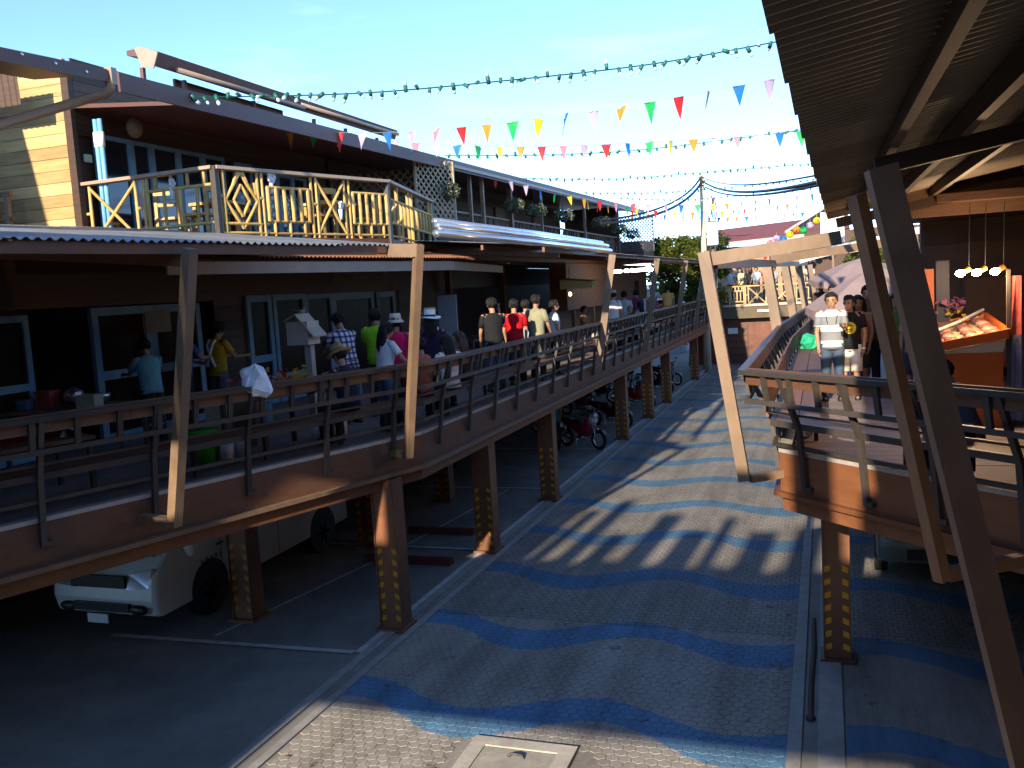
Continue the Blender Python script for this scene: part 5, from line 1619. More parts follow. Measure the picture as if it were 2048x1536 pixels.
        if hat == 'cap':
            mb.loft([[Hd(0.05 * math.cos(PI * j / 8), 0.045 + v * 0.062 * math.sin(PI * j / 8), 0.040 - 0.006 * v + dz) for j in range(9)] for v, dz in ((0.2, 0), (1, 0), (1, 0.004), (0.2, 0.004))], False, closed=False)
        mb.build('hat', hatm, t, True, True)
        if hat == 'fedora':
            mb = MB(); mb.loft([[Hd(r_ * math.cos(2 * PI * j / 18), -0.004 + r_ * 1.12 * math.sin(2 * PI * j / 18), zz) for j in range(18)] for r_, zz in ((0.0600, 0.041), (0.0598, 0.056))], False); mb.build('hat_band', M_BLACK, t, True, True)
    if feats:
        for s in (-1, 1):
            mb = MB(); mb.ell(Hd(s * 0.019, 0.0475, 0.004), (0.0075 * H, 0.005 * H, 0.0042 * H), HR, 8, 6); mb.build('eye', M_EYE, t, True, True)
            mb = MB(); mb.tube([Hd(s * 0.009, 0.0525, 0.0155), Hd(s * 0.019, 0.0525, 0.0185), Hd(s * 0.029, 0.047, 0.0155)], 0.0027 * H, 5); mb.build('eyebrow', hairm, t, True, True)
        mb = MB(); mb.tube([Hd(-0.014, 0.0495, -0.038), Hd(0, 0.0545, -0.0385), Hd(0.014, 0.0495, -0.038)], [0.002 * H, 0.0042 * H, 0.002 * H], 6); mb.build('mouth', M_LIP, t, True, True)
    return t, dict(U=U, Hd=Hd, arm=arm, hip=hip, H=H, RL=RL, sh=sh)


def band_cloth(name, cols, z0, per, horizontal=True, plaid=False):
    """woven stripes by height in the wearer's own space"""
    if name in MATS:
        return MATS[name]
    m, nt, b = nt_new(name); N, L = nt.nodes, nt.links
    tc = N.new('ShaderNodeTexCoord'); sp = N.new('ShaderNodeSeparateXYZ'); L.new(tc.outputs['Object'], sp.inputs[0])
    def chain(sock, per_, z_):
        a = N.new('ShaderNodeMath'); a.operation = 'SUBTRACT'; L.new(sock, a.inputs[0]); a.inputs[1].default_value = z_
        d = N.new('ShaderNodeMath'); d.operation = 'DIVIDE'; L.new(a.outputs[0], d.inputs[0]); d.inputs[1].default_value = per_
        f = N.new('ShaderNodeMath'); f.operation = 'FRACT'; L.new(d.outputs[0], f.inputs[0])
        return f.outputs[0]
    f = chain(sp.outputs[2], per, z0)
    cr = N.new('ShaderNodeValToRGB'); cr.color_ramp.interpolation = 'CONSTANT'
    e = cr.color_ramp.elements
    e[0].position = 0; e[0].color = (*cols[0][1], 1); e[1].position = cols[1][0]; e[1].color = (*cols[1][1], 1)
    for p, c in cols[2:]:
        k = e.new(p); k.color = (*c, 1)
    L.new(f, cr.inputs[0]); out = cr.outputs[0]
    if plaid:
        f2 = chain(sp.outputs[0], per, 0.0); cr2 = N.new('ShaderNodeValToRGB'); cr2.color_ramp.interpolation = 'CONSTANT'
        e = cr2.color_ramp.elements; e[0].color = (1, 1, 1, 1); e[1].position = 0.6; e[1].color = (0.12, 0.15, 0.32, 1)
        L.new(f2, cr2.inputs[0]); mx = N.new('ShaderNodeMix'); mx.data_type = 'RGBA'; mx.blend_type = 'MULTIPLY'; mx.inputs[0].default_value = 1
        L.new(out, mx.inputs[6]); L.new(cr2.outputs[0], mx.inputs[7]); out = mx.outputs[2]
    L.new(out, b.inputs['Base Color']); b.inputs['Roughness'].default_value = 0.85
    no = N.new('ShaderNodeTexNoise'); no.inputs['Scale'].default_value = 9; L.new(tc.outputs['Object'], no.inputs['Vector'])
    bp = N.new('ShaderNodeBump'); bp.inputs['Strength'].default_value = 0.3; bp.inputs['Distance'].default_value = 0.03; L.new(no.outputs[0], bp.inputs['Height']); L.new(bp.outputs[0], b.inputs['Normal'])
    MATS[name] = m
    return m


M_STRIPE = band_cloth('grey and white striped knit', [(0, (0.75, 0.74, 0.72)), (0.42, (0.16, 0.17, 0.18)), (0.46, (0.2, 0.21, 0.22)), (0.97, (0.05, 0.12, 0.14))], 0.83, 0.235)
M_PLAID = band_cloth('white and blue plaid cotton', [(0, (0.62, 0.64, 0.68)), (0.6, (0.10, 0.13, 0.27))], 0.0, 0.085, plaid=True)
M_FLORAL = cloth('dark patterned cotton', (0.08, 0.07, 0.1))
W_TEE = cloth('white cotton', (0.72, 0.73, 0.74)); BLK_TEE = cloth('black cotton', (0.014, 0.014, 0.016)); BRN_HAT = cloth('natural straw', (0.42, 0.29, 0.13)); WHT_HAT = cloth('white straw', (0.74, 0.76, 0.78)); CREAM_HAT = cloth('cream hat cloth', (0.55, 0.5, 0.4))

# -- right walkway, facing the camera
o, J = person('person in a grey and white striped polo shirt and jeans holding a small camera', 0.08, 14.62, ZR, 1.64, 180, M_STRIPE, M_JEANS, aL=(38, 2, 62), aR=(4, 9, 8), hair='short', feats=True, hy=-8, voxel=0.0065, hem=-0.035)
mb = MB(); w = J['arm'][-1][1] + J['arm'][-1][3] * 0.07
mb.box((w.x, w.y + 0.02, w.z + 0.02), (0.095, 0.03, 0.06)); mb.tube([(w.x, w.y + 0.03, w.z + 0.02), (w.x, w.y + 0.06, w.z + 0.02)], 0.02, 10)
mb.build('held_camera_strap_end', M_BLACK, o, False, True).name = 'pocket_camera'
mb = MB(); U = J['U']
for s in (-1, 1):
    mb.tube([U(s * 0.045, 0.0, 0.318), U(s * 0.050, 0.06, 0.27), U(s * 0.036, 0.082, 0.20)], 0.006, 5)
o2 = mb.build('neck_strap', M_BLACK, o, False, True)
o, J = person('person in a black T shirt with a round yellow print and white shorts', 0.34, 14.72, ZR, 1.58, 172, BLK_TEE, cloth('off white cotton', (0.66, 0.63, 0.56)), legs='short', aL=(3, 10, 6), aR=(6, 12, 10), hair='short', feats=True, hy=-22, voxel=0.0065)
mb = MB(); U = J['U']; rings = []
for v in (0.02, 0.35, 0.7, 0.82, 1.0):
    ring = []
    for j in range(20):
        px = 0.056 * v * math.cos(2 * PI * j / 20); pz = 0.175 + 0.058 * v * math.sin(2 * PI * j / 20)
        rx = 0.109; ry = 0.0755
        ring.append(U(px - 0.01, 0.003 + ry * math.sqrt(max(0.05, 1 - ((px - 0.01) / rx) ** 2)) + 0.0025, pz))
    rings.append(ring)
mb.loft(rings, True); mb.build('round_print', mat('yellow shirt print', (0.55, 0.42, 0.03), 0.8), o, False, True)
mb = MB()
for (a, b_) in (((-0.03, 0.19), (0.0, 0.205)), ((0.0, 0.205), (0.025, 0.185)), ((-0.025, 0.165), (0.02, 0.16)), ((-0.02, 0.15), (0.015, 0.14))):
    q = [U(a[0] - 0.01, 0.003 + 0.0755 * math.sqrt(1 - (a[0] / 0.109) ** 2) + 0.006, a[1]), U(b_[0] - 0.01, 0.003 + 0.0755 * math.sqrt(1 - (b_[0] / 0.109) ** 2) + 0.006, b_[1])]
    mb.tube(q, 0.008, 5)
mb.build('print_strokes', M_BLACK, o, False, True)
w = J['arm'][-1][1]; mb = MB(); mb.tube([w + J['arm'][-1][3] * -0.012, w + J['arm'][-1][3] * 0.012], 0.032, 10); mb.build('wrist_watch', M_WHITE, o, False, True)
person('person in a coral sleeveless top behind the black T shirt, face aside', 0.49, 15.25, ZR, 1.56, 160, cloth('coral cotton', (0.5, 0.16, 0.10)), M_DARKPANTS, sleeves='none', hair='long', feats=True, hy=25, legs='short', hat=None)
person('person with dark hair pinned by a white clip, half hidden behind the coral top', 0.64, 15.6, ZR, 1.70, 178, cloth('brown cotton', (0.2, 0.11, 0.07)), M_DARKPANTS, hair='short', feats=True, hy=-10)
person('person in an olive green top and dark jeans between the two slanted posts', 1.02, 15.0, ZR, 1.56, 165, cloth('olive green cotton', (0.12, 0.17, 0.035)), M_JEANS, hair='long', feats=True, hy=20)
person('person in a pale top and black skirt just left of the big post', 1.22, 14.2, ZR, 1.5, 150, cloth('dusty pink cotton', (0.4, 0.28, 0.26)), M_DARKPANTS, legs='skirt', hair='long')
person('person in a grey blue shirt sitting on the near right corner bench', 1.25, 9.15, ZR, 1.5, 60, cloth('grey blue cotton', (0.12, 0.135, 0.19)), M_DARKPANTS, seat=0.33, lean=22, hair='short', hp=-20)
person('person at the right edge with an arm in a white cuff resting on the railing', 2.35, 8.35, ZR, 1.6, 75, cloth('dark blouse with white cuffs', (0.03, 0.03, 0.045)), M_DARKPANTS, seat=0.42, aL=(75, 30, 20), aR=(30, 10, 60), hair='long', sleeves='short')
mb = MB(); mb.tube([(2.02, 8.72, 3.20), (2.12, 8.66, 3.22)], 0.05, 10); tag(mb.build('wrist_cloth', W_TEE), 'white cloth cuff lying on the railing at the right picture edge', 'cloth')

# -- left walkway: stall keepers and shoppers
D_ = ZD
person('person in a yellow shirt with crossed white apron straps, back to the street', -9.2, 12.0, D_, 1.66, -15, cloth('mustard yellow cotton', (0.50, 0.29, 0.02)), cloth('grey cotton trousers', (0.1, 0.1, 0.12)), aL=(35, 8, 60), aR=(35, 8, 60), lean=4, hp=-15)
mb = MB()
TY = V(-9.2, 12.0, D_)
ob = bpy.data.objects[[q.name for q in bpy.data.objects if q.get('label', '').startswith('person in a yellow shirt with crossed')][0]]
hipz = 0.525 * 1.66
for s in (-1, 1):
    q = [V(s * 0.075, -0.055, hipz + 0.315 * 1.66), V(s * 0.07, -0.115, hipz + 0.27 * 1.66), V(0, -0.130, hipz + 0.18 * 1.66), V(-s * 0.10, -0.118, hipz + 0.06 * 1.66)]
    mb.tube(q, 0.022, 6)
mb.build('apron_strap', W_TEE, ob, False, True)
person('person in a pale cyan shirt cooking at the near left stall', -9.0, 10.25, D_, 1.52, 65, cloth('pale cyan cotton', (0.16, 0.38, 0.44)), M_DARKPANTS, aL=(50, 5, 45), aR=(48, 8, 50), lean=8, hp=-20)
person('person in a dim blue shirt facing the dark windows behind the cyan shirt', -9.55, 11.6, D_, 1.68, -20, cloth('dim blue cotton', (0.07, 0.11, 0.24)), M_DARKPANTS, aL=(30, 10, 50), aR=(40, 10, 60), lean=5)
person('person in a white and blue plaid shirt bending over the paper box', -6.95, 12.2, D_, 1.72, 60, M_PLAID, M_JEANS, aL=(50, 10, 35), aR=(55, 10, 30), lean=14, hp=-28)
person('person in a lime green T shirt with back to the railing', -6.85, 13.0, D_, 1.72, 20, cloth('lime green cotton', (0.26, 0.52, 0.02)), M_DARKPANTS, aL=(25, 6, 40), aR=(20, 6, 40))
person('person with long black hair in a white T shirt leaning a hand on the rail', -5.95, 11.45, D_, 1.54, -30, W_TEE, M_JEANS, aL=(25, 10, 40), aR=(30, 25, 30), hair='long', lean=6)
person('person in a hot pink T shirt and cream bucket hat behind the post', -6.35, 12.7, D_, 1.6, 15, cloth('hot pink cotton', (0.60, 0.015, 0.11)), cloth('red trousers', (0.2, 0.01, 0.015)), hat='bucket', hatm=CREAM_HAT, aL=(20, 8, 40), aR=(20, 8, 40))
person('person in a white black-banded hat and dark purple top by the railing', -5.82, 12.85, D_, 1.62, 20, cloth('dark purple cotton', (0.025, 0.015, 0.045)), M_DARKPANTS, hat='fedora', hatm=WHT_HAT, hair='long', aL=(20, 8, 40), aR=(25, 10, 40))
person('person in a straw cap behind the white black-banded hat', -6.2, 13.75, D_, 1.66, 100, W_TEE, M_DARKPANTS, hat='cap', hatm=BRN_HAT)
person('person in a natural straw fedora and navy shirt sitting on the railing bench', -5.98, 10.45, D_, 1.62, 75, cloth('navy cotton', (0.02, 0.022, 0.045)), M_DARKPANTS, seat=0.43, hat='fedora', hatm=BRN_HAT, lean=8, hp=-20, aL=(50, 10, 30), aR=(50, 10, 30))
person('person in a salmon T shirt sitting on the bench beside the sunlit tan post', -5.55, 11.9, D_, 1.62, 85, cloth('salmon cotton', (0.33, 0.10, 0.07)), M_DARKPANTS, seat=0.43, lean=2, aL=(40, 10, 50), aR=(40, 10, 50))
person('person with long hair in a white T shirt stretching an arm along the top rail', -5.45, 12.65, D_, 1.58, 60, W_TEE, M_JEANS, seat=0.43, hair='long', aL=(20, 10, 40), aR=(60, 62, 10), lean=5)
person('person with brown hair sitting low beside the stretched white arm', -5.6, 13.6, D_, 1.58, 80, cloth('dark brown cotton', (0.05, 0.03, 0.025)), M_DARKPANTS, seat=0.43, hair='long', hairm=M_HAIRBROWN, lean=5)
person('tall person in a black shirt with a white collar label, hand to the face', -5.95, 16.0, D_, 1.76, 35, BLK_TEE, M_JEANS, aL=(15, 8, 20), aR=(55, 8, 115), hp=-12)
person('person in a bright red T shirt with back turned on the left walkway', -5.90, 17.1, D_, 1.70, 15, cloth('bright red cotton', (0.42, 0.006, 0.012)), M_DARKPANTS, aL=(10, 8, 15), aR=(10, 8, 15), hp=-15)
person('person in a khaki shirt with grey shoulders and a shoulder bag', -5.65, 17.75, D_, 1.76, -15, cloth('khaki and grey cotton', (0.25, 0.24, 0.15)), M_DARKPANTS, aL=(8, 8, 12), aR=(15, 10, 20), hp=-15)
person('person in a light blue shirt partly hidden between the red and khaki shirts', -6.15, 18.6, D_, 1.66, 10, cloth('light blue cotton', (0.26, 0.36, 0.46)), M_DARKPANTS)
person('person in a white shirt right behind the khaki shirt, turned aside', -5.55, 18.7, D_, 1.62, -60, cloth('bluish white cotton', (0.5, 0.55, 0.62)), M_DARKPANTS)
person('person in a brilliant white loose shirt walking in the sun on the left walkway', -5.75, 25.4, D_, 1.70, -8, W_TEE, M_DARKPANTS, hem=-0.12, stance=0.06, hat='cap', hatm=CREAM_HAT, aR=(-8, 14, 10), aL=(10, 10, 10))
person('person in a mustard top sitting at the lamp lit stall', -6.9, 26.4, D_, 1.6, -80, cloth('mustard cotton', (0.4, 0.22, 0.06)), M_DARKPANTS, seat=0.43)
person('person in a pale grey shirt beyond the white loose shirt', -5.95, 27.9, D_, 1.64, 20, cloth('pale grey cotton', (0.42, 0.45, 0.46)), M_DARKPANTS)
person('person in a purple pink shirt standing at the far stalls', -5.95, 29.8, D_, 1.66, 10, cloth('purple pink cotton', (0.22, 0.06, 0.14)), M_DARKPANTS)
person('person with a bald sunlit head low behind the left railing', -5.62, 27.2, D_, 1.5, 80, cloth('dark red cotton', (0.1, 0.02, 0.03)), M_DARKPANTS, seat=0.43, hair=None)
person('person in a polka dotted grey blouse near the bald sunlit head', -5.6, 28.6, D_, 1.6, 60, cloth('grey dotted cotton', (0.3, 0.3, 0.34)), M_DARKPANTS, seat=0.43, hair='long')
person('person in a tan shirt standing in the sun near the leafy tree', -5.95, 36.2, D_, 1.7, -10, cloth('tan cotton', (0.42, 0.30, 0.13)), M_DARKPANTS)
person('person in a white top sitting on the far bench near the leafy tree', -5.6, 37.5, D_, 1.6, 70, W_TEE, M_DARKPANTS, seat=0.43)
person('person in a slate grey shirt left of the tan shirt', -6.2, 34.2, D_, 1.66, 10, cloth('slate grey cotton', (0.12, 0.13, 0.17)), M_DARKPANTS)
person('person in a maroon top with a white cap on the far left bench', -5.6, 32.4, D_, 1.58, 70, cloth('maroon cotton', (0.12, 0.02, 0.03)), M_DARKPANTS, seat=0.43, hat='cap', hatm=W_TEE)
person('person in a cyan top standing in the dark beside the third roadside column', -7.2, 23.7, 0.0, 1.66, 20, cloth('dull cyan cotton', (0.07, 0.25, 0.32)), M_DARKPANTS)
# -- crowd on the far terrace
rr = random.Random(44)
crowd = [(-4.75, 49.3, 'white blouse', (0.7, 0.7, 0.68), 'leftmost in the far terrace crowd'), (-4.2, 49.0, 'pale yellow shirt', (0.6, 0.55, 0.3), 'at the left bend of the far terrace railing'), (-3.75, 49.6, 'black top', (0.02, 0.02, 0.02), 'behind the pale yellow shirt on the far terrace'),
         (-3.4, 49.1, 'white shirt with dark bag', (0.65, 0.66, 0.68), 'left of the crossed terrace panels'), (-2.95, 49.4, 'coral red top', (0.45, 0.1, 0.07), 'above the crossed terrace panels'), (-2.5, 49.2, 'large grey shirt', (0.3, 0.3, 0.31), 'in the middle of the far terrace'),
         (-1.95, 49.7, 'brown shirt', (0.14, 0.08, 0.05), 'partly behind a slanted post on the far terrace'), (-1.2, 49.0, 'lime white shirt', (0.55, 0.6, 0.4), 'right of the crossed panels on the far terrace'), (-0.75, 49.2, 'white long shirt', (0.72, 0.73, 0.75), 'rightmost in the far terrace crowd')]
for (x, y, nm, col, where) in crowd:
    person('person in a %s, %s' % (nm, where), x, y, 3.22, rr.uniform(1.68, 1.8), 180 + rr.uniform(-60, 60), cloth(nm + ' cotton', col), M_DARKPANTS, aL=(rr.uniform(5, 50), 8, 40), aR=(rr.uniform(5, 50), 8, 40), hair=rr.choice(('short', 'long')), voxel=0.014)
person('person in a striped top and red scarf under the far parasol', 0.15, 21.0, ZR, 1.66, 170, cloth('red cotton', (0.4, 0.03, 0.03)), M_DARKPANTS, hair='short')
person('person in a dark brown shirt by the far right posts', -0.1, 25.0, ZR, 1.72, 150, cloth('dark brown shirt cotton', (0.08, 0.05, 0.04)), M_DARKPANTS)

# merge each body to one continuous skin (voxel remesh baked once), then root the fingers in it
bpy.context.view_layer.update()
dg = bpy.context.evaluated_depsgraph_get()
for body, fg in BODIES:
    me = bpy.data.meshes.new_from_object(body.evaluated_get(dg))
    body.modifiers.clear()
    bm = bmesh.new(); bm.from_mesh(me)
    f2 = fg.mesh('fingers', body.data.materials[0], True); bm.from_mesh(f2); bm.to_mesh(me); bm.free()
    bpy.data.meshes.remove(f2)
    me.name = 'body'; me.polygons.foreach_set('use_smooth', [True] * len(me.polygons))
    old = body.data; body.data = me; bpy.data.meshes.remove(old)

# ================================================================== PARKING UNDER THE LEFT WALKWAY
mb = MB(); mb.box((-12.6, 27.6, 1.1), (0.3, 40.8, 2.2)); tag(mb.build('blocking_wall', M_DARKBOARD), 'dark wall added behind the parking under the left walkway to keep light out', 'wall')  # added wall, keeps side light out of the parking
fw = thing('stall_building', 'brown boarded stall front with a pale yellow valance under the far left canopy', 'stall', (-8.2, 36, ZD))
mb = MB(); mb.box((-8.6, 37.0, 4.5), (0.6, 14.6, 1.6)); mb.build('upper_board', M_BENCH, fw)
mb = MB(); mb.box((-9.2, 41.5, 3.6), (2.2, 0.2, 2.0)); mb.build('end_board', M_BENCH, fw)
mb = MB(); mb.box((-8.9, 34.0, 3.2), (0.3, 8.4, 1.2)); mb.build('counter', M_BENCH, fw)
for yy in (30.2, 33.0, 36.0, 39.0, 44.0):
    bar('stall_post', (-8.25, yy, ZD), (-8.25, yy, 3.7), 0.12, 0.12, M_POST, fw)
mb = MB(); mb.loft([[V(-7.5 + 0.9 * t, 26.1 + 0.3 * t, 4.72 - 0.1 * t), V(-7.5 + 0.9 * t, 26.12 + 0.3 * t, 4.42 + 0.02 * math.sin(15 * t)), V(-7.5 + 0.9 * t, 26.16 + 0.3 * t, 4.42 + 0.02 * math.sin(15 * t)), V(-7.5 + 0.9 * t, 26.9 + 0.3 * t, 4.76 - 0.1 * t)] for t in [i / 10 for i in range(11)]])
tag(mb.build('yellow_awning', cloth('pale yellow awning cloth', (0.55, 0.47, 0.2))), 'small pale yellow cloth awning above the lamp lit stall', 'awning')
M_BULB_ORANGE = mat('lit orange bulb', (1, 0.7, 0.4), 0.4, 0, 3, 0, rnd=0, emit=(1, 0.45, 0.18, 5))
t = thing('hanging_lamp', 'lit orange lamp hanging in the far left stall under the yellow awning', 'lamp', (-7.5, 27.2, 4.27))
mb = MB(); mb.ell((-7.5, 27.2, 4.27), (0.05, 0.05, 0.065)); mb.build('bulb', M_BULB_ORANGE, t, True)
mb = MB(); mb.tube([(-7.5, 27.2, 4.34), (-7.5, 27.2, 5.1)], 0.01, 5); mb.build('cable', M_CABLE, t)
M_SKYGAP = mat('glowing white sky gap', (1, 1, 1), 0.4, 0, 3, 0, rnd=0, emit=(1, 0.97, 0.92, 7))  # glowing bars stand in for bright sky seen through a gap
t = thing('sky_gap_glow', 'glowing white bars standing in for bright sky gaps under the far left canopy', 'lamp', (-6.8, 33, 5))
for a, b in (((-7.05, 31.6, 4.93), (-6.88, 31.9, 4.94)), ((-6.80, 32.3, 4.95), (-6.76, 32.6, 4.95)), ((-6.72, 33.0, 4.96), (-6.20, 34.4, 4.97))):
    mb = MB(); mb.tube([a, b], 0.06, 8); mb.build('tube', M_SKYGAP, t, True)
for k, (x, y, z) in enumerate(((-6.95, 17.8, 4.43), (-6.83, 17.85, 4.42))):
    pass
dp = thing('door_leaf', 'plain pale grey door leaf leaning open behind the white hat', 'door', (-7.6, 17.6, ZD))
mb = MB(); mb.box((-7.55, 17.6, 3.55), (0.42, 0.05, 1.85)); mb.build('panel', mat('pale grey door paint', (0.2, 0.23, 0.25), 0.6), dp)
mb = MB(); mb.ell((-7.40, 17.55, 3.5), (0.02, 0.04, 0.02)); mb.build('handle', M_CHROME, dp)

# white minibus facing the camera
vn = thing('parked_van', 'white minibus with dark windows parked under the left walkway', 'van', (-9.64, 12.2, 0))
XL, XR, YF, YB = -10.58, -8.70, 9.62, 14.85
prof = [(YF + 0.05, 0.30), (YF - 0.02, 0.55), (YF + 0.02, 0.85), (YF + 0.18, 1.02), (YF + 0.75, 1.62), (YF + 1.15, 1.92), (YB - 0.25, 1.97), (YB - 0.02, 1.75), (YB, 0.35)]
mb = MB()
rings = []
for xx, ins in ((XL, 0.10), (XL + 0.10, 0.0), (XR - 0.10, 0.0), (XR, 0.10)):
    cy, cz = 12.2, 1.1
    rings.append([V(xx, cy + (y - cy) * (1 - ins * 0.16), cz + (z - cz) * (1 - (ins * (0.75 if z > 1.2 else 0.1)))) for y, z in prof])
mb.loft(rings, True)
body = mb.build('body', M_VAN, vn)
bv = body.modifiers.new('round', 'BEVEL'); bv.width = 0.05; bv.segments = 2; bv.limit_method = 'ANGLE'; bv.angle_limit = math.radians(25)
mb = MB(); mb.loft([[V(x, YF + 0.24, 1.10), V(x, YF + 0.70, 1.60), V(x, YF + 0.68, 1.63), V(x, YF + 0.20, 1.12)] for x in (XL + 0.2, XR - 0.2)]); mb.build('windscreen', M_GLASS, vn)
for s_, xs in ((1, XR), (-1, XL)):
    for a, b in ((YF + 0.62, YF + 1.35), (YF + 1.45, YF + 2.85), (YF + 2.95, YB - 0.55)):
        mb = MB(); mb.prism([(xs - 0.012 * s_, a + (0.05 if a < YF + 0.7 else 0), 1.12), (xs - 0.012 * s_, b, 1.12), (xs - 0.045 * s_, b, 1.62), (xs - 0.045 * s_, a + (0.30 if a < YF + 0.7 else 0), 1.62)], (0.022 * s_, 0, 0)); mb.build('side_window', M_GLASS, vn)
    for yw in (10.72, 13.9):
        mb = MB(); mb.tube([(xs - 0.13 * s_, yw, 0.40), (xs + 0.005 * s_, yw, 0.40)], 0.42, 24); mb.build('wheel_arch', M_BLACK, vn)
        mb = MB(); R_ = []
        for k in range(28):
            a = 2 * PI * k / 28
            R_.append([V(xs + (-0.09 + 0.10 * math.cos(q)) * s_, yw + (0.265 + 0.075 * math.sin(q)) * math.cos(a), 0.34 + (0.265 + 0.075 * math.sin(q)) * math.sin(a)) for q in [2 * PI * j / 8 for j in range(8)]])
        R_.append(R_[0]); mb.loft(R_, False); w = mb.build('wheel', M_RUBBER, vn, True)
        mb = MB(); mb.tube([(xs - 0.02 * s_, yw, 0.34), (xs + 0.004 * s_, yw, 0.34)], 0.07, 12)
        for k in range(6):
            a = 2 * PI * k / 6
            mb.beam((xs - 0.01 * s_, yw, 0.34), (xs - 0.01 * s_, yw + 0.2 * math.cos(a), 0.34 + 0.2 * math.sin(a)), 0.05, 0.03, up=(1, 0, 0))
        mb.build('rim', M_STEEL, w)
    mb = MB(); mb.prism([(xs - 0.50 * s_, YF - 0.005, 0.70), (xs - 0.14 * s_, YF + 0.02, 0.72), (xs - 0.035 * s_, YF + 0.2, 0.92), (xs - 0.12 * s_, YF + 0.10, 0.98), (xs - 0.48 * s_, YF + 0.06, 0.90)], (0, -0.03, 0)); mb.build('headlight', M_LAMPGLASS, vn)
    mb = MB(); mb.ell((xs - 0.33 * s_, YF - 0.03, 0.42), (0.16, 0.05, 0.07)); mb.build('fog_lamp', M_BLACK, vn)
    mb = MB(); mb.ell((xs + 0.14 * s_, YF + 0.55, 1.16), (0.10, 0.06, 0.14)); mb.tube([(xs - 0.02 * s_, YF + 0.6, 1.1), (xs + 0.1 * s_, YF + 0.56, 1.12)], 0.02, 6); mb.build('side_mirror', M_VAN, vn, True)
    mb = MB(); mb.box((xs + 0.003 * s_, YF + 1.38, 0.98), (0.02, 0.16, 0.035)); mb.build('door_handle', M_BLACK, vn)
    mb = MB(); mb.box((xs - 0.001 * s_, YF + 1.40, 0.85), (0.006, 0.012, 1.0)); mb.box((xs - 0.001 * s_, YF + 2.9, 0.85), (0.006, 0.012, 1.0)); mb.build('door_seam', M_BLACK, vn)
mb = MB(); mb.box(((XL + XR) / 2 - 0.05, YF - 0.02, 0.80), (0.95, 0.05, 0.17)); mb.build('grille', M_BLACK, vn)
mb = MB(); mb.box(((XL + XR) / 2 - 0.02, YF - 0.035, 0.44), (0.98, 0.05, 0.12)); mb.build('bumper_intake', M_BLACK, vn)
mb = MB(); mb.box(((XL + XR) / 2 - 0.1, YF - 0.04, 0.27), (0.36, 0.02, 0.13)); mb.build('licence_plate', M_WHITE, vn)
mb = MB(); mb.tube([(-9.9, YF + 0.22, 1.10), (-9.4, YF + 0.33, 1.22)], 0.012, 5); mb.tube([(-9.3, YF + 0.22, 1.10), (-8.95, YF + 0.33, 1.22)], 0.012, 5); mb.build('wiper', M_BLACK, vn)
mb = MB()
for k in range(5):
    mb.box((XR + 0.002, YF + 0.95 + 0.11 * k, 0.80 + 0.01 * (k % 2)), (0.006, 0.05, 0.10))
mb.build('door_lettering', mat('faded green lettering', (0.12, 0.2, 0.17), 0.6), vn)


def wheel_parts(t, c, d, r, m_rim):
    """motorcycle wheel: tyre with rim and spokes as sub-parts; d is the unit heading"""
    c = V(*c); up_ = V(0, 0, 1)
    mb = MB(); R_ = []
    for k in range(24):
        a = 2 * PI * k / 24; rad = d * math.cos(a) + up_ * math.sin(a); sd = d.cross(up_)
        R_.append([c + rad * (r - 0.045 + 0.045 * math.cos(q)) + sd * 0.04 * math.sin(q) for q in [2 * PI * j / 6 for j in range(6)]])
    R_.append(R_[0]); mb.loft(R_, False); w = mb.build('wheel', M_RUBBER, t, True)
    mb = MB(); R_ = []
    for k in range(24):
        a = 2 * PI * k / 24; rad = d * math.cos(a) + up_ * math.sin(a); sd = d.cross(up_)
        R_.append([c + rad * (r - 0.09) + rad * 0.012 * math.cos(q) + sd * 0.025 * math.sin(q) for q in [2 * PI * j / 4 for j in range(4)]])
    R_.append(R_[0]); mb.loft(R_, False)
    for k in range(10):
        a = 2 * PI * k / 10; rad = d * math.cos(a) + up_ * math.sin(a)
        mb.tube([c, c + rad * (r - 0.085)], 0.004, 4)
    sd = d.cross(up_); mb.tube([c - sd * 0.06, c + sd * 0.06], 0.03, 8)
    mb.build('rim', m_rim, w)


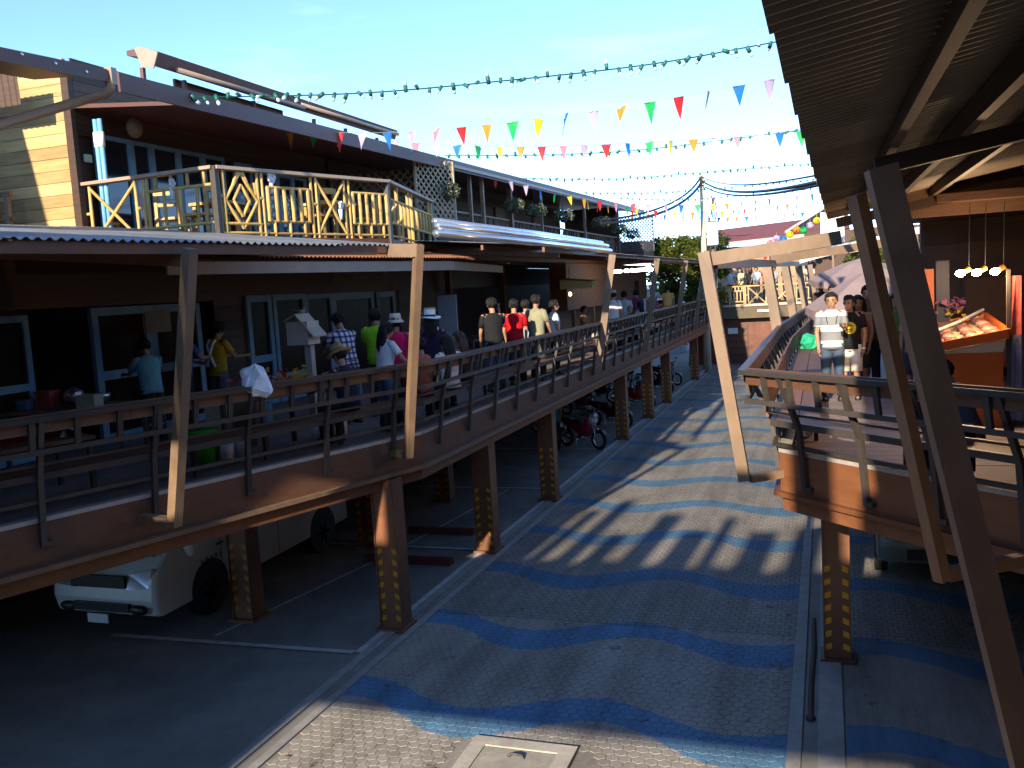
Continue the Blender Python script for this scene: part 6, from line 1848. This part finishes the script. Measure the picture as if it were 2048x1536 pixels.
def motorbike(label, x, y, ang, col, col2, helmet=None):
    """(x, y) is the foot of the front wheel; ang the heading in degrees from +X"""
    d = V(math.cos(math.radians(ang)), math.sin(math.radians(ang)), 0); sd = V(d.y, -d.x, 0)
    F = V(x, y, 0)
    t = thing('motorcycle', label, 'motorcycle', (x, y, 0), 0, 'motorcycles parked under the left walkway')
    def P(a, b, c):          # a back along the bike, b sideways, c height
        return F - d * a + sd * b + V(0, 0, c)
    mp = mat('bike paint %.2f %.2f %.2f' % col, col, 0.3, 0.1, 4, 0, spec=0.6); mp2 = mat('bike paint %.2f %.2f %.2f' % col2, col2, 0.35, 0.1, 4, 0, spec=0.6)
    wheel_parts(t, P(0, 0, 0.28), d, 0.28, M_CHROME); wheel_parts(t, P(1.22, 0, 0.28), d, 0.28, M_CHROME)
    mb = MB()
    for s in (-1, 1):
        mb.tube([P(0, 0.075 * s, 0.28), P(0.14, 0.075 * s, 0.66)], 0.022, 8)
    mb.tube([P(0.14, 0, 0.64), P(0.24, 0, 0.98)], 0.03, 8); mb.build('front_fork', M_CHROME, t, True)
    mb = MB(); mb.tube([P(0.25, -0.33, 1.0), P(0.21, -0.15, 1.03), P(0.20, 0, 1.0), P(0.21, 0.15, 1.03), P(0.25, 0.33, 1.0)], 0.014, 7)
    for s in (-1, 1):
        mb.tube([P(0.245, 0.22 * s, 1.01), P(0.265, 0.36 * s, 0.995)], 0.02, 7)
    mb.build('handlebar', M_BLACK, t, True)
    for s in (-1, 1):
        mb = MB(); mb.tube([P(0.22, 0.2 * s, 1.02), P(0.2, 0.27 * s, 1.14)], 0.006, 5); mb.ell(P(0.2, 0.29 * s, 1.18), (0.05, 0.05, 0.035)); mb.build('mirror', M_BLACK, t, True)
    mb = MB(); mb.ell(P(0.13, 0, 0.93), (0.10, 0.10, 0.10)); mb.build('headlight', M_LAMPGLASS, t, True)
    mb = MB(); mb.loft([[P(a, w * math.cos(q), z + h * math.sin(q)) for q in [2 * PI * j / 10 for j in range(10)]] for a, w, z, h in ((0.06, 0.05, 0.84, 0.10), (0.14, 0.10, 0.86, 0.16), (0.24, 0.11, 0.84, 0.17), (0.30, 0.06, 0.80, 0.15))]); mb.build('nose_fairing', mp2, t, True)
    mb = MB(); mb.loft([[P(0.30 * math.sin(a) * 1.05 - 0.0, 0.055 * w, 0.28 + 0.325 * math.cos(a)) for w in (-1, -0.4, 0.4, 1)] for a in [math.radians(k) for k in (-58, -35, -12, 12, 35)]], False, closed=False); mb.build('front_mudguard', mp, t, True)
    mb = MB(); mb.loft([[P(a, w * math.cos(q), z + h * math.sin(q)) for q in [2 * PI * j / 10 for j in range(10)]] for a, w, z, h in ((0.24, 0.10, 0.66, 0.20), (0.36, 0.13, 0.52, 0.17), (0.52, 0.13, 0.46, 0.13), (0.70, 0.12, 0.52, 0.14), (0.92, 0.12, 0.62, 0.13), (1.2, 0.10, 0.70, 0.09), (1.46, 0.05, 0.78, 0.05))]); mb.build('body_shell', mp, t, True)
    for s in (-1, 1):
        mb = MB(); mb.prism([P(0.22, 0.17 * s, 0.84), P(0.30, 0.19 * s, 0.88), P(0.46, 0.19 * s, 0.46), P(0.40, 0.17 * s, 0.38), P(0.26, 0.16 * s, 0.52)], sd * 0.02 * s); mb.build('leg_shield', mp2 if s < 0 else mp, t)
    mb = MB(); mb.loft([[P(a, w * math.cos(q), z + 0.045 * math.sin(q)) for q in [2 * PI * j / 10 for j in range(10)]] for a, w, z in ((0.62, 0.07, 0.70), (0.72, 0.12, 0.735), (1.0, 0.13, 0.76), (1.3, 0.11, 0.80), (1.4, 0.06, 0.80))]); mb.build('seat', M_BLACK, t, True)
    mb = MB(); mb.ell(P(0.62, 0, 0.32), (0.14, 0.11, 0.10)); mb.tube([P(0.66, 0.1, 0.26), P(1.0, 0.13, 0.28), P(1.42, 0.14, 0.36)], [0.02, 0.025, 0.04], 8); mb.build('engine', M_STEEL, t, True)
    mb = MB(); mb.tube([P(0.75, 0.1, 0.28), P(0.68, 0.22, 0.01)], 0.012, 6); mb.build('kick_stand', M_CHROME, t, True)
    mb = MB(); mb.ell(P(1.47, 0, 0.76), (0.05, 0.06, 0.04)); mb.build('tail_light', PEN['r'], t, True)
    for s in (-1, 1):
        mb = MB(); mb.tube([P(1.22, 0.09 * s, 0.28), P(1.12, 0.12 * s, 0.62)], 0.025, 8); mb.build('shock_absorber', M_CHROME, t, True)
    mb = MB(); mb.box(P(1.50, 0, 0.6), (0.16, 0.16, 0.1)); mb.build('number_plate', M_WHITE, t)
    if helmet:
        h = MB(); c = P(0.33, 0.12, 1.14); h.ell(c, (0.13, 0.13, 0.125)); ho = h.build('helmet', mat('helmet ' + helmet[0], helmet[1], 0.25, 0.05, 3, 0, spec=0.6), None, True)
        tag(ho, '%s helmet hung on the handlebar of a motorcycle under the left walkway' % helmet[0], 'helmet')
    return t


RED, DKR, BLK, WHT, GRY, SIL = (0.28, 0.012, 0.03), (0.10, 0.01, 0.015), (0.015, 0.015, 0.017), (0.6, 0.6, 0.6), (0.2, 0.21, 0.23), (0.4, 0.41, 0.43)
motorbike('dark red motorcycle with a white nose, nearest, between the third and fourth column', -5.95, 23.75, -28, RED, WHT)
motorbike('dark maroon motorcycle with white shield just behind the fourth hazard column', -5.95, 27.3, -25, DKR, WHT)
motorbike('bright red scooter with a cyan helmet between two far columns', -5.98, 31.4, -22, (0.45, 0.02, 0.02), WHT, ('pale cyan', (0.2, 0.5, 0.58)))
motorbike('black motorcycle with a white front badge beyond the sixth column', -6.0, 35.6, -20, BLK, WHT)
motorbike('silver grey scooter near the last but one column', -6.1, 38.6, -25, GRY, SIL)
motorbike('black and maroon motorcycle deep in the shade behind the red one', -7.6, 26.0, -30, BLK, DKR)
motorbike('grey motorcycle in the dark back row behind the fifth column', -7.6, 29.8, -25, GRY, BLK)
motorbike('black motorcycle in the dark back row behind the red scooter', -7.7, 33.2, -20, BLK, GRY)
motorbike('silver motorcycle in the back row near the last columns', -7.6, 37.0, -25, SIL, BLK)
motorbike('dim dark red motorcycle at the back between the second and third column', -9.2, 21.0, -35, DKR, BLK)

# pale car under the right walkway
cv = thing('parked_car', 'pale grey parked car half hidden under the right walkway', 'car', (1.6, 15.5, 0))
prof = [(13.6, 0.28), (13.5, 0.55), (13.6, 0.88), (14.5, 1.02), (15.2, 1.45), (16.8, 1.48), (17.5, 1.0), (17.6, 0.3)]
mb = MB(); mb.loft([[V(xx, 15.5 + (y - 15.5) * k, 0.3 + (z - 0.3) * (k if z < 1.1 else k * 0.97)) for y, z in prof] for xx, k in ((0.62, 0.95), (0.78, 1.0), (2.15, 1.0), (2.3, 0.95))], True)
bo = mb.build('body', mat('pale grey green car paint', (0.15, 0.17, 0.15), 0.35, 0.1, 2, 0, spec=0.5), cv)
bv = bo.modifiers.new('round', 'BEVEL'); bv.width = 0.06; bv.segments = 2; bv.limit_method = 'ANGLE'; bv.angle_limit = math.radians(25)
mb = MB(); mb.loft([[V(x, 14.55, 1.03), V(x, 15.18, 1.42), V(x, 15.14, 1.45), V(x, 14.5, 1.05)] for x in (0.86, 2.06)]); mb.build('windscreen', M_GLASS, cv)
for xs, s_ in ((0.62, -1), (2.3, 1)):
    mb = MB(); mb.prism([(xs + 0.01 * s_, 14.9, 1.02), (xs + 0.01 * s_, 17.0, 1.02), (xs - 0.06 * s_, 16.6, 1.36), (xs - 0.06 * s_, 15.3, 1.36)], (0.02 * s_, 0, 0)); mb.build('side_window', M_GLASS, cv)
    for yw in (14.2, 16.8):
        mb = MB(); mb.tube([(xs - 0.16 * s_, yw, 0.30), (xs + 0.01 * s_, yw, 0.30)], 0.30, 20); w = mb.build('wheel', M_RUBBER, cv)
        mb = MB(); mb.tube([(xs, yw, 0.30), (xs + 0.016 * s_, yw, 0.30)], 0.19, 14); mb.build('rim', M_STEEL, w)
    mb = MB(); mb.ell((xs - 0.25 * s_, 13.53, 0.72), (0.17, 0.06, 0.09)); mb.build('headlight', M_LAMPGLASS, cv, True)
mb = MB(); mb.box((1.46, 13.48, 0.45), (0.9, 0.05, 0.14)); mb.build('grille', M_BLACK, cv)

# ================================================================== THINGS ON THE LEFT WALKWAY
rr = random.Random(77)


def table(label, x, y, w, d, h, m, rz=0.0):
    t = thing('stall_table', label, 'table', (x, y, ZD), rz)
    mb = MB(); mb.box((0, 0, h - 0.02), (w, d, 0.04)); mb.build('table_top', m, t, False, True)
    for sx in (-1, 1):
        for sy in (-1, 1):
            mb = MB(); mb.box((sx * (w / 2 - 0.05), sy * (d / 2 - 0.05), (h - 0.04) / 2), (0.05, 0.05, h - 0.04)); mb.build('leg', M_RAIL, t, False, True)
    return t


table('low display table of cloth flowers near the straw fedora', -6.75, 9.95, 0.8, 1.3, 0.78, M_BENCH, -0.2)
for k, (dx, q, col, nm) in enumerate(((-0.25, 0.14, (0.45, 0.05, 0.15), 'pink and red'), (-0.02, 0.14, (0.5, 0.35, 0.3), 'pale cream'), (0.2, 0.12, (0.45, 0.04, 0.03), 'bright red'), (0.42, 0.14, (0.55, 0.38, 0.03), 'yellow'))):
    mb = MB(); c = V(-6.72 + dx * 0.55, 9.75 + dx * 0.75, ZD + 0.78)
    for j in range(70):
        p = c + V(rr.gauss(0, 0.09), rr.gauss(0, 0.09), 0.06 + abs(rr.gauss(0, 0.10))); s_ = rr.uniform(0.02, 0.045)
        Q = Euler((rr.uniform(-1, 1), rr.uniform(-1, 1), rr.uniform(0, 6))).to_matrix()
        mb.add([p + Q @ V(*w) for w in ((-s_, 0, 0), (0, -s_, 0.012), (s_, 0, 0), (0, s_, 0.012))], [(0, 1, 2, 3)])
    t = thing('cloth_bouquet', '%s cloth bouquet on the low display table' % nm, 'flowers', tuple(c), 0, 'bouquets on the display table')
    o = mb.build('flowers', leaf_mat(nm + ' cloth petals', col), t); o['kind'] = 'stuff'
    mb = MB(); mb.tube([c + V(0, 0, 0.0), c + V(0, 0, 0.07)], [0.05, 0.08], 10); mb.build('holder', M_BENCH, t)
mb = MB(); rings = []
for (z, r_) in ((3.50, 0.10), (3.54, 0.16), (3.66, 0.17), (3.76, 0.13), (3.80, 0.05)):
    rings.append([V(-6.12 + r_ * (1 + 0.15 * math.sin(3 * a + z * 9)) * math.cos(a), 8.62 + r_ * (1 + 0.12 * math.cos(2 * a)) * math.sin(a), z + 0.02 * math.sin(5 * a)) for a in [2 * PI * j / 14 for j in range(14)]])
mb.loft(rings, True); mb.v = [p + V(noise.noise(p * 9), noise.noise(p * 9 + V(5, 0, 0)), noise.noise(p * 9 + V(0, 7, 0))) * 0.09 for p in mb.v]
tag(mb.build('plastic_bag', M_PLASTICBAG), 'crumpled white plastic bag resting on the railing beside the bouquets', 'bag')
bx = thing('bird_box', 'grey beige paper bird house box on a white post in front of the blue windows', 'bird house', (-6.85, 10.9, ZD))
bar('post', (-6.80, 10.9, ZD), (-6.80, 10.9, 3.93), 0.10, 0.10, M_CARD, bx)
mb = MB(); mb.box((-6.87, 10.88, 4.08), (0.34, 0.3, 0.32)); mb.build('box', M_CARD, bx)
mb = MB(); mb.prism([(-7.06, 10.7, 4.245), (-7.06, 11.06, 4.245), (-6.87, 11.06, 4.33), (-6.87, 10.7, 4.33)], (0, 0, 0.02)); mb.prism([(-6.87, 10.7, 4.33), (-6.87, 11.06, 4.33), (-6.60, 11.06, 4.02), (-6.60, 10.7, 4.02)], (0, 0, 0.02)); mb.build('lid', M_CARD, bx)
mb = MB(); mb.ell((-6.88, 10.9, 4.38), (0.05, 0.035, 0.03)); mb.ell((-6.84, 10.9, 4.41), (0.02, 0.02, 0.02)); mb.loft([[V(-6.95, 10.9 - 0.09, 4.40), V(-6.88, 10.9 - 0.02, 4.39), V(-6.85, 10.9 - 0.02, 4.39)], [V(-7.0, 10.9 - 0.14, 4.42), V(-6.95, 10.9 - 0.10, 4.41), V(-6.92, 10.9 - 0.09, 4.41)]]); tag(mb.build('toy_bird', M_CARD, None, True), 'small white toy bird perched on the bird house box', 'toy')
mb = MB(); mb.box((-6.62, 11.3, 3.66), (0.16, 0.03, 0.26)); tag(mb.build('price_card', mat('pale blue card', (0.3, 0.42, 0.52), 0.6)), 'small pale blue card standing right of the bird house post', 'card')
for k, (a, nm) in enumerate((((-10.16, 11.3, 4.30), 'left, narrower'), ((-9.86, 11.45, 4.33), 'right, wider'))):
    mb = MB(); w = 0.24 if k == 0 else 0.42
    mb.loft([[V(a[0] - w / 2, a[1] - 0.1, a[2] + z + 0.0), V(a[0], a[1] + 0.01 * math.sin(9 * z), a[2] + z + 0.01), V(a[0] + w / 2, a[1] + 0.1, a[2] + z + 0.02), V(a[0] + w / 2 - 0.003, a[1] + 0.106, a[2] + z + 0.02), V(a[0] - 0.003, a[1] + 0.007, a[2] + z + 0.01), V(a[0] - w / 2 - 0.003, a[1] - 0.094, a[2] + z)] for z in (-0.17, 0, 0.17)])
    tag(mb.build('paper_sheet', M_CARD), 'pale paper sheet hung above the dim blue shirt, %s of two' % nm, 'paper', 'paper sheets hung at the dark stall')
table('long dark cooking table in front of the pale cyan shirt', -9.35, 9.2, 1.6, 0.8, 0.72, M_BENCH, 0.3)
mb = MB(); mb.tube([(-9.2, 9.4, 3.33), (-9.2, 9.4, 3.40), (-9.2, 9.4, 3.46)], [0.15, 0.19, 0.20], 16); tag(mb.build('cooking_pot', M_STEEL, None, True), 'shiny steel cooking pot on the dark table by the cyan shirt', 'pot')
mb = MB(); mb.ell((-9.5, 9.35, 3.44), (0.14, 0.13, 0.12), None, 9, 6); tag(mb.build('foil_bundle', M_SILVER), 'crinkled shiny foil bundle left of the steel pot', 'foil')
mb = MB(); mb.tube([(-7.25, 9.05, ZD), (-7.25, 9.05, ZD + 0.42)], [0.16, 0.2], 14); tag(mb.build('plastic_bin', mat('bright green plastic', (0.05, 0.30, 0.02), 0.4), None, True), 'bright green plastic bin on the deck behind the near left railing', 'bin')
for k, (x, y) in enumerate(((-6.98, 9.15), (-6.84, 9.28), (-6.6, 10.6), (-6.5, 10.75), (-6.4, 10.9))):
    mb = MB(); mb.tube([(x, y, ZD), (x, y, ZD + 0.33)], [0.08, 0.10], 10)
    tag(mb.build('plastic_bucket', M_WHITE, None, True), 'small white bucket on the left deck, %s' % ('next to the green bin' if k == 0 else 'second from the green bin' if k == 1 else ('first', 'second', 'third')[k - 2] + ' by the bird house post'), 'bucket', 'white buckets on the left deck')
mb = MB(); rings = []
for i in range(7):
    u = i / 6
    rings.append([V(-8.35 + 0.55 * u, 6.75 + 0.9 * u + 0.05 * math.sin(j), ZD + 0.62 + 0.22 * math.sin(PI * u) * (0.5 + 0.5 * math.cos(2 * PI * j / 10)) - (0.2 if j % 2 else 0.12) * (1 if 3 < j < 8 else 0)) + V(0.2 * math.cos(2 * PI * j / 10), -0.1 * math.cos(2 * PI * j / 10), 0) for j in range(10)])
mb.loft(rings, True); tag(mb.build('red_cloth', cloth('red patterned cloth', (0.28, 0.03, 0.015)), None, True), 'heap of red patterned cloth on a table at the near left end', 'cloth')
table('table carrying the heap of red cloth at the near left end', -8.1, 7.2, 0.8, 1.2, 0.60, M_BENCH, -0.3)
for k, (x, y) in enumerate(((-5.75, 23.2), (-5.75, 23.7), (-5.75, 24.3), (-5.75, 26.2), (-5.75, 26.7), (-5.75, 28.2), (-5.75, 28.8))):
    col = ((0.5, 0.4, 0.3), (0.55, 0.42, 0.1), (0.5, 0.1, 0.08), (0.55, 0.5, 0.2), (0.5, 0.03, 0.08), (0.3, 0.32, 0.35), (0.6, 0.6, 0.6))[k]
    mb = MB(); mb.ell((x, y, ZD + 0.56), (0.13, 0.17, 0.12), None, 10, 7); mb.tube([(x, y - 0.08, ZD + 0.64), (x, y, ZD + 0.74), (x, y + 0.08, ZD + 0.64)], 0.012, 5)
    tag(mb.build('shopping_bag', cloth('bag cloth %d' % k, col), None, True), '%s shopping bag on the left bench beyond the khaki shirt' % ('beige', 'mustard', 'brick red', 'pale yellow', 'crimson', 'grey', 'white')[k], 'bag', 'bags on the left bench')
for k in range(5):
    y = 18.5 + 1.3 * k
    tw = table('dark slatted display table deeper inside the left walkway, row place %d' % (k + 1) if False else 'dark display table inside the left walkway, %s beyond the khaki shirt' % ('first', 'second', 'third', 'fourth', 'fifth')[k], -8.2, y + 1.5, 0.9, 1.0, 0.8, M_BENCH)
bt_ = thing('tote_bag', 'black tote bag with a white letter A mark on the near right bench', 'bag', (1.02, 8.78, ZR))
mb = MB(); mb.box((1.02, 8.80, ZR + 0.36), (0.42, 0.14, 0.42), -PI / 4); mb.build('bag_body', BLK_TEE, bt_)
mb = MB(); q = V(1, -1, 0).normalized(); o_ = V(0.965, 8.745, ZR + 0.36) - V(1, 1, 0).normalized() * 0.022
for a, b in (((-0.05, -0.09), (0.0, 0.09)), ((0.0, 0.09), (0.05, -0.09)), ((-0.03, -0.02), (0.03, -0.02)), ((-0.10, -0.08), (-0.13, 0.0)), ((-0.13, 0.0), (-0.10, 0.09)), ((-0.11, -0.14), (-0.02, -0.19)), ((0.03, -0.13), (0.06, -0.2))):
    mb.beam(o_ + q * a[0] + V(0, 0, a[1]), o_ + q * b[0] + V(0, 0, b[1]), 0.012, 0.022)
mb.build('printed_mark', M_WHITE, bt_)
mb = MB(); rings = []
for (z, r_) in ((3.02, 0.10), (3.06, 0.20), (3.22, 0.22), (3.36, 0.15), (3.44, 0.05)):
    rings.append([V(-0.32 + r_ * (1 + 0.12 * math.sin(4 * a + z * 7)) * math.cos(a), 19.3 + r_ * math.sin(a), z - 0.1) for a in [2 * PI * j / 12 for j in range(12)]])
mb.loft(rings, True)
mb.v = [V(-0.32, 19.3, 2.95) + (p - V(-0.32, 19.3, 2.95)) * 0.8 + V(noise.noise(p * 8), noise.noise(p * 8 + V(5, 0, 0)), noise.noise(p * 8 + V(0, 7, 0))) * 0.08 for p in mb.v]
tag(mb.build('green_bag', M_GREENBAG), 'bright green plastic bag on the right bench behind the striped polo shirt', 'bag')
for k in range(9):
    y = 11.3 + 0.62 * k
    col = ((0.5, 0.5, 0.5), (0.45, 0.4, 0.1), (0.4, 0.15, 0.2), (0.3, 0.3, 0.1))[k % 4]
    mb = MB(); mb.ell((-0.22, y, ZR + 0.12), (0.07, 0.12, 0.11), None, 8, 6)
    tag(mb.build('shoe_bag', cloth('small bag cloth %d' % (k % 4), col), None, True), '%s bundle under the far right bench, %s from the corner' % (('grey', 'mustard', 'dull pink', 'olive')[k % 4], ('first', 'second', 'third', 'fourth', 'fifth', 'sixth', 'seventh', 'eighth', 'ninth')[k]), 'bundle', 'bundles under the right bench')

# ================================================================== FURNITURE ON THE SUNLIT BALCONY


def chair(label, x, y, rz):
    t = thing('timber_chair', label, 'chair', (x, y, 5.56), rz, 'yellow timber chairs on the balcony')
    def b(nm, c, d):
        mb = MB(); mb.box(c, d); mb.build(nm, M_BAMBOO, t, False, True)
    b('seat', (0, 0, 0.44), (0.42, 0.42, 0.04))
    for sx in (-1, 1):
        b('leg', (0.18 * sx, 0.18, 0.21), (0.05, 0.05, 0.42)); b('leg', (0.18 * sx, -0.18, 0.45), (0.05, 0.05, 0.9))
    b('back_rail', (0, -0.18, 0.86), (0.31, 0.04, 0.10)); b('back_rail', (0, -0.18, 0.66), (0.31, 0.03, 0.06))
    return t


for k, (x, y, rz, nm) in enumerate(((-10.2, 12.5, 0.3, 'behind the cross panel at the left'), (-9.5, 12.3, 1.9, 'behind the left barred panel'), (-8.9, 12.6, 2.6, 'behind the corner post'), (-8.4, 14.2, 1.2, 'behind the diamond panel'), (-8.5, 16.2, 2.0, 'behind the right cross panel'), (-8.3, 15.4, -1.2, 'behind the thick bars'))):
    chair('yellow timber chair on the balcony, ' + nm, x, y, rz)
for k, (x, y, nm) in enumerate(((-9.9, 13.4, 'left'), (-8.7, 15.0, 'right'))):
    t = thing('timber_table', 'yellow timber table on the sunlit balcony, %s one' % nm, 'table', (x, y, 5.56))
    mb = MB(); mb.box((x, y, 6.28), (0.75, 0.75, 0.05)); mb.build('table_top', M_BAMBOO, t)
    for sx in (-1, 1):
        for sy in (-1, 1):
            bar('leg', (x + sx * 0.3, y + sy * 0.3, 5.56), (x + sx * 0.3, y + sy * 0.3, 6.25), 0.06, 0.06, M_BAMBOO, t)
for k, (x, y, z, r, nm) in enumerate(((-8.22, 12.45, 6.5, 0.09, 'on top of the diamond panel'), (-9.35, 11.5, 6.42, 0.06, 'on the left barred panel'), (-7.75, 13.75, 6.1, 0.06, 'by the thick bars'))):
    mb = MB()
    for j in range(5):
        a = 2 * PI * j / 5
        mb.ell((x + 0.02, y + r * 0.7 * math.cos(a), z + r * 0.7 * math.sin(a)), (r * 0.35, r * 0.62, r * 0.62), None, 8, 6)
    mb.tube([(x, y, z - r), (x, y, z - r - 0.18)], [0.04, 0.03], 6)
    tag(mb.build('white_flower', W_TEE, None, True), 'white cloth flower tied ' + nm, 'flower', 'white flowers on the bamboo railing')
t = thing('wall_lamp', 'round woven lamp hanging under the near eave', 'lamp', (-10.8, 12.5, 7.3))
mb = MB(); mb.ell((-10.79, 12.5, 7.55), (0.13, 0.13, 0.17)); mb.build('shade', M_BAMBOO_DARK, t, True)
mb = MB(); mb.tube([(-10.85, 12.5, 7.9), (-10.79, 12.5, 7.72)], 0.012, 5); mb.ell((-10.86, 12.5, 7.88), (0.04, 0.04, 0.03)); mb.build('bracket', M_WHITE, t)
mb = MB(); mb.box((-11.12, 11.75, 7.0), (0.04, 0.14, 0.12)); tag(mb.build('wall_sticker', mat('pale green sticker', (0.45, 0.55, 0.4), 0.5)), 'small pale green sticker plate on the house corner beside the blue pipes', 'sign')

# a little litter and dry leaves on the road
mb = MB(); rr = random.Random(91)
for k in range(70):
    x, y = rr.choice((rr.uniform(-5.3, -0.5), rr.gauss(-5.2, 0.15), rr.gauss(-0.55, 0.12))), rr.uniform(7, 24)
    s_ = rr.uniform(0.018, 0.045); a = rr.uniform(0, 6.3); ca, sa = math.cos(a), math.sin(a)
    mb.add([(x + (u * ca - v * sa) * s_, y + (u * sa + v * ca) * s_, 0.012 + 0.010 * w) for u, v, w in ((-1, 0, 0.2), (0, -0.5, 0.0), (1, 0, 0.6), (0, 0.5, 0.1))], [(0, 1, 2, 3)])
o = tag(mb.build('fallen_leaves', mat('dry brown leaves', (0.16, 0.10, 0.05), 0.8, 0.6, 30)), 'dry leaves and crumbs scattered over the road and gutters', 'leaves'); o['kind'] = 'stuff'

# goods on the near left tables and counters
rr = random.Random(63)
for k, (x, y, h, sx, sy, sz, col, nm) in enumerate(((-9.0, 9.1, 0.72, 0.26, 0.2, 0.14, (0.35, 0.3, 0.22), 'cream carton'), (-9.75, 9.15, 0.72, 0.2, 0.2, 0.2, (0.3, 0.05, 0.04), 'red tin'), (-10.05, 9.0, 0.72, 0.3, 0.2, 0.1, (0.15, 0.2, 0.3), 'blue tray'),
                                                  (-8.5, 11.1, 0.0, 0.4, 0.3, 0.5, (0.4, 0.33, 0.22), 'beige crate'), (-8.1, 11.4, 0.0, 0.35, 0.3, 0.42, (0.1, 0.25, 0.3), 'teal crate'), (-8.0, 7.6, 0.60, 0.3, 0.22, 0.16, (0.45, 0.4, 0.3), 'pale box'),
                                                  (-7.55, 10.4, 0.0, 0.34, 0.3, 0.62, (0.2, 0.12, 0.07), 'brown box'), (-7.3, 12.6, 0.0, 0.5, 0.4, 0.75, (0.35, 0.35, 0.36), 'grey display box'))):
    mb = MB(); z0 = ZD + h
    mb.box((x, y, z0 + sz / 2), (sx, sy, sz), 0.2)
    mb.box((x, y, z0 + sz + 0.012), (sx + 0.03, sy + 0.03, 0.025), 0.2)
    tag(mb.build('goods_box', mat('goods ' + nm, col, 0.6, 0.3, 9, 0.1)), '%s standing %s' % (nm, 'on the dark cooking table near the cyan shirt' if k < 3 else ('on the table with the red cloth' if k == 5 else 'on the left deck among the stall keepers')), 'box')
